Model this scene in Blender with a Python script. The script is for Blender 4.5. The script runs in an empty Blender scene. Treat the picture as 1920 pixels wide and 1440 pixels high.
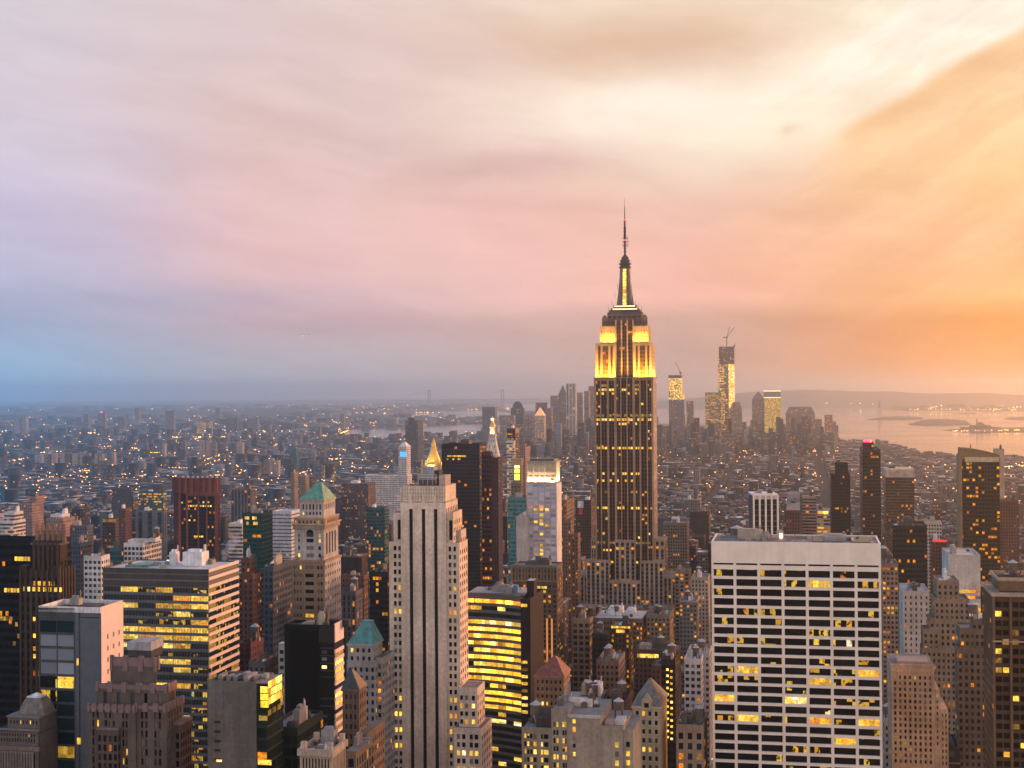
import bpy, math, random
import numpy as np
from mathutils import Vector, Matrix
random.seed(11)
PI = math.pi
sc = bpy.context.scene
COL = sc.collection

# ------------------------------------------------------------------ camera
F = 2680.0                      # focal length in pixels of a 1920 wide frame
CZ = 260.0                      # observation deck height
PITCH = math.atan(12 / F); ROLL = math.radians(0.4)
CAM = Matrix.Rotation(PI / 2 + PITCH, 4, 'X') @ Matrix.Rotation(-ROLL, 4, 'Z')
M3 = CAM.to_3x3(); M3T = M3.transposed()
CAM.translation = (0, 0, CZ)
cd = bpy.data.cameras.new('camera'); cam = bpy.data.objects.new('camera', cd); COL.objects.link(cam)
cd.sensor_width = 36; cd.lens = F / 1920 * 36; cd.clip_start = 1; cd.clip_end = 150000
cam.matrix_world = CAM; sc.camera = cam

# ------------------------------------------------------------------ sun, sky, exposure
SUN_AZ, SUN_EL = math.radians(56), math.radians(10)
sl = bpy.data.lights.new('sun', 'SUN'); sun = bpy.data.objects.new('sun', sl); COL.objects.link(sun)
sl.energy = 4.3; sl.angle = math.radians(14); sl.color = (1.0, 0.52, 0.26)
sun.rotation_euler = Vector((math.sin(SUN_AZ) * math.cos(SUN_EL), math.cos(SUN_AZ) * math.cos(SUN_EL), math.sin(SUN_EL))).to_track_quat('Z', 'Y').to_euler()
sc.view_settings.view_transform = 'Standard'; sc.view_settings.look = 'None'
sc.view_settings.exposure = 0.0; sc.view_settings.gamma = 1.0
sc.cycles.use_denoising = True
sc.cycles.max_bounces = 5; sc.cycles.diffuse_bounces = 2; sc.cycles.glossy_bounces = 2
sc.cycles.transmission_bounces = 2; sc.cycles.volume_bounces = 1; sc.cycles.transparent_max_bounces = 4
sc.cycles.sample_clamp_indirect = 4.0
sc.cycles.caustics_reflective = False; sc.cycles.caustics_refractive = False

def lin(c):
    return tuple(((x / 255) / 12.92 if x / 255 <= 0.04045 else ((x / 255 + 0.055) / 1.055) ** 2.4) for x in c)

class NT:
    """small helper for writing node trees"""
    def __init__(s, tree): s.t = tree; s.n = tree.nodes; s.l = tree.links
    def new(s, typ, **kw):
        n = s.n.new(typ)
        for k, v in kw.items(): setattr(n, k, v)
        return n
    def put(s, sock, v):
        if hasattr(v, 'is_output'): s.l.new(v, sock)
        elif isinstance(v, (tuple, list)) and sock.type == 'RGBA' and len(v) == 3: sock.default_value = (*v, 1)
        else: sock.default_value = v
    def m(s, op, a, b=0.0, c=None, clamp=False):
        n = s.new('ShaderNodeMath', operation=op, use_clamp=clamp)
        s.put(n.inputs[0], a); s.put(n.inputs[1], b)
        if c is not None: s.put(n.inputs[2], c)
        return n.outputs[0]
    def mix(s, f, a, b, blend='MIX'):
        n = s.new('ShaderNodeMix', data_type='RGBA', blend_type=blend)
        s.put(n.inputs[0], f); s.put(n.inputs[6], a); s.put(n.inputs[7], b)
        return n.outputs[2]
    def smooth(s, v, a, b, lo=0.0, hi=1.0):
        n = s.new('ShaderNodeMapRange', interpolation_type='SMOOTHSTEP')
        s.put(n.inputs[0], v); s.put(n.inputs[1], a); s.put(n.inputs[2], b); s.put(n.inputs[3], lo); s.put(n.inputs[4], hi)
        return n.outputs[0]
    def xyz(s, x, y, z=0.0):
        n = s.new('ShaderNodeCombineXYZ')
        s.put(n.inputs[0], x); s.put(n.inputs[1], y); s.put(n.inputs[2], z)
        return n.outputs[0]
    def sep(s, v):
        n = s.new('ShaderNodeSeparateXYZ'); s.put(n.inputs[0], v); return n.outputs
    def noise(s, vec, scale, detail=3.0, rough=0.5):
        n = s.new('ShaderNodeTexNoise'); s.put(n.inputs['Vector'], vec)
        n.inputs['Scale'].default_value = scale; n.inputs['Detail'].default_value = detail; n.inputs['Roughness'].default_value = rough
        return n.outputs['Fac'], n.outputs['Color']
    def ramp(s, v, stops, interp='LINEAR'):
        n = s.new('ShaderNodeValToRGB'); r = n.color_ramp; r.interpolation = interp
        while len(r.elements) > 1: r.elements.remove(r.elements[-1])
        r.elements[0].position = stops[0][0]; r.elements[0].color = (*stops[0][1], 1)
        for p, c in stops[1:]:
            e = r.elements.new(p); e.color = (*c, 1)
        s.put(n.inputs[0], v); return n.outputs[0]

def sky_world():
    w = bpy.data.worlds.new('World'); sc.world = w; w.use_nodes = True
    t = NT(w.node_tree); t.n.clear()
    out = t.new('ShaderNodeOutputWorld'); bg = t.new('ShaderNodeBackground'); t.l.new(bg.outputs[0], out.inputs[0])
    d = t.new('ShaderNodeTexCoord').outputs['Generated']
    nz = t.noise(d, 9.0, 4.0, 0.55)[1]
    s0 = t.sep(d); w0 = t.sep(nz)
    az = t.m('ARCTAN2', s0[0], s0[1]); el = t.m('ARCSINE', s0[2])
    AX = t.m('MULTIPLY', az, F); AY = t.m('MULTIPLY', el, F)
    X = t.m('ADD', AX, t.m('MULTIPLY', t.m('SUBTRACT', w0[0], 0.5), 170.0))
    Y = t.m('ADD', AY, t.m('MULTIPLY', t.m('SUBTRACT', w0[1], 0.5), t.smooth(AY, 60.0, 520.0, 10.0, 90.0)))
    def q(px, py):
        a = math.atan((px - 960) / F)
        return a * F, math.atan((732 - py) / F * math.cos(a)) * F
    cols = [
        (0, [(0, (214, 206, 212)), (150, (208, 197, 208)), (300, (204, 194, 212)), (430, (194, 187, 213)), (520, (178, 178, 207)), (600, (152, 166, 196)), (680, (142, 180, 210)), (735, (122, 174, 208))]),
        (560, [(0, (224, 205, 200)), (150, (220, 194, 190)), (260, (216, 188, 182)), (350, (225, 188, 184)), (470, (224, 184, 184)), (550, (206, 172, 180)), (610, (180, 156, 168)), (680, (184, 180, 188)), (735, (178, 180, 190))]),
        (1230, [(0, (233, 210, 184)), (90, (222, 190, 158)), (170, (236, 208, 182)), (250, (242, 214, 190)), (330, (228, 186, 166)), (430, (240, 187, 168)), (560, (246, 184, 170)), (600, (206, 162, 148)), (665, (196, 156, 146)), (735, (208, 164, 150))]),
        (1900, [(0, (255, 240, 208)), (100, (250, 216, 164)), (200, (252, 208, 152)), (330, (253, 206, 146)), (450, (251, 194, 138)), (562, (255, 184, 104)), (606, (240, 152, 56)), (690, (250, 152, 50)), (735, (248, 148, 48))]),
    ]
    prev = None
    for i, (px, st) in enumerate(cols):
        stops = sorted((max(0.0, q(px, py)[1] / 760.0), lin(c)) for py, c in st)
        c = t.ramp(t.m('DIVIDE', Y, 760.0, clamp=True), stops)
        prev = c if prev is None else t.mix(t.smooth(X, q(cols[i - 1][0], 0)[0], q(px, 0)[0]), prev, c)
    c = prev
    def blob(c, px, py, sx, sy, rot, rgb, amt, lo=0.25):
        cx, cy = q(px, py); r = math.radians(rot)
        dx = t.m('SUBTRACT', X, cx); dy = t.m('SUBTRACT', Y, cy)
        u = t.m('ADD', t.m('MULTIPLY', dx, math.cos(r) / sx), t.m('MULTIPLY', dy, math.sin(r) / sx))
        v = t.m('ADD', t.m('MULTIPLY', dx, -math.sin(r) / sy), t.m('MULTIPLY', dy, math.cos(r) / sy))
        k = t.m('ADD', t.m('MULTIPLY', u, u), t.m('MULTIPLY', v, v))
        return t.mix(t.m('MULTIPLY', t.m('POWER', 2.718, t.m('MULTIPLY', k, -0.8)), amt), c, lin(rgb))
    c = blob(c, 1260, 90, 330, 42, -3, (222, 180, 146), 0.62)
    c = blob(c, 1240, 205, 310, 62, 3, (255, 240, 222), 0.9, 0.0)
    c = blob(c, 1560, 165, 330, 75, 22, (254, 240, 216), 0.9, 0.1)
    c = blob(c, 1860, 10, 260, 110, 20, (255, 251, 236), 0.95)
    # wedge of golden cloud below the bright opening, with a firm upper edge
    x1, y1 = q(1520, 268); x2, y2 = q(1920, 55)
    L = math.hypot(x2 - x1, y2 - y1); nx, ny = (y2 - y1) / L, -(x2 - x1) / L
    dist = t.m('ADD', t.m('MULTIPLY', t.m('SUBTRACT', t.m('ADD', t.m('MULTIPLY', AX, 0.6), t.m('MULTIPLY', X, 0.4)), x1), nx), t.m('MULTIPLY', t.m('SUBTRACT', t.m('ADD', t.m('MULTIPLY', AY, 0.6), t.m('MULTIPLY', Y, 0.4)), y1), ny))
    wedge = t.m('MULTIPLY', t.smooth(dist, -8.0, 20.0), t.smooth(X, x1 - 30, x1 + 90))
    wedge = t.m('MULTIPLY', wedge, t.smooth(dist, 10.0, 200.0, 0.80, 0.0))
    c = t.mix(wedge, c, lin((243, 190, 128)))
    c = blob(c, 860, 480, 330, 110, 4, (244, 192, 182), 0.42)
    c = blob(c, 980, 318, 190, 18, 4, (203, 164, 160), 0.45)
    c = blob(c, 1080, 395, 150, 14, -3, (222, 172, 158), 0.35)
    c = blob(c, 240, 560, 300, 24, 2, (160, 162, 190), 0.45)
    c = blob(c, 640, 250, 320, 60, -6, (210, 176, 174), 0.55); c = blob(c, 760, 90, 240, 60, -4, (222, 192, 180), 0.5); c = blob(c, 560, 185, 160, 20, -8, (228, 206, 200), 0.6)
    c = blob(c, 1485, 243, 16, 11, 10, (216, 180, 150), 0.5)
    c = blob(c, 420, 60, 320, 50, -5, (214, 196, 200), 0.4)
    c = blob(c, 1650, 470, 320, 60, 6, (250, 184, 136), 0.5)
    # long soft streaks and finer wisps
    def streak(sx, sy, k, off, lo, hi, det):
        sv = t.xyz(t.m('ADD', t.m('MULTIPLY', X, sx), off), t.m('ADD', t.m('MULTIPLY', Y, sy), t.m('MULTIPLY', X, k)), off)
        return t.smooth(t.noise(sv, 1.0, det, 0.58)[0], lo, hi)
    s1 = streak(0.0016, 0.0085, 0.0011, 3.7, 0.32, 0.70, 6.0)
    c = t.mix(s1, t.mix(0.11, c, lin((172, 136, 140))), t.mix(0.10, c, lin((255, 236, 224))))
    s2 = streak(0.0042, 0.017, 0.0022, 9.1, 0.36, 0.66, 7.0)
    c = t.mix(1.0, c, t.mix(s2, (0.97, 0.96, 0.955), (1.025, 1.02, 1.02)), 'MULTIPLY')
    s3 = streak(0.0030, 0.011, -0.0052, 5.3, 0.36, 0.64, 6.0)
    c = t.mix(t.smooth(X, 300.0, 760.0), c, t.mix(1.0, c, t.mix(s3, (0.93, 0.89, 0.83), (1.04, 1.055, 1.08)), 'MULTIPLY'))
    c = t.mix(1.0, c, (1.10, 1.09, 1.09), 'MULTIPLY')
    # the sky out of the frame: blue dusk to the east, gold to the west, soft lavender behind and above
    c = t.mix(t.smooth(az, -0.352, -0.45), c, (0.0, 1.18, 2.15))
    c = t.mix(t.smooth(az, 0.352, 0.47), c, (8.5, 2.1, 0.2)); c = t.mix(t.smooth(az, 0.62, 1.0), c, (1.30, 0.86, 0.62))
    aa = t.m('ABSOLUTE', az)
    c = t.mix(t.smooth(aa, 1.5, 2.5), c, (1.85, 1.42, 1.18))
    c = t.mix(t.smooth(el, 0.29, 0.75), c, (0.24, 0.36, 0.58))
    ns = t.new('ShaderNodeTexSky'); ns.sky_type = 'NISHITA'; ns.sun_disc = False
    ns.sun_elevation = SUN_EL; ns.sun_rotation = SUN_AZ
    c = t.mix(1.0, c, t.mix(1.0, ns.outputs[0], (0.004, 0.004, 0.004), 'MULTIPLY'), 'ADD')
    t.put(bg.inputs[0], c); bg.inputs[1].default_value = 1.0
sky_world()

# ------------------------------------------------------------------ placing
C0 = Vector((0, 0, CZ))
AG = math.radians(11.4)         # avenues run this far right of the view axis
def axes(rot=0.0):
    a = AG + rot
    return Vector((math.cos(a), -math.sin(a), 0)), Vector((math.sin(a), math.cos(a), 0))
U0, V0 = axes()
def ray(px, py): return M3 @ Vector(((px - 960) / F, (720 - py) / F, -1))
def at(px, py, d): return C0 + ray(px, py) * d
def ground(px, py, z=0.0):
    r = ray(px, py); return C0 + r * ((z - CZ) / r.z)
def proj(p):
    v = M3T @ (Vector(p) - C0); d = -v.z
    return 960 + v.x / d * F, 720 - v.y / d * F, d
def span(p, dr, px):
    a = M3T @ (p - C0); e = M3T @ dr; k = (px - 960) / F
    return -(a.x + k * a.z) / (e.x + k * e.z)

# ------------------------------------------------------------------ materials
def principled(name):
    m = bpy.data.materials.new(name); m.use_nodes = True
    t = NT(m.node_tree); b = t.n['Principled BSDF']
    return m, t, b
def mat(name, rgb, rough=0.75, metal=0.0, var=0.25, scale=0.25):
    m, t, b = principled(name)
    g = t.new('ShaderNodeNewGeometry').outputs['Position']
    n = t.noise(g, scale, 5.0, 0.6)[0]
    mp = t.new('ShaderNodeMapping'); t.put(mp.inputs['Vector'], g); mp.inputs['Scale'].default_value = (0.9, 0.9, 0.05)
    f = t.m('MULTIPLY', t.smooth(n, 0.3, 0.7, 1 - var, 1 + var), t.smooth(t.noise(mp.outputs[0], 1.0, 4.0, 0.6)[0], 0.3, 0.7, 1 - var * .6, 1 + var * .4))
    t.put(b.inputs['Base Color'], t.mix(1.0, rgb, t.xyz(f, f, f), 'MULTIPLY'))
    b.inputs['Roughness'].default_value = rough; b.inputs['Metallic'].default_value = metal
    return m
def lamp_mat(name, rgb, strength, sample='NONE'):
    m, t, b = principled(name)
    b.inputs['Base Color'].default_value = (*rgb, 1); b.inputs['Emission Color'].default_value = (*rgb, 1)
    b.inputs['Emission Strength'].default_value = strength
    m.cycles.emission_sampling = sample
    return m

WARM = [(0.0, (1.0, 0.25, 0.012)), (0.22, (1.0, 0.42, 0.02)), (0.5, (1.0, 0.58, 0.035)), (0.80, (1.0, 0.68, 0.11)), (1.0, (1.0, 0.90, 0.62))]

def facade_material():
    m, t, b = principled('facade'); m.cycles.emission_sampling = 'NONE'
    def attr(n):
        a = t.new('ShaderNodeAttribute', attribute_name=n); return a.outputs['Color'], a.outputs['Alpha']
    wall, seed = attr('wall'); glass, lit = attr('glass'); prm, gain = attr('prm')
    sp = t.new('ShaderNodeSeparateColor'); t.l.new(prm, sp.inputs[0]); fw, fh, span_ = sp.outputs
    uv = t.sep(t.new('ShaderNodeUVMap').outputs[0])
    u, v = uv[0], uv[1]
    fu, fv = t.m('FRACT', u), t.m('FRACT', v); iu, iv = t.m('FLOOR', u), t.m('FLOOR', v)
    top = t.m('GREATER_THAN', v, 0.0)
    mu = t.m('MULTIPLY', t.m('LESS_THAN', t.m('ABSOLUTE', t.m('SUBTRACT', fu, 0.5)), t.m('MULTIPLY', fw, 0.5)), top)
    mv = t.m('LESS_THAN', t.m('ABSOLUTE', t.m('SUBTRACT', fv, 0.5)), t.m('MULTIPLY', fh, 0.5))
    win = t.m('MULTIPLY', mu, mv)
    wn = t.new('ShaderNodeTexWhiteNoise', noise_dimensions='3D')
    t.put(wn.inputs['Vector'], t.xyz(iu, iv, t.m('MULTIPLY', seed, 977.0)))
    wn2 = t.new('ShaderNodeTexWhiteNoise', noise_dimensions='3D')
    t.put(wn2.inputs['Vector'], t.xyz(t.m('FLOOR', t.m('DIVIDE', u, 4.0)), iv, t.m('MULTIPLY', seed, 331.0)))
    r = t.m('ADD', t.m('MULTIPLY', wn.outputs['Value'], 0.6), t.m('MULTIPLY', wn2.outputs['Value'], 0.4))
    on = t.m('MULTIPLY', t.m('LESS_THAN', r, lit), win)
    cs = t.new('ShaderNodeSeparateColor'); t.l.new(wn.outputs['Color'], cs.inputs[0])
    pos = t.new('ShaderNodeNewGeometry').outputs['Position']
    n1 = t.noise(pos, 0.06, 4.0, 0.6)[0]; n2 = t.noise(pos, 0.7, 3.0, 0.6)[0]
    mp = t.new('ShaderNodeMapping'); t.put(mp.inputs['Vector'], pos); mp.inputs['Scale'].default_value = (0.8, 0.8, 0.04)
    n3 = t.noise(mp.outputs[0], 1.0, 4.0, 0.6)[0]
    dirt = t.m('MULTIPLY', t.smooth(n3, 0.3, 0.7, 0.86, 1.08), t.m('MULTIPLY', t.smooth(n1, 0.3, 0.7, 0.80, 1.16), t.smooth(n2, 0.3, 0.7, 0.86, 1.1)))
    wallc = t.mix(1.0, wall, t.xyz(dirt, dirt, dirt), 'MULTIPLY')
    gv = t.m('ADD', 0.55, t.m('MULTIPLY', cs.outputs[0], 0.9))
    gl = t.mix(1.0, glass, t.xyz(gv, gv, gv), 'MULTIPLY')
    blind = t.m('MULTIPLY', t.m('GREATER_THAN', cs.outputs[2], 0.86), 0.3)
    gl = t.mix(blind, gl, wall)
    spc = t.mix(span_, wallc, t.mix(1.0, glass, (2.2, 2.0, 1.9), 'MULTIPLY'))
    base = t.mix(mu, wallc, spc); base = t.mix(win, base, gl)
    t.put(b.inputs['Base Color'], base)
    t.put(b.inputs['Roughness'], t.m('SUBTRACT', 0.85, t.m('MULTIPLY', win, 0.70)))
    t.put(b.inputs['Specular IOR Level'], 0.14)
    bl = t.smooth(t.noise(pos, 1.1, 2.0)[0], 0.35, 0.65, 0.45, 1.2)
    es = t.m('MULTIPLY', t.m('MULTIPLY', on, gain), t.m('MULTIPLY', bl, t.m('ADD', 0.35, t.m('MULTIPLY', cs.outputs[1], 0.95))))
    t.put(b.inputs['Emission Color'], t.ramp(cs.outputs[0], WARM)); t.put(b.inputs['Emission Strength'], es)
    return m
FAC = facade_material()

def pane_mat(name, rgb, rough=0.08, emit=0.0, part=False):
    m, t, b = principled(name); m.cycles.emission_sampling = 'NONE'
    rnd = t.new('ShaderNodeObjectInfo').outputs['Random']
    oc = t.new('ShaderNodeTexCoord').outputs['Object']
    pos = t.new('ShaderNodeNewGeometry').outputs['Position']
    v = t.m('ADD', 0.6, t.m('MULTIPLY', rnd, 0.8))
    t.put(b.inputs['Base Color'], t.mix(1.0, rgb, t.xyz(v, v, v), 'MULTIPLY'))
    b.inputs['Roughness'].default_value = rough; b.inputs['Specular IOR Level'].default_value = 0.12
    if emit:
        p3 = t.sep(pos); ce = t.xyz(t.m('FLOOR', t.m('MULTIPLY', t.m('ADD', p3[0], t.m('MULTIPLY', p3[1], 1.0)), 0.62)), t.m('FLOOR', t.m('MULTIPLY', p3[2], 0.28)), t.m('FLOOR', t.m('MULTIPLY', rnd, 97.0)))
        wn = t.new('ShaderNodeTexWhiteNoise', noise_dimensions='3D'); t.put(wn.inputs['Vector'], ce)
        c3 = t.new('ShaderNodeSeparateColor'); t.l.new(wn.outputs['Color'], c3.inputs[0]); ca, cb, cc = c3.outputs
        n = t.noise(pos, 0.55 if part else 1.3, 3.0, 0.6)[0]
        colr = t.ramp(t.m('ADD', t.m('MULTIPLY', cb, 0.55), t.m('MULTIPLY', rnd, 0.45)), WARM)
        if part: k = t.m('MULTIPLY', t.m('GREATER_THAN', ca, 0.74), t.smooth(n, 0.40, 0.52, 0.0, 1.0))
        else: k = t.m('MULTIPLY', t.m('ADD', 0.45, t.m('MULTIPLY', ca, 0.85)), t.smooth(n, 0.33, 0.60, 0.45, 1.2))
        t.put(b.inputs['Emission Color'], colr)
        t.put(b.inputs['Emission Strength'], t.m('MULTIPLY', t.m('MULTIPLY', k, emit), t.m('ADD', 0.6, t.m('MULTIPLY', rnd, 0.6))))
    return m
PANES = {
    'dark': pane_mat('dark_window_glass', (0.010, 0.009, 0.009), 0.15),
    'blind': pane_mat('window_blind', (0.16, 0.13, 0.11), 0.6),
    'grey': pane_mat('grey_window_glass', (0.05, 0.06, 0.07), 0.12),
    'teal': pane_mat('teal_window_glass', (0.010, 0.022, 0.026), 0.06),
    'sky': pane_mat('pale_window_panel', (0.20, 0.22, 0.27), 0.25),
    'lit': pane_mat('lit_window', (0.3, 0.2, 0.08), 0.4, 1.35),
    'glow': pane_mat('bright_lit_window', (0.3, 0.2, 0.08), 0.4, 2.3),
    'part': pane_mat('partly_lit_window', (0.012, 0.011, 0.012), 0.15, 0.85, True),
    'dim': pane_mat('dim_lit_window', (0.1, 0.06, 0.03), 0.3, 0.35),
}
MAT = {
    'roof': mat('roof_gravel', (0.30, 0.28, 0.27), 0.9, 0, 0.35, 0.3),
    'stained_roof': mat('stained_roof', (0.20, 0.17, 0.155), 0.9, 0, 0.6, 0.18),
    'dark_roof': mat('tar_roof', (0.045, 0.042, 0.042), 0.85, 0, 0.4, 0.3),
    'white': mat('white_painted_metal', (0.62, 0.60, 0.60), 0.6),
    'steel': mat('dark_steel', (0.07, 0.06, 0.055), 0.55, 0.4),
    'mid': mat('grey_plant_metal', (0.22, 0.21, 0.21), 0.6, 0.2),
    'wood': mat('tank_cedar', (0.13, 0.085, 0.06), 0.9),
    'tank_lid': mat('tank_lid', (0.40, 0.37, 0.36), 0.7),
    'copper': mat('green_copper', (0.11, 0.27, 0.19), 0.7, 0, 0.35, 0.35),
    'teal': mat('teal_copper', (0.075, 0.22, 0.21), 0.65, 0, 0.3, 0.35),
    'slate': mat('dark_slate', (0.035, 0.040, 0.042), 0.6, 0, 0.3, 0.5),
    'slate_grey': mat('grey_slate', (0.16, 0.14, 0.12), 0.8, 0, 0.3, 0.5),
    'red_tile': mat('red_roof_tile', (0.22, 0.075, 0.055), 0.8, 0, 0.3, 0.6),
    'gold': mat('gilded_tile', (0.80, 0.48, 0.10), 0.4, 0.3, 0.15, 0.3),
    'limestone': mat('limestone', (0.60, 0.455, 0.345), 0.85, 0, 0.12, 0.2),
    'travertine': mat('travertine', (0.84, 0.69, 0.58), 0.8, 0, 0.07, 0.15),
    'brown_stone': mat('brown_stone', (0.10, 0.072, 0.062), 0.85, 0, 0.18, 0.2),
    'pink_stone': mat('pink_terracotta', (0.19, 0.125, 0.118), 0.85, 0, 0.15, 0.4),
    'grey_panel': mat('grey_panel', (0.12, 0.125, 0.135), 0.5, 0.1, 0.12, 0.2),
    'rose_panel': mat('rose_white_panel', (0.66, 0.50, 0.45), 0.75, 0, 0.06, 0.15),
    'beige': mat('beige_brick', (0.36, 0.29, 0.23), 0.9, 0, 0.18, 0.3),
    'black_metal': mat('black_metal', (0.012, 0.012, 0.013), 0.4, 0.2), 'matte_black': mat('matte_black', (0.008, 0.007, 0.007), 0.9),
    'red_paint': mat('red_paint', (0.5, 0.05, 0.04), 0.6),
    'glow': lamp_mat('warm_glow_strip', (1.0, 0.80, 0.40), 1.6),  # strips emit by themselves in place of floodlight falling on them
    'lamp': lamp_mat('street_lamp', (1.0, 0.42, 0.07), 7.0),
    'lamp_white': lamp_mat('white_lamp', (1.0, 0.78, 0.45), 5.0),
    'lamp_red': lamp_mat('red_beacon', (1.0, 0.06, 0.10), 3.0),
    'lamp_blue': lamp_mat('blue_screen', (0.05, 0.32, 1.0), 1.6),
    'lamp_green': lamp_mat('yellow_green_lantern', (0.75, 0.95, 0.08), 1.6),
    'fac': FAC,
}

# ------------------------------------------------------------------ styles (wall colours are real base colours)
class S:
    def __init__(s, wall, glass=(0.02, 0.02, 0.022), bay=3.0, floor=3.6, fw=0.5, fh=0.55, lit=0.06, span=0.0, gain=1.0, roof=(0.2, 0.19, 0.18), par=0.6):
        s.wall, s.glass, s.bay, s.floor, s.fw, s.fh, s.lit, s.span, s.gain, s.roof, s.par = wall, glass, bay, floor, fw, fh, lit, span, gain, roof, par
    def k(s, **kw):
        o = S.__new__(S); o.__dict__.update(s.__dict__); o.__dict__.update(kw); return o
def plain(rgb, roof=None): return S(rgb, fw=0.0, lit=0.0, roof=roof or rgb)

class MB:
    """collects faces and links them as one mesh object"""
    def __init__(s): s.v, s.f, s.uv, s.w, s.g, s.p, s.mi = [], [], [], [], [], [], []
    def face(s, pts, st=None, uvs=None, mi=0, seed=0.5, blank=False):
        i = len(s.v); s.v += [tuple(p) for p in pts]; s.f.append(tuple(range(i, i + len(pts))))
        s.uv += uvs if uvs else [(-1.0, -1.0)] * len(pts)
        if st is None: st = PLAIN
        on = (not blank) and uvs is not None and st.fw > 0
        s.w.append((*st.wall, seed)); s.g.append((*st.glass, math.sqrt(0.48 * st.lit) if st.lit < 0.33 else min(1.0, 0.4 + (st.lit - 0.33) * 0.9)))
        s.p.append((st.fw if on else 0.0, st.fh, st.span, st.gain)); s.mi.append(mi)
    def prism(s, poly, z0, z1, st, mi=0, cap=True, roof_mi=None, top=None, blank=(), omit=()):
        """poly counter-clockwise seen from above; top: other polygon at z1 (tapering)"""
        st = st or PLAIN
        n = len(poly); tp = top or poly; seed = random.random()
        for i in range(n):
            a, b = poly[i], poly[(i + 1) % n]; c, d = tp[(i + 1) % n], tp[i]
            L = math.hypot(b[0] - a[0], b[1] - a[1])
            if L < 1e-4 or i in omit: continue
            nb = max(1, round(L / st.bay)); vz = (z1 - z0) / st.floor - st.par
            s.face([(*a, z0), (*b, z0), (*c, z1), (*d, z1)], st, [(0, vz), (nb, vz), (nb, -st.par), (0, -st.par)], mi, seed + i * 0.013, i in blank)
        if cap:
            s.face([(*p, z1) for p in tp], S(st.roof), None, mi if roof_mi is None else roof_mi)
    def box(s, x0, x1, y0, y1, z0, z1, st=None, mi=0, rim=0.0, **kw):
        st = st or PLAIN
        P = [(x0, y0), (x1, y0), (x1, y1), (x0, y1)]
        if rim and x1 - x0 > 4 and y1 - y0 > 4:
            s.prism(P, z0, z1, st, mi, cap=False, **kw)
            t = 0.5; Q = [(x0 + t, y0 + t), (x1 - t, y0 + t), (x1 - t, y1 - t), (x0 + t, y1 - t)]
            w = plain(st.wall)
            for i in range(4):
                j = (i + 1) % 4
                s.face([(*P[i], z1), (*P[j], z1), (*Q[j], z1), (*Q[i], z1)], w, None, mi)
                s.face([(*Q[i], z1), (*Q[j], z1), (*Q[j], z1 - rim), (*Q[i], z1 - rim)], w, None, mi)
            s.face([(*p, z1 - rim) for p in Q], S(st.roof), None, mi)
        else: s.prism(P, z0, z1, st, mi, **kw)
    def lathe(s, cx, cy, prof, n=12, st=None, mi=0):
        st = st or PLAIN
        for (r0, z0), (r1, z1) in zip(prof, prof[1:]):
            for k in range(n):
                a, b = 2 * PI * k / n, 2 * PI * (k + 1) / n
                pts = []
                for r, z, q in ((r0, z0, a), (r0, z0, b), (r1, z1, b), (r1, z1, a)):
                    if r > 1e-4 or (q == a): pts.append((cx + r * math.cos(q), cy + r * math.sin(q), z))
                if len(pts) > 2: s.face(pts, st, None, mi)
    def bar(s, a, b, w, st=None, mi=0):
        a, b = Vector(a), Vector(b); d = (b - a).normalized()
        e = d.cross(Vector((0, 0, 1)));  e = e.normalized() if e.length > 1e-3 else Vector((1, 0, 0))
        g = d.cross(e); h = w / 2
        c = [e * h + g * h, -e * h + g * h, -e * h - g * h, e * h - g * h]
        for i in range(4):
            j = (i + 1) % 4
            s.face([a + c[i], a + c[j], b + c[j], b + c[i]], st, None, mi)
        s.face([a + x for x in c[::-1]], st, None, mi); s.face([b + x for x in c], st, None, mi)
    def build(s, name, mats, parent=None, loc=None, rz=0.0):
        me = bpy.data.meshes.new(name); me.from_pydata(s.v, [], s.f)
        for m in (mats if isinstance(mats, (list, tuple)) else [mats]): me.materials.append(m if not isinstance(m, str) else MAT[m])
        fill(me, s.uv, s.w, s.g, s.p, s.mi)
        o = bpy.data.objects.new(name, me); COL.objects.link(o)
        if parent is not None: o.parent = parent
        if loc is not None: o.location = loc; o.rotation_euler.z = rz
        return o
def fill(me, uv, w, g, p, mi=None):
    me.uv_layers.new(name='UVMap').data.foreach_set('uv', np.asarray(uv, np.float32).ravel())
    for n, a in (('wall', w), ('glass', g), ('prm', p)):
        me.attributes.new(n, 'FLOAT_COLOR', 'FACE').data.foreach_set('color', np.asarray(a, np.float32).ravel())
    if mi is not None and any(mi): me.polygons.foreach_set('material_index', np.asarray(mi, np.int32))
    me.update()
PLAIN = S((0.4, 0.36, 0.33), fw=0.0, lit=0.0)

def tag(o, label=None, cat=None, group=None, kind=None):
    if label: o['label'] = label
    if cat: o['category'] = cat
    if group: o['group'] = group
    if kind: o['kind'] = kind
    return o

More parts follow.
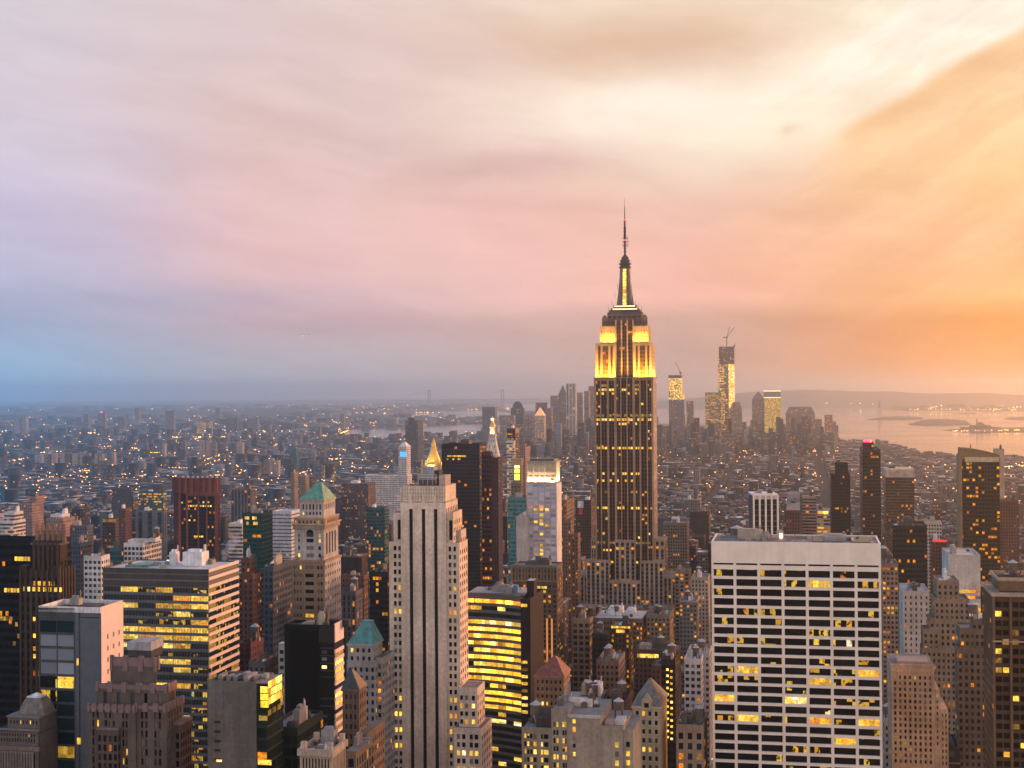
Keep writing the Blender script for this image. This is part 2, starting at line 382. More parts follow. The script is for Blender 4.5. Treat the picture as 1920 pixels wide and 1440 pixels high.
# ------------------------------------------------------------------ sites
FOOT = []       # (u0,u1,v0,v1) footprints that the city fabric keeps clear of
RECTS = []      # (depth, x0, x1, ytop) for the visibility estimate
class Site:
    """a building placed by its front face; local x runs along the front, y away from the camera, z up"""
    def __init__(s, x0, x1, y, d, xr=None, xl=None, D=None, rot=0.0):
        s.U, s.V = axes(math.radians(rot)); s.rot = math.radians(rot); s.d, s.y = d, y
        s.p0 = at(x0, y, d); s.W = span(s.p0, s.U, x1); s.H = s.p0.z; s.m = d / F
        if xr is not None: D = span(s.p0 + s.U * s.W, s.V, xr)
        elif xl is not None: D = span(s.p0, s.V, xl)
        s.D = min(D or 25.0, 70.0)
        s.loc = Vector((s.p0.x, s.p0.y, 0)); s.rz = -(AG + s.rot)
        s.reg(0, s.W, 0, s.D, s.H)
    def reg(s, xa, xb, ya, yb, h):
        ps = [s.loc + s.U * x + s.V * yy for x in (xa, xb) for yy in (ya, yb)]
        us = [p.dot(U0) for p in ps]; vs = [p.dot(V0) for p in ps]
        FOOT.append((min(us) - 2, max(us) + 2, min(vs) - 2, max(vs) + 2))
        q = [proj((p.x, p.y, h)) for p in ps]
        RECTS.append((min(a[2] for a in q), min(a[0] for a in q), max(a[0] for a in q), max(a[1] for a in q)))
    def X(s, px, f=0.0): return span(s.p0 + s.V * f, s.U, px)
    def Z(s, py, f=0.0): return CZ - (CZ - s.H + (py - s.y) * s.m) * (s.d + f) / s.d
    def empty(s, name, label, cat='skyscraper', group=None):
        o = bpy.data.objects.new(name, None); COL.objects.link(o); o.location = s.loc; o.rotation_euler.z = s.rz
        return tag(o, label, cat, group)

# shared rooftop pieces
def tank_mesh():
    b = MB(); r = random.uniform
    b.lathe(0, 0, [(0.01, 3.0), (2.1, 3.0), (2.1, 6.8), (2.35, 6.8), (0.01, 8.3)], 10)
    for i in range(10, len(b.mi)): b.mi[i] = 0
    for k in range(len(b.f)): b.mi[k] = 1 if k >= 20 else 0
    for x, y in ((1.4, 1.4), (-1.4, 1.4), (-1.4, -1.4), (1.4, -1.4)):
        n = len(b.mi); b.bar((x, y, 0), (x, y, 3.1), 0.3)
        for k in range(n, len(b.mi)): b.mi[k] = 2
    o = b.build('water_tank', ['wood', 'tank_lid', 'steel']); me = o.data; bpy.data.objects.remove(o); return me
TANK = tank_mesh()
def box_mesh(name, m, extra=True):
    b = MB(); b.box(-0.5, 0.5, -0.5, 0.5, 0, 1)
    if extra: b.box(-0.32, 0.3, -0.25, 0.2, 1, 1.18); b.box(0.34, 0.44, 0.2, 0.3, 1, 1.5)
    o = b.build(name, m); me = o.data; bpy.data.objects.remove(o); return me
BULK = [box_mesh('bulkhead', m) for m in ('mid', 'white', 'beige', 'brown_stone', 'steel')]
def child(name, me, parent, loc, scale=(1, 1, 1), rz=0.0):
    o = bpy.data.objects.new(name, me); COL.objects.link(o); o.parent = parent
    o.location = loc; o.scale = scale; o.rotation_euler.z = rz
    return o
def roof_kit(root, x0, x1, y0, y1, z, n=2, tanks=1, big=1.0, small=0):
    w, d = x1 - x0, y1 - y0
    for k in range(small): child('roof_unit', random.choice(BULK), root, (x0 + w * random.uniform(0.1, 0.9), y0 + d * random.uniform(0.12, 0.88), z - 0.3), (random.uniform(.8, 2.4), random.uniform(.8, 2.6), random.uniform(.7, 2.0)))
    for k in range(n):
        sx, sy = random.uniform(0.14, 0.32) * w * big, random.uniform(0.2, 0.42) * d * big
        child('bulkhead', random.choice(BULK), root, (x0 + w * random.uniform(0.22, 0.78), y0 + d * random.uniform(0.3, 0.72), z - 0.3), (sx, sy, random.uniform(2.5, 5.5)))
    for k in range(tanks):
        s_ = random.uniform(0.8, 1.1)
        child('water_tank', TANK, root, (x0 + w * random.uniform(0.15, 0.85), y0 + d * random.uniform(0.2, 0.8), z - 0.3), (s_, s_, s_), random.random())

def tower(name, label, x0, x1, y, d, st, xr=None, xl=None, D=None, rot=0.0, tiers=(), kit=(1, 0), cat='building', group=None, cap=None, front=None):
    """middle-distance building: one wall mesh with window pattern, setbacks, rooftop pieces as children"""
    s = Site(x0, x1, y, d, xr, xl, D, rot); b = MB()
    b.box(0, s.W, 0, s.D, 0, s.H, st, rim=1.0)
    x_, w_, y_, d_, z_ = 0, s.W, 0, s.D, s.H
    for tr in tiers:                      # (xa, xb, ytop, front inset m, depth m[, style])
        xa, xb, yt, fi, dd = tr[:5]; zz = s.Z(yt, fi); xa, xb = s.X(xa, fi), s.X(xb, fi)
        b.box(xa, xb, fi, fi + dd, 0 if zz < s.H else s.H - 0.9, zz, tr[5] if len(tr) > 5 else st, rim=0.9)
        s.reg(xa, xb, fi, fi + dd, zz)
        if zz > z_: x_, w_, y_, d_, z_ = xa, xb, fi, fi + dd, zz
    o = b.build(name, FAC, None, s.loc, s.rz); tag(o, label, cat, group)
    roof_kit(o, x_, w_, y_, y_ + d_ if tiers and y_ else d_, z_ - 0.7, *kit, small=4 if d < 1300 and sum(kit) else 0)
    return o, s

def facegrid(b, O, Ud, Nd, W, z0, z1, xs, zs, t, st=None, mi=0, skip=None, sill=None):
    """wall face with real window openings; returns the cells [(centre, angle, w, h, i, j)]"""
    O, Ud, Nd = Vector(O), Vector(Ud), Vector(Nd); Zv = Vector((0, 0, 1)); flip = Ud.cross(Zv).dot(Nd) < 0
    def quad(p):
        b.face(p[::-1] if flip else p, st, None, mi)
    P = lambda x, z, q=0.0: O + Ud * x + Zv * z - Nd * q
    xc = [0.0]; xf = []
    for a, c in xs: xc += [a, c]
    xc.append(W); zc = [z0]
    for a, c in zs: zc += [a, c]
    zc.append(z1)
    cells = []; ang = math.atan2(Ud.y, Ud.x)
    for j in range(len(zc) - 1):
        run = None
        for i in range(len(xc) - 1):
            hole = i % 2 == 1 and j % 2 == 1 and not (skip and skip(i // 2, j // 2))
            if xc[i + 1] - xc[i] < 1e-5 or zc[j + 1] - zc[j] < 1e-5: continue
            if not hole:
                if run is None: run = xc[i]
                last = xc[i + 1]
            if hole or i == len(xc) - 2:
                if run is not None: quad([P(run, zc[j]), P(last, zc[j]), P(last, zc[j + 1]), P(run, zc[j + 1])]); run = None
            if hole:
                a, c, e, g = xc[i], xc[i + 1], zc[j], zc[j + 1]
                quad([P(a, e), P(c, e), P(c, e, t), P(a, e, t)]); quad([P(a, g, t), P(c, g, t), P(c, g), P(a, g)])
                quad([P(a, e), P(a, e, t), P(a, g, t), P(a, g)]); quad([P(c, e, t), P(c, e), P(c, g), P(c, g, t)])
                if sill:
                    for zz, hh in ((e - .32, .34),):
                        A_, B_ = a - .12, c + .12; q0 = -0.22; ss = plain(sill)
                        for pts in ([P(A_, zz, q0), P(B_, zz, q0), P(B_, zz + hh, q0), P(A_, zz + hh, q0)], [P(A_, zz + hh, q0), P(B_, zz + hh, q0), P(B_, zz + hh, .05), P(A_, zz + hh, .05)], [P(A_, zz, q0), P(A_, zz + hh, q0), P(A_, zz + hh), P(A_, zz)], [P(B_, zz, q0), P(B_, zz, 0), P(B_, zz + hh, 0), P(B_, zz + hh, q0)], [P(A_, zz, 0), P(B_, zz, 0), P(B_, zz, q0), P(A_, zz, q0)]): b.face(pts[::-1] if flip else pts, ss, None, mi)
                cells.append((P((a + c) / 2, (e + g) / 2, t - 0.03), ang, c - a, g - e, i // 2, j // 2))
    return cells
def pane_mesh(m):
    b = MB(); b.box(-0.5, 0.5, -0.06, 0.06, -0.5, 0.5)
    o = b.build('window', PANES[m]); me = o.data; bpy.data.objects.remove(o); return me
PM = {k: pane_mesh(k) for k in PANES}
def glaze(root, cells, pick, nmax=100, name='window'):
    """each pane its own part, largest in view first; past the hundredth the rest is one part"""
    mw = Matrix.Translation(root.location) @ Matrix.Rotation(root.rotation_euler.z, 4, 'Z')
    sc_ = []
    for c in cells:
        x, y, d = proj(mw @ c[0]); vis = 0 < y < 1440 and 0 < x < 1920
        sc_.append((0 if vis else 1, -c[2] * c[3] / d / d, y))
    order = sorted(range(len(cells)), key=lambda i: sc_[i])
    rest = {}
    for r, i in enumerate(order):
        p, ang, w, h, ii, jj = cells[i]; k = pick(ii, jj)
        if r < nmax: child(name, PM[k], root, p, (w + 0.02, 1, h + 0.02), ang)
        else: rest.setdefault(k, []).append(cells[i])
    if rest:
        b = MB(); ks = list(rest)
        for mi, k in enumerate(ks):
            for p, ang, w, h, ii, jj in rest[k]:
                e = Vector((math.cos(ang), math.sin(ang), 0)) * (w / 2 + .01); n = Vector((math.sin(ang), -math.cos(ang), 0)) * 0.06; z = Vector((0, 0, h / 2 + .01))
                b.face([p - e - z + n, p + e - z + n, p + e + z + n, p - e + z + n], None, None, mi)
                b.face([p + e - z - n, p - e - z - n, p - e + z - n, p + e + z - n], None, None, mi)
        o = b.build('glazing', [PANES[k] for k in ks], root); o['kind'] = 'stuff'
def even(a, b, n, frac):
    """n openings spread over a..b, each taking frac of its bay"""
    p = (b - a) / n
    return [(a + p * (k + 0.5 - frac / 2), a + p * (k + 0.5 + frac / 2)) for k in range(n)]
def rows(ztop, pitch, h, n):
    """n rows of height h going down from ztop, returned bottom first"""
    return [(ztop - pitch * k - h, ztop - pitch * k) for k in range(n)][::-1]
def picker(dark=('dark',), lit=('lit',), p=0.08, seed=1, rowp=None):
    r = random.Random(seed); cache = {}
    def f(i, j):
        if (i, j) not in cache:
            q = rowp.get(j, p) if rowp else p
            cache[(i, j)] = r.choice(lit) if r.random() < q else r.choice(dark)
        return cache[(i, j)]
    return f
# ================================================================== landmark buildings
LIME = (0.66, 0.515, 0.41)
def flood(loc, rz, size, watts, col=(1.0, 0.42, 0.035), tilt=0.35, parent=None, name='floodlight'):
    """a real floodlight: housing plus an area lamp shining up the wall behind it (local +y)"""
    l = bpy.data.lights.new(name, 'AREA'); l.shape = 'RECTANGLE'; l.size = size; l.size_y = 0.6; l.energy = watts; l.color = col; l.spread = math.radians(150)
    o = bpy.data.objects.new(name + '_lamp', l); COL.objects.link(o)
    o.parent = parent; o.location = loc
    o.rotation_euler = (PI - tilt, 0, rz)
    b = MB(); b.box(-size / 2, size / 2, -0.35, 0.35, -0.7, -0.1)
    h = b.build(name, 'steel', parent); h.location = loc; h.rotation_euler.z = rz
    return o
# ---------- the tall spired tower in the middle
def spired_tower():
    s = Site(1114, 1224, 709, 1340, xr=1231); W, D, X, Z = s.W, s.D, s.X, s.Z
    root = s.empty('art_deco_skyscraper', 'tallest tower with lit golden crown, lit mast and long antenna at centre right')
    core = S((0.085, 0.05, 0.038), (0.013, 0.010, 0.010), bay=2.75, floor=3.75, fw=0.80, fh=0.52, lit=0.05, span=0.55, gain=1.1, roof=(0.2, 0.17, 0.15))
    stone = S((0.40, 0.30, 0.24), (0.022, 0.018, 0.018), bay=4.1, floor=3.75, fw=0.56, fh=0.60, lit=0.10, span=0.75, gain=1.1, roof=(0.3, 0.26, 0.22))
    st = plain((0.35, 0.215, 0.135))
    b = MB(); b.box(0.2, W - 0.2, 0.8, D, 0, s.H, core, blank=(1,))
    b.prism([(W - 0.2, 0.8), (W, 0.8), (W, D), (W - 0.2, D)], 0, s.H, stone.k(bay=5.0, fw=0.36))
    b.build('shaft', FAC, root)
    b = MB()
    P = [(1113.5, 1117.5), (1124.6, 1127), (1137.5, 1141), (1151, 1155.5), (1162.6, 1164.8), (1174, 1176.2), (1185.5, 1190), (1197.8, 1201), (1211.4, 1213.8), (1220.8, 1224.6)]
    for a, c in P: b.box(X(a), X(c), 0, 1.0, 0, s.H + 0.6, st)
    for a, c in zip(P, P[1:]):                      # thin mullion piers between the windows
        mid = (a[1] + c[0]) / 2; b.box(X(mid) - 0.22, X(mid) + 0.22, 0.45, 0.85, 0, s.H - 3, plain((0.12, 0.068, 0.045)))
    b.box(X(1113.5), X(1151), 0.1, 0.9, s.H - 2.5, s.H + 0.3, st); b.box(X(1190), X(1224.6), 0.1, 0.9, s.H - 2.5, s.H + 0.3, st)
    b.box(0, W, 0.9, D, s.H + 0.05, s.H + 0.55, plain((0.3, 0.26, 0.22)))
    b.build('stone_pier', FAC, root)
    # rows of windows with lights on
    r = random.Random(5)
    for y, prob, k in ((779, 0.9, 'dim'), (787, 0.95, 'lit'), (795, 0.25, 'lit'), (840, 0.93, 'lit'), (723, 0.45, 'dim'), (731, 0.45, 'lit'), (738, 0.15, 'lit'), (758, 0.12, 'lit'), (809, 0.2, 'lit'), (829, 0.15, 'dim'), (860, 0.12, 'dim'), (888, 0.22, 'lit'), (901, 0.3, 'lit'), (922, 0.3, 'dim'), (938, 0.22, 'lit'), (952, 0.55, 'lit'), (972, 0.2, 'lit'), (1000, 0.12, 'lit'), (1007, 0.1, 'lit')):
        for a, c in zip(P, P[1:]):
            for h in range(2):
                if r.random() < prob:
                    x0 = X(a[1]) + (X(c[0]) - X(a[1])) * (0.06 + 0.5 * h); x1 = x0 + (X(c[0]) - X(a[1])) * 0.40
                    child('window', PM[k], root, ((x0 + x1) / 2, 0.76, Z(y)), (x1 - x0, 1, 2.2))
    # setbacks around the foot
    def block(nm, xa, xb, y, f, dd, sty, rimz=1.0):
        q = MB(); q.box(X(xa), X(xb), f, f + dd, 0, Z(y), sty, rim=rimz)
        n = max(2, round((X(xb) - X(xa)) / sty.bay)); pw = (X(xb) - X(xa)) / n
        for i in range(n + 1):
            cx = X(xa) + pw * i; q.box(max(X(xa), cx - pw * .2) - .05, min(X(xb), cx + pw * .2) + .05, f - 0.5, f + 0.2, 0, Z(y) + 0.5, plain((0.42, 0.315, 0.25)))
        s.reg(X(xa), X(xb), f, f + dd, Z(y)); q.build(nm, FAC, root)
    block('setback', 1151, 1189.5, 1011, -2.5, 6, stone.k(bay=5.2))
    block('setback', 1104, 1114.3, 1011, 6, 28, stone)
    block('setback', 1224.5, 1243, 1010, 5, 28, stone)
    block('setback', 1099.5, 1142.5, 1047.5, -9, 12, stone)
    block('setback', 1199.5, 1243, 1047.5, -9, 12, stone)
    block('setback', 1141, 1201, 1085, -11, 8, stone)
    block('setback', 1079, 1101, 1077, -4, 40, stone)
    block('setback', 1242, 1265, 1076, -4, 40, stone)
    block('setback', 1083, 1262, 1128, -18, 14, stone.k(lit=0.3))
    for y, xa, xb, k, pr in ((1053, 1143, 1200, 'lit', 0.7), (1017, 1117, 1150, 'dim', 0.9), (1017, 1190, 1222, 'dim', 0.8), (1031, 1128, 1172, 'lit', 0.4)):
        x = X(xa)
        while x < X(xb) - 2:
            if r.random() < pr: child('window', PM[k], root, (x + 1.2, 0.76 if y < 1040 else -0.2, Z(y)), (2.1, 1, 1.9))
            x += 2.9
    # crown
    cst = S((0.42, 0.31, 0.19), (0.05, 0.035, 0.025), bay=2.6, floor=3.7, fw=0.5, fh=0.55, lit=0.12, span=0.4)
    b = MB()
    for xa, xb in ((1116, 1153.5), (1187, 1222)):
        b.box(X(xa), X(xb), 3, D - 3, s.H + 0.5, Z(644), cst.k(fw=0.0), rim=0.6)
        x0, x1 = X(xa), X(xb); w = x1 - x0
        for c0, c1 in ((0.14, 0.24), (0.36, 0.64), (0.76, 0.86)):   # dark window slots with little spandrels
            b.prism([(x0 + w * c0, 2.9), (x0 + w * c1, 2.9), (x0 + w * c1, 3.05), (x0 + w * c0, 3.05)], s.H + 2, Z(649), cst.k(wall=(0.11, 0.065, 0.035), bay=(c1 - c0) * w / (2 if c1 - c0 > 0.2 else 1), fw=0.85, fh=0.62, span=0.35, lit=0.05, par=0.3))
        for c in (0.0, 0.27, 0.67, 0.92): b.box(x0 + w * c, x0 + w * (c + 0.075), 2.3, 3.05, s.H + 0.5, Z(645.5), plain((0.46, 0.34, 0.21)))
        b.prism([(X(1221.9), 6), (X(1222.2), 6), (X(1222.2), D - 6), (X(1221.9), D - 6)], s.H + 2, Z(649), cst.k(bay=6, fw=0.4, par=0.3)) if xb > 1200 else None
    b.box(X(1153), X(1187.5), 6.5, D - 6, s.H + 0.5, Z(600), core.k(bay=2.9, lit=0.05, span=0.5))
    for a in (1152.4, 1163, 1174, 1185): b.box(X(a), X(a + 2.6), 5.8, 6.6, s.H + 0.5, Z(600), plain((0.36, 0.29, 0.22)))
    for xa, xb in ((1124, 1153.5), (1187, 1216)):
        b.box(X(xa), X(xb), 6, D - 6, Z(645), Z(611.5), cst.k(bay=3.2, fw=0.3, fh=0.4, span=0.0, floor=5.5, par=0.4))
        for k in range(4): b.box(X(xa) + (X(xb) - X(xa)) * (k / 3.3), X(xa) + (X(xb) - X(xa)) * (k / 3.3) + 0.9, 5.4, 6.05, Z(645), Z(612.5), plain((0.46, 0.34, 0.21)))
    b.build('lit_crown', FAC, root)
    dk = S((0.15, 0.10, 0.075), (0.02, 0.015, 0.012), bay=3.0, floor=4.2, fw=0.35, fh=0.55, lit=0.05, roof=(0.12, 0.09, 0.07))
    b = MB()
    b.box(X(1132), X(1208), 8, D - 8, Z(612), Z(596), dk, rim=0.6)
    for xa in (1127.5, 1203): b.box(X(xa), X(xa + 9.5), 7, 12, Z(612), Z(595.5), dk); b.lathe(X(xa + 4.7), 9.5, [(2.2, Z(595.5)), (1.6, Z(592)), (0.01, Z(590))], 8, plain((0.15, 0.1, 0.075)))
    b.box(X(1137), X(1202), 9.5, D - 9.5, Z(596), Z(585), dk.k(bay=4.4, fh=0.4)); b.box(X(1136), X(1203), 9, D - 9, Z(591), Z(590), plain((0.28, 0.22, 0.18)))
    b.box(X(1139.5), X(1199), 10.5, D - 10.5, Z(585), Z(581), plain((0.11, 0.08, 0.07)))
    b.box(X(1143), X(1195), 11.5, D - 11.5, Z(581), Z(577.5), plain((0.13, 0.1, 0.08)))
    b.box(X(1148), X(1191), 12.5, D - 12.5, Z(577.5), Z(571.5), plain((0.15, 0.11, 0.09)))
    upt = b.build('upper_tier', FAC, root)
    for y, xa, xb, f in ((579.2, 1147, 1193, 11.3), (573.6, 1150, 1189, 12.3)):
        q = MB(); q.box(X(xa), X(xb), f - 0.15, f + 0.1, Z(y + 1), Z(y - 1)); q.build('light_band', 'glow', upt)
    # mooring mast with winged sides and lit window strip
    cx, cy = X(1169.3), D / 2; b = MB(); m = s.m; stm = plain((0.20, 0.155, 0.14))
    def octo(r0, z0, r1, z1, sty=stm):
        A_ = lambda r: [(cx + r * math.cos(2 * PI * (k + .5) / 8), cy + r * math.sin(2 * PI * (k + .5) / 8)) for k in range(8)]
        b.prism(A_(r0), z0, z1, sty, top=A_(r1))
    octo(6.7, Z(572), 5.1, Z(535)); octo(5.1, Z(535), 4.5, Z(501))
    for ux, uy in ((1, 0), (-1, 0), (0, 1), (0, -1)):       # winged buttresses on the diagonals
        for q_, (z0, z1, r0, r1) in enumerate(((572, 548, 9.8, 7.8), (548, 526, 7.8, 6.3), (526, 501, 6.3, 5.5))):
            c, s_ = math.cos(PI / 4), math.sin(PI / 4); dx, dy = ux * c - uy * s_, ux * s_ + uy * c; nx, ny = -dy, dx
            qd = lambda r: [(cx + dx * a * r + nx * e * .9, cy + dy * a * r + ny * e * .9) for a, e in ((0.3, -1), (1, -1), (1, 1), (0.3, 1))]
            b.prism(qd(r0), Z(z0), Z(z1), stm, top=qd(r1))
    dkm = plain((0.10, 0.075, 0.07))
    for y0, y1, r in ((501, 498.5, 5.7), (498, 494.5, 4.6), (494.5, 492.5, 5.9), (492, 487.5, 4.2), (487.5, 486, 4.9), (486, 481, 3.5)): b.lathe(cx, cy, [(0.01, Z(y0)), (r, Z(y0)), (r, Z(y1)), (0.01, Z(y1))], 14, dkm)
    b.lathe(cx, cy, [(3.3, Z(481)), (2.5, Z(479)), (1.5, Z(477)), (0.9, Z(474))], 14, dkm)
    for k in range(8): b.bar((cx + 5.3 * math.cos(k * PI / 4), cy + 5.3 * math.sin(k * PI / 4), Z(494)), (cx + 5.9 * math.cos(k * PI / 4), cy + 5.9 * math.sin(k * PI / 4), Z(489)), 0.25, dkm)
    mast = b.build('mast', FAC, root)
    for k in range(12):
        child('window', PM['glow'], mast, (cx, cy - 6.5 + k * 0.17, Z(569 - k * 5.75)), (3.2, 1, 2.2))
        child('window', PM['lit'], mast, (cx + 6.4 - k * 0.17, cy, Z(569 - k * 5.75)), (2.2, 1, 2.1), PI / 2)
    b = MB(); w = plain((0.06, 0.045, 0.045))
    b.lathe(cx, cy, [(0.9, Z(477)), (0.85, Z(446)), (1.05, Z(445)), (1.05, Z(424)), (0.7, Z(423)), (0.7, Z(411)), (0.45, Z(410)), (0.32, Z(386)), (0.16, Z(385)), (0.10, Z(369)), (0.01, Z(368))], 8, w)
    for y in (470, 464, 458, 452, 446, 440, 432, 424, 418, 412): b.lathe(cx, cy, [(0.5, Z(y)), (1.75, Z(y)), (1.75, Z(y - 0.7)), (0.5, Z(y - 0.7))], 8, w)
    for sx in (-1.9, 1.9, 2.9): b.bar((cx + sx, cy, Z(461)), (cx + sx, cy, Z(442)), 0.3, w)
    for y in (460, 451, 443): b.bar((cx - 2, cy, Z(y)), (cx + 3, cy, Z(y)), 0.25, w)
    for sx, y0 in ((-12, 572), (-9, 556), (10, 572), (13, 577), (-15, 580), (16, 583), (-6.5, 540)): b.bar((cx + sx, cy - 6, Z(y0 + 2)), (cx + sx, cy - 6, Z(y0 - 8)), 0.25, w)
    ant = b.build('antenna', FAC, root)
    for y in (449, 411): q = MB(); q.lathe(cx, cy, [(0.01, Z(y)), (1.15, Z(y)), (1.15, Z(y - 1.5)), (0.01, Z(y - 1.5))], 6); q.build('beacon', 'lamp_red', ant)
    # floodlights on the ledges
    for xa, xb in ((1117, 1129), (1130, 1142), (1143, 1152), (1188, 1198), (1199, 1210), (1211, 1222)):
        flood(((X(xa) + X(xb)) / 2, -1.6, s.H + 0.4), 0, (X(xb) - X(xa)) * 0.8, 17000, parent=root, tilt=0.26)
    for xa, xb in ((1126, 1139), (1140, 1151), (1189, 1201), (1202, 1215)):
        flood(((X(xa) + X(xb)) / 2, 2.6, Z(643) + 0.2), 0, (X(xb) - X(xa)) * 0.8, 7000, parent=root, tilt=0.28)
    for yy in (0.3, 0.7): flood((X(1226.5), D * yy, s.H + 0.6), PI / 2, 10, 11000, parent=root, tilt=0.30)
spired_tower()

# ---------- white grid slab, right of centre
def white_slab():
    s = Site(1333.5, 1651.5, 1015, 560, D=31); W, D, X, Z, H = s.W, s.D, s.X, s.Z, s.H
    root = s.empty('office_tower', 'broad pale stone office slab with seven bays of black strip windows, in front right')
    b = MB(); t = 0.9
    p = W / 7; xs = [(p * k + p * 0.045, p * k + p * 0.925) for k in range(7)]
    zs = [(Z(1073 + 18.05 * k + 6.6), Z(1073 + 18.05 * k - 6.2)) for k in range(24)][::-1] + [(Z(1058.5), Z(1055))]
    cells = facegrid(b, (0, 0, 0), (1, 0, 0), (0, -1, 0), W, 0, H, xs, zs, t)
    n2 = 4; q = D / n2
    c2 = facegrid(b, (W, 0, 0), (0, 1, 0), (1, 0, 0), D, 0, H, [(q * k + q * .05, q * k + q * .93) for k in range(n2)], zs, t)
    c3 = facegrid(b, (0, D, 0), (0, -1, 0), (-1, 0, 0), D, 0, H, [(q * k + q * .05, q * k + q * .93) for k in range(n2)], zs, t)
    P = [(0, 0), (W, 0), (W, D), (0, D)]; e = 0.7; Q = [(e, e), (W - e, e), (W - e, D - e), (e, D - e)]
    for i in range(4):
        j = (i + 1) % 4
        b.face([(*P[i], H), (*P[j], H), (*Q[j], H), (*Q[i], H)]); b.face([(*Q[i], H), (*Q[j], H), (*Q[j], H - .35), (*Q[i], H - .35)])
    b.face([(W, D, 0), (0, D, 0), (0, D, H), (W, D, H)])
    for k in range(1, 7): b.box(p * k - p * .04 - .06, p * k - p * .04 + .06, -0.06, 0.02, Z(1440), H, None)
    b.build('wall', 'travertine', root)
    b = MB(); b.box(e, W - e, e, D - e, H - 2.2, H - .35); b.box(0.5, W - .5, t + .05, D - .4, 0, H - 2.3, None, 1); b.build('roof', ['stained_roof', 'matte_black'], root)
    rp = {24: 0.0, 23: 0.95, 22: 0.75, 21: 0.6, 20: 0.35, 19: 0.5, 18: 0.6, 17: 0.5, 16: 0.95, 15: 0.7, 14: 0.6, 13: 0.45, 12: 0.75, 11: 0.4, 10: 0.4, 9: 0.35, 8: 0.95, 7: 0.4, 6: 0.5, 5: 0.5, 4: 0.4, 3: 0.8, 2: 0.5, 1: 0.5, 0: 0.5}
    full = {(4, 22), (0, 17), (5, 8), (6, 8), (0, 8), (1, 8), (4, 12), (5, 12), (0, 10), (3, 10), (3, 8), (4, 8), (0, 13), (5, 6), (3, 3), (1, 13), (6, 13), (4, 19), (2, 19), (3, 2), (4, 2), (0, 2)}
    rp = {k: (v if v > .85 else v * .62) for k, v in rp.items()}; pk = picker(('dark',), ('part',), 0.4, 4, rp)
    def pick(i, j): return 'lit' if (i, j) in full and (i * 7 + j) % 5 < 2 else ('part' if (i, j) in full else pk(i, j))
    glaze(root, cells, pick); glaze(root, c2 + c3, picker(p=0.1, seed=3), nmax=0)
    # roof plant
    rz = H - .35
    child('water_tank', TANK, root, (X(1377), 22, rz - 1.5), (1.3, 1.3, 0.75))
    for a, c, y0, y1, h, mi in ((1380, 1428, 14, 20, 3.4, 2), (1430, 1440, 12, 18, 2.6, 0), (1455, 1468, 14, 18, 3.2, 2), (1545, 1590, 10, 24, 1.9, 0)):
        child('bulkhead', BULK[mi], root, ((X(a) + X(c)) / 2, (y0 + y1) / 2, rz), (X(c) - X(a), y1 - y0, h))
    for a, c, y0, y1 in ((1525, 1545, 6, 26), (1598, 1632, 6, 27)):
        q_ = MB(); q_.box(X(a), X(c), y0, y1, rz - 0.2, rz + 0.25); q_.build('roof_well', 'black_metal', root)
    q_ = MB(); q_.box(X(1461), X(1466), 13.6, 13.9, rz + 0.6, rz + 2.4); q_.build('roof_lamp', 'lamp_white', root)
    for a, c, yy in ((1345, 1375, 18), (1348, 1372, 24), (1470, 1520, 20)): q_ = MB(); q_.bar((X(a), yy, rz + .5), (X(c), yy, rz + .5), 0.8); q_.build('duct', 'mid', root)
    for a in (1402, 1443, 1490): q_ = MB(); q_.bar((X(a), 22, rz), (X(a), 22, rz + 5), 0.3); q_.build('roof_mast', 'steel', root)
    for k in range(14): child('roof_unit', BULK[k % 5], root, (X(1345) + (W - 8) * random.random(), random.uniform(6, 27), rz), (random.uniform(.8, 2.6), random.uniform(.8, 2.4), random.uniform(.5, 1.4)))
white_slab()

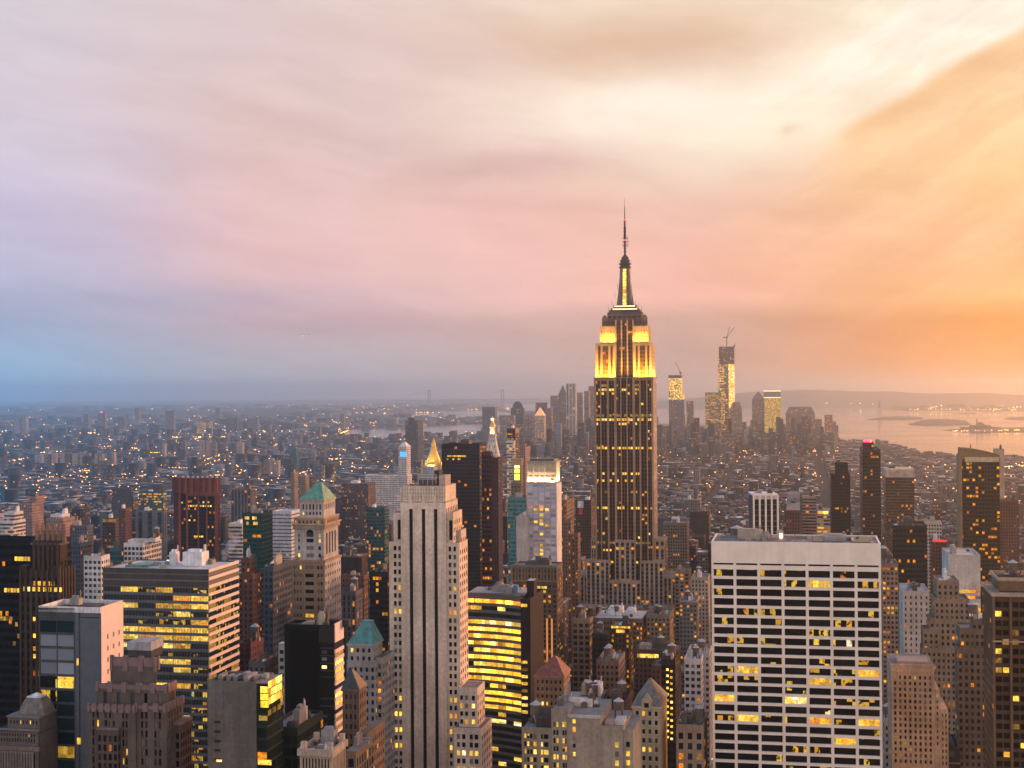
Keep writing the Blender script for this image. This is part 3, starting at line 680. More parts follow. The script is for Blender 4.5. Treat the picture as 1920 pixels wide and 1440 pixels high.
# ---------- tan tower with three dark slots, left of centre
def slot_tower():
    s = Site(751, 836, 940, 640, D=22); W, D, X, Z, H = s.W, s.D, s.X, s.Z, s.H
    root = s.empty('art_deco_tower', 'tan stepped tower with three tall dark window slots up its front')
    sty = S(LIME, (0.022, 0.02, 0.02), bay=2.2, floor=3.55, fw=0.5, fh=0.55, lit=0.06, roof=(0.2, 0.18, 0.17))
    b = MB()
    slots = [(X(766.9), X(773.6)), (X(790.3), X(797.1)), (X(813.1), X(819.7))]
    zt = Z(954)
    cells = facegrid(b, (0, 0, 0), (1, 0, 0), (0, -1, 0), W, 0, H, slots, [(0.5, zt)], 0.9, plain(LIME))
    st = plain(LIME)
    b.prism([(W, 0), (W, D), (0, D), (0, 0.9)], 0, H, S(LIME, bay=3.2, floor=3.55, fw=0.42, fh=0.55, lit=0.05), omit=(3,), cap=False)
    b.box(X(754), X(834), 0.6, D - 1, H - 0.2, Z(911), st, cap=False)
    b.box(0, W, 0, D, H - 0.5, H, plain((0.5, 0.42, 0.36)))
    for k in range(3): xm = (slots[k][0] + slots[k][1]) / 2; b.prism([(xm - 1.2, -0.12), (xm + 1.2, -0.12), (xm + 1.2, 0.3), (xm - 1.2, 0.3)], zt, Z(926), st, top=[(xm - 0.2, -0.12), (xm + 0.2, -0.12), (xm + 0.2, 0.3), (xm - 0.2, 0.3)])
    for k in range(17): x = X(754) + (X(834) - X(754)) * k / 16; b.box(x - 0.16, x + 0.16, 0.45, 0.7, Z(938), Z(910), plain((0.40, 0.33, 0.27)))
    for z in (918, 925, 932): b.box(X(754), X(834), 0.5, 0.65, Z(z), Z(z) + 0.22, plain((0.40, 0.33, 0.27)))
    # wings
    wing = []
    def block(xa, xb, y, f, dd, win=None, wcols=(), side=True):
        x0, x1, z = X(xa), X(xb), Z(y)
        if win: wing.extend(facegrid(b, (x0, f, 0), (1, 0, 0), (0, -1, 0), x1 - x0, 0, z, wcols, win, 0.45, plain(LIME), sill=(0.62, 0.5, 0.4)))
        ss = S(LIME, (0.03, 0.025, 0.02), bay=3.6, floor=3.55, fw=0.42, fh=0.55, lit=0.05, roof=(0.25, 0.22, 0.2), par=0.8)
        b.prism([(x0, f), (x1, f), (x1, f + dd), (x0, f + dd)], 0, z, ss, cap=False, blank=(0,) if not win else ()) if not win else b.prism([(x1, f), (x1, f + dd), (x0, f + dd), (x0, f + 0.46)], 0, z, ss, cap=False, omit=(3,))
        b.face([(x0, f, z - .6), (x1, f, z - .6), (x1, f + dd, z - .6), (x0, f + dd, z - .6)], S((0.22, 0.2, 0.18)))
        s.reg(x0, x1, f, f + dd, z)
    rel = lambda xa, lst: [(X(a) - X(xa), X(c) - X(xa)) for a, c in lst]
    block(736, 751, 962, 1.5, 17, [(Z(1012), Z(975))], rel(736, [(743.5, 749.5)]))
    wz = rows(Z(1024), 14.8 * s.m, 8.6 * s.m, 29)
    block(728, 751, 1016, 0.7, 16, wz, rel(728, [(736.3, 741.8), (745, 751 - .6)]))
    block(836, 848, 960, 1.5, 17, [(Z(1012), Z(975))], rel(836, [(840.2, 846.5)]))
    block(836, 860, 1016, 0.7, 16, wz, rel(836, [(839.6, 844.6), (848.6, 853.6)]))
    block(846, 856, 996, 8, 10)
    block(866, 900, 1277, -8, 15, rows(Z(1292), 14.6 * s.m, 8.4 * s.m, 7), rel(866, [(868, 873.5), (877, 882.5), (889.5, 895.5)]))
    block(860.5, 911, 1347, -12, 21, rows(Z(1359), 14.8 * s.m, 9 * s.m, 12), rel(860.5, [(865.5, 871.5), (875, 881.5), (889, 895), (898, 905)]))
    b.build('wall', FAC, root)
    q = MB()
    for a, c in slots: q.box(a - .05, c + .05, 0.88, 1.0, 0.4, zt + .05)
    q.build('slot_window', 'matte_black', root)
    q = MB()
    for a, c in slots:
        for k in range(60): q.box(a, c, 0.80, 0.9, Z(1440) + k * 2.15, Z(1440) + k * 2.15 + 0.35)
    q.build('slot_spandrel', 'black_metal', root)
    def pick(i, j, pk=picker(('dark', 'dark', 'dark', 'blind'), ('lit',), 0.10, 9)): return pk(i // 9, j + 31 * (i % 2)) if False else pk(i, j)
    r = random.Random(8); row = {}
    def pick(i, j):
        if j not in row: row[j] = r.random()
        return 'lit' if row[j] < 0.16 and r.random() < 0.85 else r.choice(('dark', 'dark', 'grey', 'dark', 'blind'))
    glaze(root, wing, pick)
    q = MB(); z = Z(911)
    q.box(X(755), X(833), 1.2, D - 2, z - 1.2, z - 0.4, plain((0.12, 0.11, 0.1)))
    q.box(X(779), X(812), 6, 18, z - 1, Z(897), plain((0.10, 0.09, 0.085))); q.box(X(777.5), X(813.5), 5.4, 18.6, Z(898), Z(896.6), plain((0.5, 0.45, 0.42)))
    q.box(X(784), X(805), 8, 16, Z(897), Z(878), plain((0.26, 0.27, 0.29))); q.box(X(805), X(814), 9, 16, Z(897), Z(884), plain((0.05, 0.05, 0.05))); q.box(X(816), X(828), 7, 17, z - 1, Z(893), plain((0.42, 0.34, 0.29)))
    for a in (778, 787, 796, 805, 812): q.bar((X(a), 5.6, Z(910)), (X(a), 5.6, Z(891)), 0.28, plain((0.4, 0.36, 0.33)))
    for y in (891, 900): q.bar((X(778), 5.6, Z(y)), (X(812), 5.6, Z(y)), 0.28, plain((0.4, 0.36, 0.33)))
    q.build('penthouse', FAC, root)
slot_tower()

# ---------- tan tower with green copper hip roof
def copper_tower():
    s = Site(547, 609, 1052, 830, xr=639); W, D, X, Z = s.W, s.D, s.X, s.Z
    root = s.empty('copper_roofed_tower', 'tan brick tower with green copper hipped roof and arched upper window')
    tan = (0.30, 0.198, 0.125); b = MB(); wz = rows(Z(1060), 15.0 * s.m, 7 * s.m, 20)
    rel = lambda lst: [(X(a), X(c)) for a, c in lst]
    cells = facegrid(b, (0, 0, 0), (1, 0, 0), (0, -1, 0), W, 0, s.H, rel([(550.5, 553.5), (556, 559), (561.5, 565), (572, 588), (595, 598.5), (601, 604.5)]), wz, 0.6, plain(tan), sill=(0.36, 0.27, 0.2))
    n = 7; cells2 = facegrid(b, (W, 0, 0), (0, 1, 0), (1, 0, 0), D, 0, s.H, even(0, D, n, 0.42), wz, 0.5)
    b.box(0, W - .62, .62, D, 0, s.H - .1, plain(tan), blank=(0, 1, 2, 3))
    z1, z0 = Z(992), s.H; x0, x1 = X(551), X(606)
    wz2 = [(Z(1045), Z(1038)), (Z(1031), Z(1024)), (Z(1017), Z(1010)), (Z(1007), Z(1001))]
    c3 = facegrid(b, (x0, 1.2, 0), (1, 0, 0), (0, -1, 0), x1 - x0, z0 - .2, z1, [(X(a) - x0, X(c) - x0) for a, c in ((557.5, 561.5), (573.5, 587), (596, 600.5))], wz2, 0.6)
    c4 = facegrid(b, (x1, 1.2, 0), (0, 1, 0), (1, 0, 0), D - 3, z0 - .2, z1, even(3, D - 6, 4, 0.5), [(Z(1040), Z(1000))], 0.6)
    b.box(x0, x1 - .65, 1.85, D - 2, z0 - .1, z1 - .1, plain(tan))
    b.box(X(549), X(609), 0.2, D - 1, z1, Z(984), plain((0.30, 0.22, 0.16))); b.box(X(547.5), X(611), -0.6, D, Z(984), Z(981.5), plain((0.42, 0.32, 0.24)))
    b.box(X(550.5), X(607.5), .8, D - 1.5, Z(981.5), Z(972), S(tan, bay=2.3, floor=3.2, fw=.4, fh=.6, lit=.12, par=.2)); b.box(X(549.5), X(608.5), .3, D - 1, Z(972), Z(970.5), plain((0.42, 0.32, 0.24)))
    xa, xb = X(559), X(604)
    c5 = facegrid(b, (xa, 3, 0), (1, 0, 0), (0, -1, 0), xb - xa, Z(971), Z(941), even(1.2, xb - xa - 1, 6, 0.5), [(Z(966), Z(960)), (Z(956), Z(946))], 0.6)
    c6 = facegrid(b, (xb, 3, 0), (0, 1, 0), (1, 0, 0), D - 8, Z(971), Z(941), even(1, D - 9, 6, 0.5), [(Z(956), Z(946))], 0.6)
    b.box(xa, xb - .65, 3.65, D - 5, Z(971), Z(941.2), plain(tan)); b.box(xa - .6, xb + .6, 2.4, D - 4.4, Z(941), Z(938), plain((0.40, 0.27, 0.18)))
    for a in (553, 599): b.prism([(X(a), -.2), (X(a + 7), -.2), (X(a + 7), 2.5), (X(a), 2.5)], s.H - .1, Z(1041), plain((0.28, 0.15, 0.11)), top=[(X(a + 3), .5), (X(a + 4), .5), (X(a + 4), 2), (X(a + 3), 2)])
    b.box(-.5, W + .5, -.5, D + .3, s.H - .6, s.H + .7, plain((0.30, 0.2, 0.14)))
    b.build('wall', FAC, root)
    q = MB(); P = [(xa - .5, 2.5), (xb + .5, 2.5), (xb + .5, D - 4.5), (xa - .5, D - 4.5)]; mx0, mx1, my = X(580), X(589), D / 2
    q.prism(P, Z(938), Z(908), None, top=[(mx0, my - 1), (mx1, my - 1), (mx1, my + 1), (mx0, my + 1)]); q.box(mx0 - .2, mx1 + .2, my - 1.2, my + 1.2, Z(908), Z(906.5))
    rf = q.build('roof', 'copper', root); child('chimney', BULK[3], rf, (X(578), D * .7, Z(938)), (3, 3, 7))
    
    q = MB(); q.lathe(X(580.2), 0, [(0.01, 0)], 8)
    ar = MB(); cx, cz, R = X(580.2), Z(1000), (X(587) - X(573.5)) / 2
    pts = [(cx + R * math.cos(a), 1.12, cz + R * math.sin(a)) for a in [k * PI / 10 for k in range(11)]]
    ar.face(pts); ar.box(cx - R, cx + R, 1.0, 1.18, cz - 0.6, cz - 0.1); ar.build('arched_window', PANES['dark'], root)
    glaze(root, cells + c3 + c5, picker(('dark', 'dark', 'grey', 'blind'), ('lit',), 0.10, 12)); glaze(root, cells2 + c4 + c6, picker(p=0.05, seed=2), nmax=0)
copper_tower()

# ---------- office block with pale spandrel bands
def banded_office():
    s = Site(193.5, 390, 1065, 650, xr=446); W, D, X, Z, H = s.W, s.D, s.X, s.Z, s.H
    root = s.empty('banded_office_block', 'wide glass office block with pale stripes round its side and rooftop plant', 'office building')
    b = MB(); pitch = 14.75 * s.m
    zs = rows(Z(1099), pitch, 9.4 * s.m, 26); P6 = even(0, W, 6, 0.985)
    cells = facegrid(b, (0, 0, 0), (1, 0, 0), (0, -1, 0), W, 0, H, P6, zs, 0.35)
    b.box(0, W - .4, .4, D, 0, H - .8, None)
    for k in range(72):                                       # close mullions over the spandrels and glass
        x = W * k / 71; b.box(x - .07, x + .07, -.12, .02, 0, Z(1097), None)
    b.build('wall', 'grey_panel', root)
    q = MB()
    for y0, y1 in ((1064, 1073), (1075, 1084), (1087, 1097)): q.box(-.15, W + .1, -.2, .2, Z(y1), Z(y0)); q.box(W - .1, W + .3, -.2, D, Z(y1), Z(y0))
    q.build('louvre_band', mat('brown_louvre', (0.05, 0.036, 0.03), 0.6), root)
    q = MB(); n = 26
    for k in range(-2, n): z = Z(1099) - pitch * k; q.box(W - .05, W + .55, -.05, D + .05, z, z + 5.6 * s.m)
    q.build('spandrel_band', 'rose_panel', root)
    sc2 = facegrid(MB(), (W, 0, 0), (0, 1, 0), (1, 0, 0), D, 0, H, even(0, D, 4, 1.0), zs, -0.02)
    rp = {24: .8, 23: .75, 25: .25, 22: .15, 21: .15, 20: .95, 19: .9, 18: .7, 17: .3, 16: .55, 15: .35, 14: .2, 13: .25, 12: .15, 11: .3, 10: .3, 9: .3, 8: .3}
    pk = picker(('teal', 'teal', 'part', 'dark'), ('lit',), 0.2, 15, rp)
    glaze(root, cells, lambda i, j: ('teal' if i == 0 and j > 14 else 'part' if i == 5 and j < 18 else pk(i, j))); glaze(root, sc2, picker(('teal', 'part'), ('part', 'dim'), 0.5, 4), nmax=0)
    q = MB(); q.box(.5, W - .5, .5, D - .5, H - 1.2, H - .5); q.build('roof', mat('pale_roof_membrane', (0.52, 0.49, 0.50), 0.85), root)
    q = MB()
    for x0, x1, y0, y1 in ((0, W, 0, .6), (0, W, D - .6, D), (0, .6, .6, D - .6), (W - .6, W, .6, D - .6)): q.box(x0, x1, y0, y1, H - 1.3, H)
    q.build('parapet', 'steel', root)
    roof_kit(root, X(200), X(380), 3, D - 3, H - .4, 0, 0, .5, small=10)
    child('bulkhead', BULK[1], root, (X(330), D * .62, H - .5), (9.5, 8, 6.2)); child('bulkhead', BULK[1], root, (X(290), D * .6, H - .5), (3.2, 4, 6)); child('bulkhead', BULK[0], root, (X(348), D * .75, H - .5), (5, 4, 2))
    q = MB()
    for k in range(5): q.bar((X(222 + k * 8), D * .25, H - .2), (X(228 + k * 8), D * .75, H - .2), 0.8)
    q.box(X(220), X(262), D * .22, D * .26, H - .5, H + .6); q.build('cooling_plant', 'teal', root)
    q = MB(); q.box(X(268), X(275), D * .7, D * .74, H + .2, H + 1.0); q.build('roof_lamp', lamp_mat('green_roof_lamp', (0.5, 1.0, 0.65), 2.0), root)
banded_office()

# ---------- glass tower with a plain rose-white side
def rose_side_tower():
    s = Site(72, 188, 1139, 480, xr=231); W, D, X, Z, H = s.W, s.D, s.X, s.Z, s.H
    root = s.empty('glass_office_tower', 'blue-grey glass tower with a blank rose-white side wall', 'office building')
    b = MB(); xg = X(140); zs = rows(Z(1163), 26.0 * s.m, 21.5 * s.m, 13)
    cells = facegrid(b, (0, 0, 0), (1, 0, 0), (0, -1, 0), xg, 0, H, even(.4, xg - .3, 2, 0.97), zs, 0.4)
    b.box(.2, xg, .45, D, 0, H - 1.3, None); b.build('curtain_frame', 'slate', root)
    b = MB(); b.box(xg, X(147), .1, 1.5, 0, H - .2); b.box(xg + .05, W - .1, 1.2, D, 0, H - 1.3); b.box(X(147), W - .1, .6, 1.3, 0, H + .4)
    for k in range(16): b.box(X(147), W - .1, .56, .62, Z(1139) - 5.4 * k - .12, Z(1139) - 5.4 * k)
    b.build('metal_wall', mat('blue_grey_panel', (0.10, 0.12, 0.15), 0.35, 0.35, 0.1, 0.25), root)
    b = MB()
    yy = even(1.0, D - 1.0, 3, 0.2); zz = [(Z(y + 9), Z(y)) for y in (1300, 1278, 1256, 1234, 1212, 1190)]
    c2 = facegrid(b, (W, .6, 0), (0, 1, 0), (1, 0, 0), D - .6, 0, H + .6, [(D * .25, D * .31), (D * .5, D * .56), (D * .74, D * .80)], zz, 0.3)
    b.box(W - .5, W - .3, .6, D, 0, H + .5); b.build('side_wall', 'rose_panel', root)
    b = MB()
    for x0, x1, y0, y1 in ((0, W, 0, .5), (0, W, D - .5, D), (0, .5, .5, D - .5)): b.box(x0, x1, y0, y1, H - 1.4, H + .5)
    b.build('parapet', 'white', root)
    b = MB(); b.box(.5, W - .5, .5, D - .5, H - 3.2, H - 2.8); b.box(X(115), X(165), D * .3, D * .7, H - 1.2, H + .2)
    for k in range(6): b.bar((X(90 + k * 14), D * .25, H - .8), (X(97 + k * 14), D * .8, H - .8), .6)
    b.build('roof', 'dark_roof', root)
    kind = {}
    for j in range(13):
        for i in range(2): kind[(i, j)] = 'sky' if j in (11, 10, 9) else 'teal'
    kind.update({(0, 8): 'part', (1, 8): 'lit', (0, 7): 'part', (0, 3): 'part', (1, 3): 'dim', (1, 0): 'lit', (0, 0): 'part', (1, 1): 'part'})
    glaze(root, cells, lambda i, j: kind.get((i, j), 'teal')); glaze(root, c2, lambda i, j: 'blind', nmax=30, name='side_window')
    roof_kit(root, X(90), X(175), D * .15, D * .9, H - 2.6, 1, 0, .7, small=9)
    b = MB(); b.box(X(143), X(146.5), .02, .12, Z(1245), Z(1232)); b.box(X(143), X(150), .02, .12, Z(1392), Z(1380)); b.build('lit_corner', PANES['lit'], root)
rose_side_tower()

# ---------- brown ziggurat at the lower left
def ziggurat():
    s = Site(165, 312, 1322, 430, xr=346); W, D, X, Z, H = s.W, s.D, s.X, s.Z, s.H
    root = s.empty('stepped_tower', 'brown stepped tower with scalloped parapets and grey metal tank room on top')
    b = MB(); cells, side = [], []
    base = 0
    def tier(xa, xb, ytop, f, dd, z0, xs, zs, zside):
        x0, x1 = X(xa, f), X(xb, f); z1 = Z(ytop, f)
        cells.extend(facegrid(b, (x0, f, 0), (1, 0, 0), (0, -1, 0), x1 - x0, z0, z1, [(X(a, f) - x0, X(c, f) - x0) for a, c in xs], zs, .5, sill=(0.30, 0.25, 0.23)))
        side.extend(facegrid(b, (x1, f, 0), (0, 1, 0), (1, 0, 0), dd, z0, z1, even(1, dd - 1, 5, .45), zside, .5))
        b.box(x0, x1 - .55, f + .55, f + dd, z0, z1 - 1, None); s.reg(x0, x1, f, f + dd, z1)
        return x0, x1, z1
    zs = rows(Z(1332), 17.2 * s.m, 12.5 * s.m, 14)
    tier(165, 254, 1322, 0, D, 0, [(173, 176.5), (181, 185), (196, 201), (204, 208), (211, 215), (229, 232.5), (235, 239)], zs, zs)
    tier(254, 312, 1318, 0.8, D - 1, 0, [(264, 268.5), (272, 276.5), (289, 293), (297, 302)], zs, zs)
    tier(181, 314, 1281, 4, D - 7, H - 14, [(194, 200.5), (219, 226), (245, 252), (270, 276.5), (296, 302.5)], [(Z(1317, 4), Z(1296, 4))], [(Z(1313, 4), Z(1292, 4))])
    tier(208, 294, 1231, 8, D - 13, Z(1290), [(222, 228), (247, 253), (272, 278)], [(Z(1279, 8), Z(1257, 8))], [(Z(1276, 8), Z(1252, 8))])
    b.build('wall', 'brown_stone', root)
    q = MB()
    for (xa, xb, y, f, dd, n, hh) in ((181, 314, 1281, 4, D - 7, 5, 9), (208, 294, 1231, 8, D - 13, 3, 16), (165, 254, 1322, 0, D, 7, 7), (254, 312, 1318, .8, D - 1, 3, 7)):
        x0, x1 = X(xa, f), X(xb, f); z = Z(y, f); h = hh * s.m; p = (x1 - x0) / n
        for k in range(n):                                     # scalloped hoods between the piers
            a = x0 + p * k
            pts = [(a + p * u, z + (h * .28 if 0.28 < u < 0.72 else 0) - (h if 0.2 < u < 0.8 else h * .45)) for u in (0, .2001, .28, .5, .72, .7999, 1)]
            q.box(a + p * .2, a + p * .8, f - .35, f + .3, z - h, z - .1); q.box(a + p * .12, a + p * .2, f - .35, f + .2, z - h * .6, z + .3); q.box(a + p * .8, a + p * .88, f - .35, f + .2, z - h * .6, z + .3)
        for k in range(n + 1): q.box(max(x0, x0 + p * k - .8), min(x1, x0 + p * k + .8), f - .6, f + .3, z - h * 1.6, z + .6)
        for k in range(6): yy = f + (dd - 1.4) * k / 5; q.box(x1 - .3, x1 + .5, yy, yy + 1.3, z - h * 1.4, z + .7); 
        q.box(x1 - .3, x1 + .3, f, f + dd, z - h * .8, z)
        q.box(x0 + .3, x1 - .3, f + .3, f + .6, z - .6, z)
    q.build('parapet', 'pink_stone', root)
    q = MB(); z = Z(1231, 8); X = lambda v: s.X(v, 11); Z = lambda v: s.Z(v, 11)
    q.box(X(241), X(284), 11, 19, z - .6, Z(1217), plain((0.06, 0.06, 0.065))); q.box(X(240), X(261.5), 10.6, 19.4, Z(1217), Z(1202), plain((0.30, 0.30, 0.33))); q.box(X(262), X(284.5), 10.6, 19.4, Z(1217), Z(1201), plain((0.36, 0.33, 0.34)))
    q.build('tank_room', FAC, root)
    X, Z = s.X, s.Z; q = MB(); q.box(X(187), X(226), -1.8, 0, 0, Z(1363), S((0.105, 0.076, 0.065), (0.008, 0.007, 0.007), bay=1.75, floor=17.2 * s.m, fw=.55, fh=.66, lit=.04, par=.5)); q.box(X(186), X(227), -2.1, 0, Z(1364), Z(1360), plain((0.20, 0.135, 0.125))); x0, x1, z1 = X(316, 6), X(338, 6), Z(1352, 6); q.box(x0, x1, 6, 14, 0, z1, S((0.105, 0.076, 0.065), (0.008, 0.007, 0.007), bay=1.75, floor=17.2 * s.m, fw=.5, fh=.66, lit=.04, par=.8)); q.box(x0 - .2, x1 + .2, 5.7, 14.3, z1 - .2, z1 + .6, plain((0.24, 0.18, 0.165)))
    q.build('bay', FAC, root)
    r = random.Random(3)
    glaze(root, cells, lambda i, j: 'lit' if r.random() < .035 else r.choice(('dark', 'dark', 'dark', 'blind', 'grey'))); glaze(root, side, picker(('dark', 'blind'), seed=6), nmax=0)
ziggurat()

# ---------- black glass slab and gothic tower at the left edge
BLK = S((0.010, 0.009, 0.009), (0.007, 0.006, 0.006), bay=1.6, floor=3.8, fw=0.86, fh=0.55, lit=0.03, span=0.7, gain=1.0, roof=(0.02, 0.02, 0.02))
def black_slab():
    s = Site(-50, 112, 1008, 660, xr=133); root = s.empty('black_glass_tower', 'black glass slab rising behind the pinnacled brown tower, at the edge', 'office building')
    b = MB(); b.box(0, s.W, 0, s.D, 0, s.H, BLK, rim=1); b.build('wall', FAC, root); r = random.Random(4)
    for y, xa, xb, p in ((1046, 30, 58, .9), (1105, 10, 42, .95), (1158, 2, 40, .6), (1190, 28, 42, .5), (1204, 2, 26, .4), (1215, 22, 34, .3), (1168, 30, 40, .4)):
        x = s.X(xa)
        while x < s.X(xb):
            if r.random() < p: child('window', PM['lit' if y in (1046, 1105) else 'dim'], root, (x, -.03, s.Z(y)), (1.3, 1, 1.9))
            x += 1.6
black_slab()
def pinnacled_tower():
    s = Site(37, 110, 1070, 560, xr=140); W, D, X, Z, H = s.W, s.D, s.X, s.Z, s.H
    root = s.empty('gothic_tower', 'dark brown tower with a crown of slim pinnacles')
    br = (0.052, 0.034, 0.026); sty = S(br, (0.015, 0.012, 0.012), bay=2.5, floor=3.6, fw=.42, fh=.6, lit=.03, span=.5, roof=(0.06, 0.05, 0.05))
    b = MB(); b.box(0, W, 0, D, 0, H, sty, rim=1)
    x0, x1 = X(56), X(108); b.box(x0, x1, 2, D - 5, H - 2, Z(1014), sty.k(bay=3.6, floor=11, fh=.75, fw=.4)); b.box(x0 - .5, x1 + .5, 1.5, D - 4.5, Z(1022), Z(1018), plain((0.14, 0.095, 0.075)))
    b.box(X(60), X(105), 4, D - 8, Z(1014), Z(1004), plain((0.06, 0.04, 0.03)))
    for k in range(6): x = x0 + (x1 - x0) * (k + .5) / 6; b.box(x - .5, x + .5, 1.3, 2.1, H, Z(1016), plain((0.07, 0.045, 0.033)))
    for k in range(8): x = W * k / 7.2; b.box(x, x + .8, -.5, .1, 0, H + .5, plain((0.07, 0.045, 0.033)))
    for k in range(6): yy = D * k / 5.5; b.box(W - .1, W + .5, yy, yy + .9, 0, H + 1, plain((0.11, 0.07, 0.05)))
    for xx in (0, W - 3): b.box(xx, xx + 3, 0, 3, H, H + 2, plain(br))
    b.build('wall', FAC, root)
    for a in (61, 71, 81, 91, 101, 111):
        q = MB(); x = X(a); q.lathe(x, 4, [(.95, Z(1018)), (.9, Z(998)), (1.15, Z(997)), (.8, Z(993)), (.55, Z(985)), (.01, Z(981))], 8, plain((0.22, 0.13, 0.09))); q.build('pinnacle', FAC, root)
    r = random.Random(2)
    for y, xa, xb in ((1093, 62, 98), (1104, 60, 96), (1104, 43, 54), (1104, 101, 111)):
        x = X(xa)
        while x < X(xb): child('window', PM['lit'], root, (x + .8, -.04, Z(y)), (1.35, 1, 1.7)); x += 1.9
    for y in (1160, 1191, 1215, 1229): child('window', PM['lit'], root, (X(66), -.04, Z(y)), (2, 1, 1.6))
    q = MB(); 
pinnacled_tower()

# ---------- beige block with glowing glass corner
def glow_corner_block():
    s = Site(389, 480, 1276, 430, D=15); W, D, X, Z, H = s.W, s.D, s.X, s.Z, s.H
    root = s.empty('beige_office_block', 'beige blank-walled block with a glowing glass corner', 'office building')
    b = MB(); wall = plain((0.135, 0.115, 0.102))
    b.box(0, W, 0, D, 0, H, wall, rim=1.2); b.box(X(392), X(418), -.12, .1, Z(1328), Z(1279), plain((0.13, 0.12, 0.12)))
    for y in (1345, 1370, 1395, 1420): b.box(0, W, -.05, .02, Z(y), Z(y) + .12, plain((0.16, 0.14, 0.13)))
    for y in (1355, 1373, 1391, 1408, 1425): b.box(X(401), X(413), -.08, .05, Z(y), Z(y) + .7, plain((0.03, 0.03, 0.03)))
    b.build('wall', FAC, root); child('window', PM['lit'], root, (X(410), -.1, Z(1425)), (1.8, 1, .7))
    r = X(499)
    b = MB(); gl = S((0.02, 0.022, 0.02), (0.012, 0.02, 0.016), bay=2.2, floor=3.6, fw=.92, fh=.8, lit=.12, span=.6, roof=(0.2, 0.2, 0.2))
    b.box(W + .02, r, .5, D - 1, 0, H - .4, gl, rim=.8); b.build('glass_wing', FAC, root)
    for j in range(3):
        for k in range(2): child('window', PM['glow' if k == 0 else 'lit'], root, (W + (r - W) * (.2 + .62) + k * 0.01 - (0 if k else 0.3), .46, Z(1290 + j * 13.5)), (2.2, 1, 1.9))
        for k in range(5): child('window', PM['lit' if (k + j) % 3 else 'glow'], root, (r + .04, 1.6 + (D - 3) * (k + .5) / 5.2, Z(1283 + j * 15)), ((D - 3) / 5.6, 1, 2.1), PI / 2)
    child('window', PM['dim'], root, (W + 2, .46, Z(1343)), (2.6, 1, 1.4)); child('window', PM['lit'], root, (W + 2.4, .46, Z(1425)), (4.2, 1, 1.5))
    for k in range(3): child('window', PM['dim'], root, (r + .04, 2.5 + k * 4, Z(1335)), (2.4, 1, 1.6), PI / 2)
    q = MB()
    for k in range(7): q.box(X(398 + k * 13), X(406 + k * 13), D * random.uniform(.2, .5), D * random.uniform(.55, .8), H - 1, H + random.uniform(.2, 1.2))
    q.build('roof_plant', 'mid', root)
glow_corner_block()

# ---------- black box with diagonal-looking lit side
def black_box():
    s = Site(533, 627, 1170, 560, xr=643); W, D, X, Z, H = s.W, s.D, s.X, s.Z, s.H
    root = s.empty('black_box_building', 'black box of a building with pale slatted side and lit floors', 'office building')
    b = MB(); b.box(0, W, 0, D, 0, H, plain((0.012, 0.0105, 0.01), (0.1, 0.09, 0.085)), rim=1.1)
    b.box(X(541), X(598), -.1, .1, 0, Z(1180), plain((0.004, 0.004, 0.004))); b.box(X(598), W, -.12, .1, Z(1203), Z(1171), plain((0.036, 0.027, 0.023)))
    for y in (1214, 1228, 1256, 1242, 1268, 1308, 1322): b.box(X(600), W, -.15, .1, Z(y), Z(y) + .5, plain((0.055, 0.05, 0.047)))
    b.build('wall', FAC, root)
    b = MB(); b.box(W - .1, W + .35, 0, D, Z(1202), H + .6); p = 15 * s.m
    for k in range(14): b.box(W - .1, W + .45, -.1, D, Z(1222) - p * k, Z(1222) - p * k + 6.5 * s.m)
    b.build('spandrel_band', 'rose_panel', root)
    for k in range(13): child('window', PM['lit' if k in (1, 2, 3, 5, 6) else 'dim' if k in (0, 8, 9) else 'teal'], root, (W + .1, D / 2, Z(1222) - p * k - 4 * s.m), (D - .4, 1, 8 * s.m), PI / 2)
    for y, k in ((1220, 'grey'), (1233, 'sky'), (1248, 'lit'), (1339, 'grey'), (1355, 'grey'), (1368, 'sky')): child('window', PM[k], root, (X(608), -.2, Z(y)), (2.0, 1, 1.2))
    roof_kit(root, 2, W - 2, 1, D - 1, H - 1, 3, 0, .6, small=9)
    tank = MB(); tank.box(X(590), X(641), D - 2, D + 1, H - 2, H + .8, plain((0.05, 0.045, 0.045))); tank.build('screen_wall', FAC, root)
black_box()

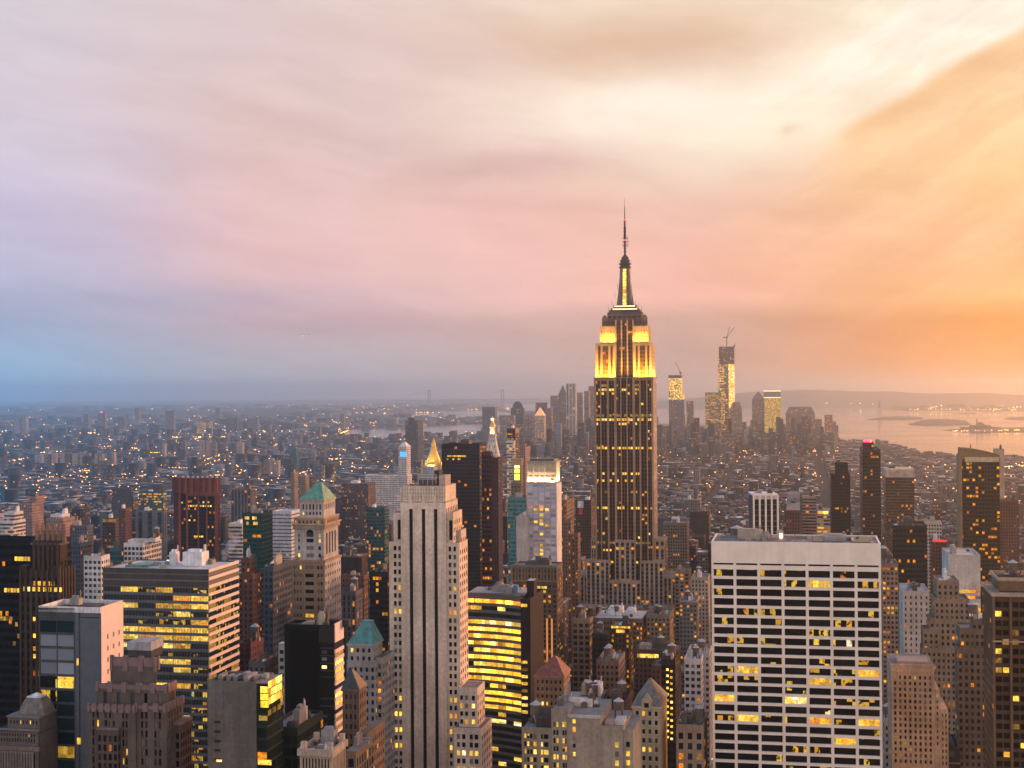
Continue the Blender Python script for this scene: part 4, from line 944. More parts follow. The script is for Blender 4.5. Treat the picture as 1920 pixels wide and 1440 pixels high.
# ---------- hipped towers
def hip_tower(name, label, x0, x1, y, d, xr, apex, wall, roofmat, apx, winp=0.06, D=None, low=(), bay=2.6, dormer=None, seed=1, wd=('dark', 'dark', 'grey'), eave=None, cut=0.16, pitch=None):
    s = Site(x0, x1, y, d, xr=xr, D=D); W, D, X, Z, H = s.W, s.D, s.X, s.Z, s.H
    root = s.empty(name, label, 'building'); b = MB(); n = max(3, round(W / bay)); pt = pitch or 3.5
    nr = min(26, int((H - Z(1445)) / pt)) if H - Z(1445) > 8 else 6
    zs = rows(H - 1.6, pt, pt * .52, nr)
    cells = facegrid(b, (0, 0, 0), (1, 0, 0), (0, -1, 0), W, 0, H, even(.6, W - .6, n, .46), zs, .45, plain(wall), sill=tuple(c * 1.35 for c in wall))
    nd = max(3, round(D / bay)); c2 = facegrid(b, (W, 0, 0), (0, 1, 0), (1, 0, 0), D, 0, H, even(.6, D - .6, nd, .42), zs, .4, plain(wall))
    b.box(0, W - .5, .5, D, 0, H - .05, plain(wall)); b.box(-.4, W + .4, -.4, D + .4, H - .5, H + .3, plain(tuple(c * 1.15 for c in wall)))
    for (xa, xb, yt, f, dd) in low:
        b.box(X(xa), X(xb), f, f + dd, 0, Z(yt), S(wall, (0.02, 0.018, 0.018), bay=2.4, floor=pt, fw=.45, fh=.52, lit=.08, roof=(0.15, 0.14, 0.13)), rim=.8); s.reg(X(xa), X(xb), f, f + dd, Z(yt))
    b.build('wall', FAC, root)
    q = MB(); zt = Z(apex); c = cut; cx = X(apx)
    q.prism([(-.3, -.3), (W + .3, -.3), (W + .3, D + .3), (-.3, D + .3)], H + .3, zt, None, top=[(cx - W * c, D * .5 - D * c), (cx + W * c, D * .5 - D * c), (cx + W * c, D * .5 + D * c), (cx - W * c, D * .5 + D * c)])
    if c > .05: q.box(cx - W * c * 1.1, cx + W * c * 1.1, D * .5 - D * c * 1.1, D * .5 + D * c * 1.1, zt - .2, zt + .7)
    if dormer:
        dx0, dx1, dt, dp = dormer; q2 = MB(); w2 = plain(tuple(v * 1.1 for v in wall))
        q2.box(X(dx0), X(dx1), -.5, 2.5, H - 1, Z(dt), w2); q2.prism([(X(dx0) - .2, -.6), (X(dx1) + .2, -.6), (X(dx1) + .2, 3.5), (X(dx0) - .2, 3.5)], Z(dt), Z(dp), w2, top=[((X(dx0) + X(dx1)) / 2 - .1, -.6), ((X(dx0) + X(dx1)) / 2 + .1, -.6), ((X(dx0) + X(dx1)) / 2 + .1, 3.5), ((X(dx0) + X(dx1)) / 2 - .1, 3.5)])
        dm = q2.build('dormer', FAC, root); child('window', PM['dark'], dm, ((X(dx0) + X(dx1)) / 2, -.53, Z(dt + 6)), ((X(dx1) - X(dx0)) * .45, 1, 1.8))
    q.build('roof', roofmat, root)
    glaze(root, cells, picker(wd, ('lit',), winp, seed)); glaze(root, c2, picker(('dark',), ('dim',), winp * .6, seed + 1), nmax=0)
    return root, s
hip_tower('teal_roofed_tower', 'grey stone tower with a teal pyramid roof and white top rim', 652, 700, 1208, 620, 717, 1170, (0.36, 0.32, 0.30), 'teal', 681, .10, low=((653, 706, 1236, -2, 16), (704, 716, 1232, 1, 18)), seed=21, cut=.17)
hip_tower('slate_roofed_tower', 'narrow brown brick tower under a dark slate pyramid roof', 642, 673, 1293, 505, 687, 1259, (0.15, 0.10, 0.075), 'slate', 651, .06, low=((672, 690, 1372, -2, 22),), seed=22, cut=.10)
hip_tower('red_roofed_tower', 'tan brick tower with a red tiled pyramid roof', 1002, 1057, 1268, 690, 1069, 1236, (0.30, 0.20, 0.135), 'red_tile', 1034, .12, seed=23, cut=.05)
hip_tower('chateau_roofed_tower', 'yellowish stone tower with steep grey roof and gabled dormer', 1186, 1239, 1325, 560, None, 1283, (0.38, 0.29, 0.19), 'slate_grey', 1213, .10, D=26, seed=24, cut=.03, dormer=(1203, 1222, 1315, 1301))

# ---------- glowing curved office block
def curved_office():
    s = Site(872, 985, 1112, 760, D=30); W, D, X, Z, H = s.W, s.D, s.X, s.Z, s.H
    root = s.empty('curved_office_block', 'office block with curved front, its long bands of windows glowing yellow', 'office building')
    n = 14; xe = X(982); fr = [(xe * k / n, -8.5 * (k / n) ** 2.0) for k in range(n + 1)]
    pitch = 13.05 * s.m; wall = plain((0.15, 0.115, 0.09)); b = MB()
    def strip(z0, z1, off, mb, mi=0):
        for (xa, ya), (xb, yb) in zip(fr, fr[1:]): mb.face([(xa, ya - off, z0), (xb, yb - off, z0), (xb, yb - off, z1), (xa, ya - off, z1)], wall, None, mi)
        mb.face([(x, y - off, z1) for x, y in fr] + [(xe, 1, z1), (0, 1, z1)], wall, None, mi)
    ztop = Z(1116)
    for k in range(25): z = ztop - pitch * k; strip(z - pitch * .42, z, .25, b)
    strip(ztop - .1, H + .3, .3, b)
    b.box(0, xe, 1, D, 0, H - .6, plain((0.2, 0.17, 0.15), (0.36, 0.32, 0.30)))
    b.build('wall', FAC, root)
    r = random.Random(17); cnt = 0
    lit = {0: 1, 1: .3, 2: .05, 3: 1, 4: 1, 5: 1, 6: 1, 7: .9, 8: 1, 9: .9, 10: 1, 11: 1, 12: .2, 13: 1, 14: 1, 15: 1, 16: .5, 17: .7, 18: .4, 19: .1}
    for k in range(24):
        z = ztop - pitch * (k + .71)
        for q in range(7):
            (xa, ya), (xb, yb) = fr[q * 2], fr[q * 2 + 2]; p = Vector(((xa + xb) / 2, (ya + yb) / 2 + .05, z)); ang = math.atan2(yb - ya, xb - xa); L = math.hypot(xb - xa, yb - ya)
            m_ = ('glow' if k in (0, 4, 5, 8, 10, 11, 13, 14) else 'lit') if r.random() < lit.get(k, .1) else 'teal'
            if k < 20 and cnt < 100: child('window', PM[m_], root, p, (L * .985, 1, pitch * .56), ang); cnt += 1
            else: o = child('glazing', PM[m_], root, p, (L * .985, 1, pitch * .56), ang); o['kind'] = 'stuff'
    b = MB(); b.box(xe, X(1000), -8.9, D, 0, H - 1.2, plain((0.022, 0.018, 0.017)), rim=.8); b.box(X(986), X(999), 3, 12, H - 2, Z(1088), plain((0.03, 0.018, 0.018), (0.5, 0.48, 0.48)))
    b.build('service_core', FAC, root)
    for k in (0, 8, 9, 10, 11, 12, 13, 14, 15): child('window', PM['lit' if k not in (9, 12) else 'dim'], root, (X(988.5), -8.93, ztop - pitch * (k + .9)), (3.2, 1, pitch * .42))
    for a, c, y0, y1, h, mi in ((915, 950, 12, 20, 3.0, 0), (942, 955, 8, 14, 2.2, 0)): child('bulkhead', BULK[mi], root, ((X(a) + X(c)) / 2, (y0 + y1) / 2, H - .6), (X(c) - X(a), y1 - y0, h))
    roof_kit(root, 2, xe - 2, 4, D - 2, H - .4, 2, 0, .5, small=8)
    q = MB(); q.box(X(957), X(965), 8, 12, H - .6, H + 3.4); q.build('blue_plant_box', mat('blue_tarp', (0.04, 0.16, 0.30), .6), root)
curved_office()

# ---------- lower centre: beige block of several heights
def beige_cluster():
    s = Site(978, 1034, 1363, 470, D=26); W, D, X, Z, H = s.W, s.D, s.X, s.Z, s.H
    root = s.empty('beige_loft_building', 'beige brick loft building of several heights with blank party wall and few lit windows', 'loft building')
    st = plain((0.29, 0.235, 0.185), (0.24, 0.22, 0.21)); b = MB(); c = []
    zs = rows(Z(1375), 14.6 * s.m, 9 * s.m, 7)
    rel = lambda x0, l: [(X(a) - X(x0), X(e) - X(x0)) for a, e in l]
    c += facegrid(b, (0, 0, 0), (1, 0, 0), (0, -1, 0), W, 0, H, rel(978, [(982.5, 986.5), (988, 992), (993.5, 998), (1000, 1006), (1014, 1018), (1019.5, 1028)]), zs, .4, st)
    b.box(0, W, .45, D, 0, H - .8, st); b.box(X(1001), X(1034), 4, 20, H - .8, Z(1350), plain((0.07, 0.05, 0.045)))
    x0 = X(1034); z = Z(1325)
    c += facegrid(b, (x0, -.6, 0), (1, 0, 0), (0, -1, 0), X(1065) - x0, 0, z, rel(1034, [(1038, 1042), (1043.5, 1047.5), (1055, 1059), (1060, 1063)]), rows(Z(1350), 15.2 * s.m, 9.5 * s.m, 8), .4, st)
    b.box(x0, X(1065), -.1, D + 4, 0, z - .8, st)
    z = Z(1336); c += facegrid(b, (X(1065), -.4, 0), (1, 0, 0), (0, -1, 0), X(1126) - X(1065), 0, z, rel(1065, [(1074, 1079.5)]), [(Z(1413), Z(1405)), (Z(1397), Z(1390)), (Z(1384), Z(1376)), (Z(1368), Z(1358)), (Z(1352), Z(1344))][0:5], .35, st)
    b.box(X(1065), X(1126), 0, D + 2, 0, z - .6, st); b.box(X(1065), X(1126), -.5, .2, z - .9, z, plain((0.5, 0.45, 0.42))); b.box(X(1034), X(1100), 14, 16, z - .5, Z(1323), plain((0.5, 0.45, 0.42), (0.55, 0.5, 0.48)))
    z = Z(1354); c += facegrid(b, (X(1126), -.2, 0), (1, 0, 0), (0, -1, 0), X(1168) - X(1126), 0, z, rel(1126, [(1153, 1160)]), rows(Z(1384), 17 * s.m, 10 * s.m, 4), .35, st)
    b.box(X(1126), X(1168), .2, D, 0, z - .6, st); b.box(X(1132), X(1148), 3, 9, z - .7, Z(1352), plain((0.42, 0.33, 0.26))); b.box(X(1149), X(1167), 4, 12, z - .7, Z(1350), plain((0.5, 0.46, 0.45)))
    z = Z(1362); c += facegrid(b, (X(1168), 1, 0), (1, 0, 0), (0, -1, 0), X(1186) - X(1168), 0, z, rel(1168, [(1173, 1180)]), rows(Z(1384), 17 * s.m, 10 * s.m, 4), .35, st)
    b.box(X(1168), X(1186), 1.4, D, 0, z - .6, st)
    b.build('wall', FAC, root); s.reg(X(1034), X(1186), -1, D, Z(1330))
    r = random.Random(31); glaze(root, c, lambda i, j: r.choice(('lit', 'lit', 'dark', 'dark', 'dark', 'blind', 'part')))
    child('water_tank', TANK, root, (X(1150), 14, Z(1356)), (.8, .8, .8)); roof_kit(root, X(1068), X(1124), 4, D, Z(1339), 2, 0, .6, small=8); roof_kit(root, X(1036), X(1063), 2, D, Z(1328), 1, 0, .5, small=4); roof_kit(root, X(980), X(1000), 3, D, H - .6, 1, 1, .5, small=3)
beige_cluster()

# ---------- brown pier tower at the right edge
def brown_pier_tower():
    s = Site(1862, 1990, 1112, 520, xl=1843); W, D, X, Z, H = s.W, s.D, s.X, s.Z, s.H
    root = s.empty('brown_pier_tower', 'brown tower with slim vertical piers and pale cornices, cut by the edge', 'office building')
    br = (0.085, 0.048, 0.029); b = MB(); pitch = 3.4
    xs = []; x = .7; 
    while x < W - 4: xs += [(x, x + 2.15), (x + 2.55, x + 4.7)]; x += 5.9
    cells = facegrid(b, (0, 0, 0), (1, 0, 0), (0, -1, 0), W, 0, H, xs, rows(Z(1128), pitch, pitch * .6, 24), .7, plain(br))
    b.box(0, W, .75, D, 0, H - .6, S(br, (0.03, 0.02, 0.015), bay=4.5, floor=pitch, fw=.3, fh=.5, lit=.04, roof=(0.1, 0.08, 0.07)))
    x = 0
    for a, c in xs[::2]: b.box(a - .95, a - .15, -.7, .02, 0, H - 1, plain((0.16, 0.09, 0.055)))
    b.box(-.6, W, -.9, D + .5, H - 1.1, H + .2, plain((0.42, 0.29, 0.22)), rim=.6); b.box(-.3, W, -.8, .1, Z(1203), Z(1200.5), plain((0.42, 0.29, 0.22)))
    x0 = X(1877); b.box(x0, W, 6, D - 3, H, Z(1092), plain((0.16, 0.095, 0.058))); b.box(x0 - .6, W, 5.4, D - 2.4, Z(1092), Z(1086), plain((0.42, 0.29, 0.22)), rim=1.5)
    b.build('wall', FAC, root)
    roof_kit(root, X(1880), X(1960), 8, D - 4, Z(1087.5) - 1, 1, 1, .5, small=8)
    r = random.Random(6); glaze(root, cells, lambda i, j: 'lit' if r.random() < .09 else 'dim' if r.random() < .06 else 'dark')
    for k in range(3): child('bulkhead', BULK[4], root, (X(1890 + k * 14), D * .5, Z(1092) - 1), (4, 6, 2.4))
brown_pier_tower()

# ---------- beige setback block beside it
def beige_setback():
    s = Site(1671, 1752, 1246, 620, D=30); W, D, X, Z, H = s.W, s.D, s.X, s.Z, s.H
    root = s.empty('beige_setback_building', 'beige stone block with pale vertical piers and stepped flank', 'building')
    st = plain((0.47, 0.335, 0.225)); b = MB(); c = []
    xs = [(X(1676 + 9.4 * k), X(1676 + 9.4 * k + 4.0)) for k in range(8)]; zs = rows(Z(1266), 11.2 * s.m, 6.6 * s.m, 15)
    c += facegrid(b, (0, 0, 0), (1, 0, 0), (0, -1, 0), W, 0, H, xs, zs, .45, st); b.box(0, W, .5, D, 0, H - .6, S((0.47, 0.335, 0.225), bay=3, floor=2.6, fw=.4, fh=.55, lit=.03))
    for k in range(9): b.box(X(1671.5 + 9.4 * k), X(1674.5 + 9.4 * k), -.35, .05, 0, Z(1258), st)
    for xa, xb, y, f in ((1752, 1762, 1291, 1.0), (1762, 1778, 1328, 1.6)):
        c += facegrid(b, (X(xa), f, 0), (1, 0, 0), (0, -1, 0), X(xb) - X(xa), 0, Z(y), even(.5, X(xb) - X(xa) - .3, 2 if xb - xa > 12 else 1, .45), rows(Z(y + 8), 11.2 * s.m, 6 * s.m, 9), .4, st); b.box(X(xa), X(xb), f + .45, D - 2, 0, Z(y) - .5, st); s.reg(X(xa), X(xb), f, D, Z(y))
    b.box(X(1684), X(1742), 3, 16, H - .7, Z(1241), plain((0.40, 0.31, 0.25))); b.box(-.3, W + .3, -.4, .3, H - .5, H + .4, plain((0.45, 0.34, 0.26)))
    b.build('wall', FAC, root); r = random.Random(61); glaze(root, c, lambda i, j: 'dim' if r.random() < .05 else r.choice(('dark', 'grey', 'blind', 'dark')))
beige_setback()

# ---------- domed mansard corner at the lower left
def mansard_block():
    s = Site(-20, 72, 1370, 470, D=24); W, D, X, Z, H = s.W, s.D, s.X, s.Z, s.H
    root = s.empty('mansard_roofed_building', 'grey stone building with small domed mansard and columned front at lower left', 'building')
    st = plain((0.125, 0.10, 0.092), (0.05, 0.045, 0.045)); b = MB()
    xs = even(1, W - 1, 16, .45); zs = [(Z(1392), Z(1383)), (Z(1379), Z(1372))]
    c = facegrid(b, (0, 0, 0), (1, 0, 0), (0, -1, 0), W, 0, H, xs, [(2, Z(1410))] + [(Z(1389), Z(1382)), (Z(1378.5), Z(1373))], .5, st)
    b.box(0, W, .55, D, 0, H - .5, st); b.box(-.3, W + .5, -.7, .2, Z(1404), Z(1396), plain((0.20, 0.14, 0.12))); b.box(-.3, W + .4, -.5, .2, Z(1367), Z(1364), plain((0.19, 0.155, 0.145)))
    for a, e in zip(xs, xs[1:]): b.lathe((a[1] + e[0]) / 2, -.25, [(.42, 0), (.36, Z(1411)), (.5, Z(1409)), (.5, Z(1405))], 8, plain((0.25, 0.20, 0.18)))
    x0, x1 = X(10), X(70)
    c += facegrid(b, (x0, 1.5, 0), (1, 0, 0), (0, -1, 0), x1 - x0, H - .6, Z(1345), even(.5, x1 - x0 - .5, 9, .4), [(Z(1357), Z(1350))], .4, st); b.box(x0, x1, 1.9, D - 2, H - .6, Z(1345.2), st); b.box(x0 - .3, x1 + .3, 1.2, D - 2, Z(1345), Z(1342), plain((0.19, 0.155, 0.145)))
    b.build('wall', FAC, root)
    q = MB(); cx, cy = (X(22) + X(69)) / 2, 8; R = (X(69) - X(22)) / 2
    pr = [(R, Z(1342)), (R * .93, Z(1332)), (R * .78, Z(1322)), (R * .62, Z(1315)), (R * .55, Z(1313))]
    for (r0, z0), (r1, z1) in zip(pr, pr[1:]): q.prism([(cx - r0, cy - r0 * .8), (cx + r0, cy - r0 * .8), (cx + r0, cy + r0 * .8), (cx - r0, cy + r0 * .8)], z0, z1, None, top=[(cx - r1, cy - r1 * .8), (cx + r1, cy - r1 * .8), (cx + r1, cy + r1 * .8), (cx - r1, cy + r1 * .8)])
    q.build('mansard_roof', 'slate_grey', root)
    q = MB(); r1 = R * .58; q.box(cx - r1, cx + r1, cy - r1 * .8, cy + r1 * .8, Z(1313), Z(1311)); q.lathe(cx, cy, [(1.6, Z(1311)), (1.5, Z(1309)), (.8, Z(1306.5)), (.01, Z(1305))], 10); q.build('roof_crest', 'white', root)
    r = random.Random(12); glaze(root, c, lambda i, j: 'lit' if (j == 0 and i in (6, 10) or r.random() < .05) else 'dark')
    child('bulkhead', BULK[0], root, (X(0), 12, H - .5), (4, 4, 3))
mansard_block()

# ---------- classical block at the bottom, left of the slot tower
def colonnade_block():
    s = Site(562, 622, 1408, 420, xr=648); W, D, X, Z, H = s.W, s.D, s.X, s.Z, s.H
    root = s.empty('colonnaded_building', 'stone building with cluttered grey roof and tall pilasters at the bottom edge', 'building')
    st = plain((0.34, 0.265, 0.21)); b = MB(); zs = [(3, Z(1421))]
    c = facegrid(b, (0, 0, 0), (1, 0, 0), (0, -1, 0), W, 0, H, even(.6, W - .6, 9, .5), zs, .6, st); c += facegrid(b, (W, 0, 0), (0, 1, 0), (1, 0, 0), D, 0, H, even(.6, D - .6, 9, .5), zs, .6, st)
    b.box(0, W - .65, .65, D, 0, H - 1, plain((0.34, 0.265, 0.21), (0.28, 0.27, 0.27)))
    for x0, x1, y0, y1 in ((-.6, W + .6, -.6, .5), (-.6, W + .6, D - .5, D + .6), (-.6, .5, .5, D - .5), (W - .5, W + .6, .5, D - .5)): b.box(x0, x1, y0, y1, Z(1416), H + .7, plain((0.42, 0.32, 0.25)))
    for x, y in ((0.2, 0.2), (W - 1.6, .2), (W - 1.6, D - 1.6), (.2, D - 1.6)): b.box(x, x + 1.5, y, y + 1.5, H, H + 2.6, plain((0.44, 0.36, 0.30)))
    b.build('wall', FAC, root); r = random.Random(9); glaze(root, c, lambda i, j: 'dark')
    for k in range(9): child('roof_unit', BULK[k % 2], root, (random.uniform(2, W - 2), random.uniform(3, D - 3), H - 1), (random.uniform(1, 2.6), random.uniform(1, 3), random.uniform(.6, 1.6)))
    child('bulkhead', BULK[0], root, (W * .55, D * .85, H - 1), (4, 4, 5))
colonnade_block()

# ---------- low theatre-like block with rooftop floodlights, lower right
def lamp_roof_block():
    s = Site(1686, 1800, 1398, 640, D=26); W, D, X, Z, H = s.W, s.D, s.X, s.Z, s.H
    root = s.empty('dark_theatre_building', 'low dark building with two bright roof lamps and a row of white windows', 'building')
    b = MB(); b.box(0, W, 0, D, 0, H, plain((0.045, 0.038, 0.034)), rim=.8); b.box(X(1700), X(1790), 4, D - 3, H - 1, Z(1391), plain((0.07, 0.06, 0.05)))
    b.box(-.2, W + .2, -.3, .2, Z(1428), Z(1425), plain((0.25, 0.17, 0.12))); b.build('wall', FAC, root)
    for a in (1720, 1738, 1756): child('window', pane_w, root, (X(a + 3), -.03, Z(1408)), (3.2, 1, 2.2))
    child('window', PM['grey'], root, (X(1782), -.03, Z(1409)), (3.6, 1, 2.6))
    for a in (1729, 1764): 
        q = MB(); q.lathe(X(a), 8, [(.01, Z(1386)), (.9, Z(1386)), (.9, Z(1383.5)), (.01, Z(1383.5))], 8); q.build('roof_lamp', 'lamp_white', root)
        q = MB(); q.bar((X(a), 8, H - 1), (X(a), 8, Z(1386)), .2); q.build('lamp_post', 'steel', root)
    q = MB()
    for k in range(10): q.box(X(1712 + k * 6), X(1715 + k * 6), 6, 6.3, Z(1391), Z(1389.5))
    q.build('roof_light_strip', lamp_mat('pale_green_lamp', (0.85, 1.0, 0.5), 1.0), root)
    q = MB(); q.box(W - .1, W + .2, 2, 8, Z(1425), Z(1410)); q.build('neon_sign', lamp_mat('violet_neon', (0.85, 0.25, 1.0), 1.6), root)
pane_w = None
def _pw():
    b = MB(); b.box(-.5, .5, -.06, .06, -.5, .5); o = b.build('window', lamp_mat('cool_white_window', (0.72, 0.80, 0.85), 0.65)); me = o.data; bpy.data.objects.remove(o); return me
pane_w = _pw()
lamp_roof_block()
# ================================================================== towers of the middle distance
def rgbs(*c): return c
T_BRICK = S((0.13, 0.062, 0.048), bay=2.6, floor=3.2, fw=.42, fh=.5, lit=.06)
T_TAN = S((0.25, 0.18, 0.13), bay=2.6, floor=3.3, fw=.45, fh=.52, lit=.06)
T_PINK = S((0.27, 0.18, 0.16), bay=2.6, floor=3.2, fw=.42, fh=.5, lit=.04)
T_WHITE = S((0.58, 0.54, 0.53), bay=2.8, floor=3.5, fw=.62, fh=.5, lit=.04, roof=(0.5, 0.48, 0.48))
T_BAND = S((0.55, 0.52, 0.51), (0.05, 0.06, 0.07), bay=3, floor=3.8, fw=1.0, fh=.52, lit=.08, roof=(0.5, 0.48, 0.48))
T_GREY = S((0.10, 0.10, 0.115), bay=2.6, floor=3.4, fw=.5, fh=.52, lit=.05)
T_SLATE = S((0.06, 0.07, 0.09), (0.02, 0.025, 0.03), bay=2.4, floor=3.5, fw=.55, fh=.55, lit=.06)
T_DARK = S((0.03, 0.024, 0.024), (0.012, 0.012, 0.013), bay=2.0, floor=3.5, fw=.8, fh=.55, lit=.07, span=.5, roof=(0.06, 0.055, 0.05))
T_TEAL = S((0.05, 0.10, 0.10), (0.018, 0.05, 0.052), bay=2.2, floor=3.6, fw=.85, fh=.7, lit=.08, span=.4)
T_BROWN = S((0.095, 0.06, 0.045), (0.02, 0.015, 0.012), bay=2.4, floor=3.3, fw=.5, fh=.52, lit=.10)
T_PIERS = S((0.14, 0.135, 0.145), (0.03, 0.03, 0.035), bay=4.5, floor=3.5, fw=.5, fh=.9, lit=.04, span=.7)
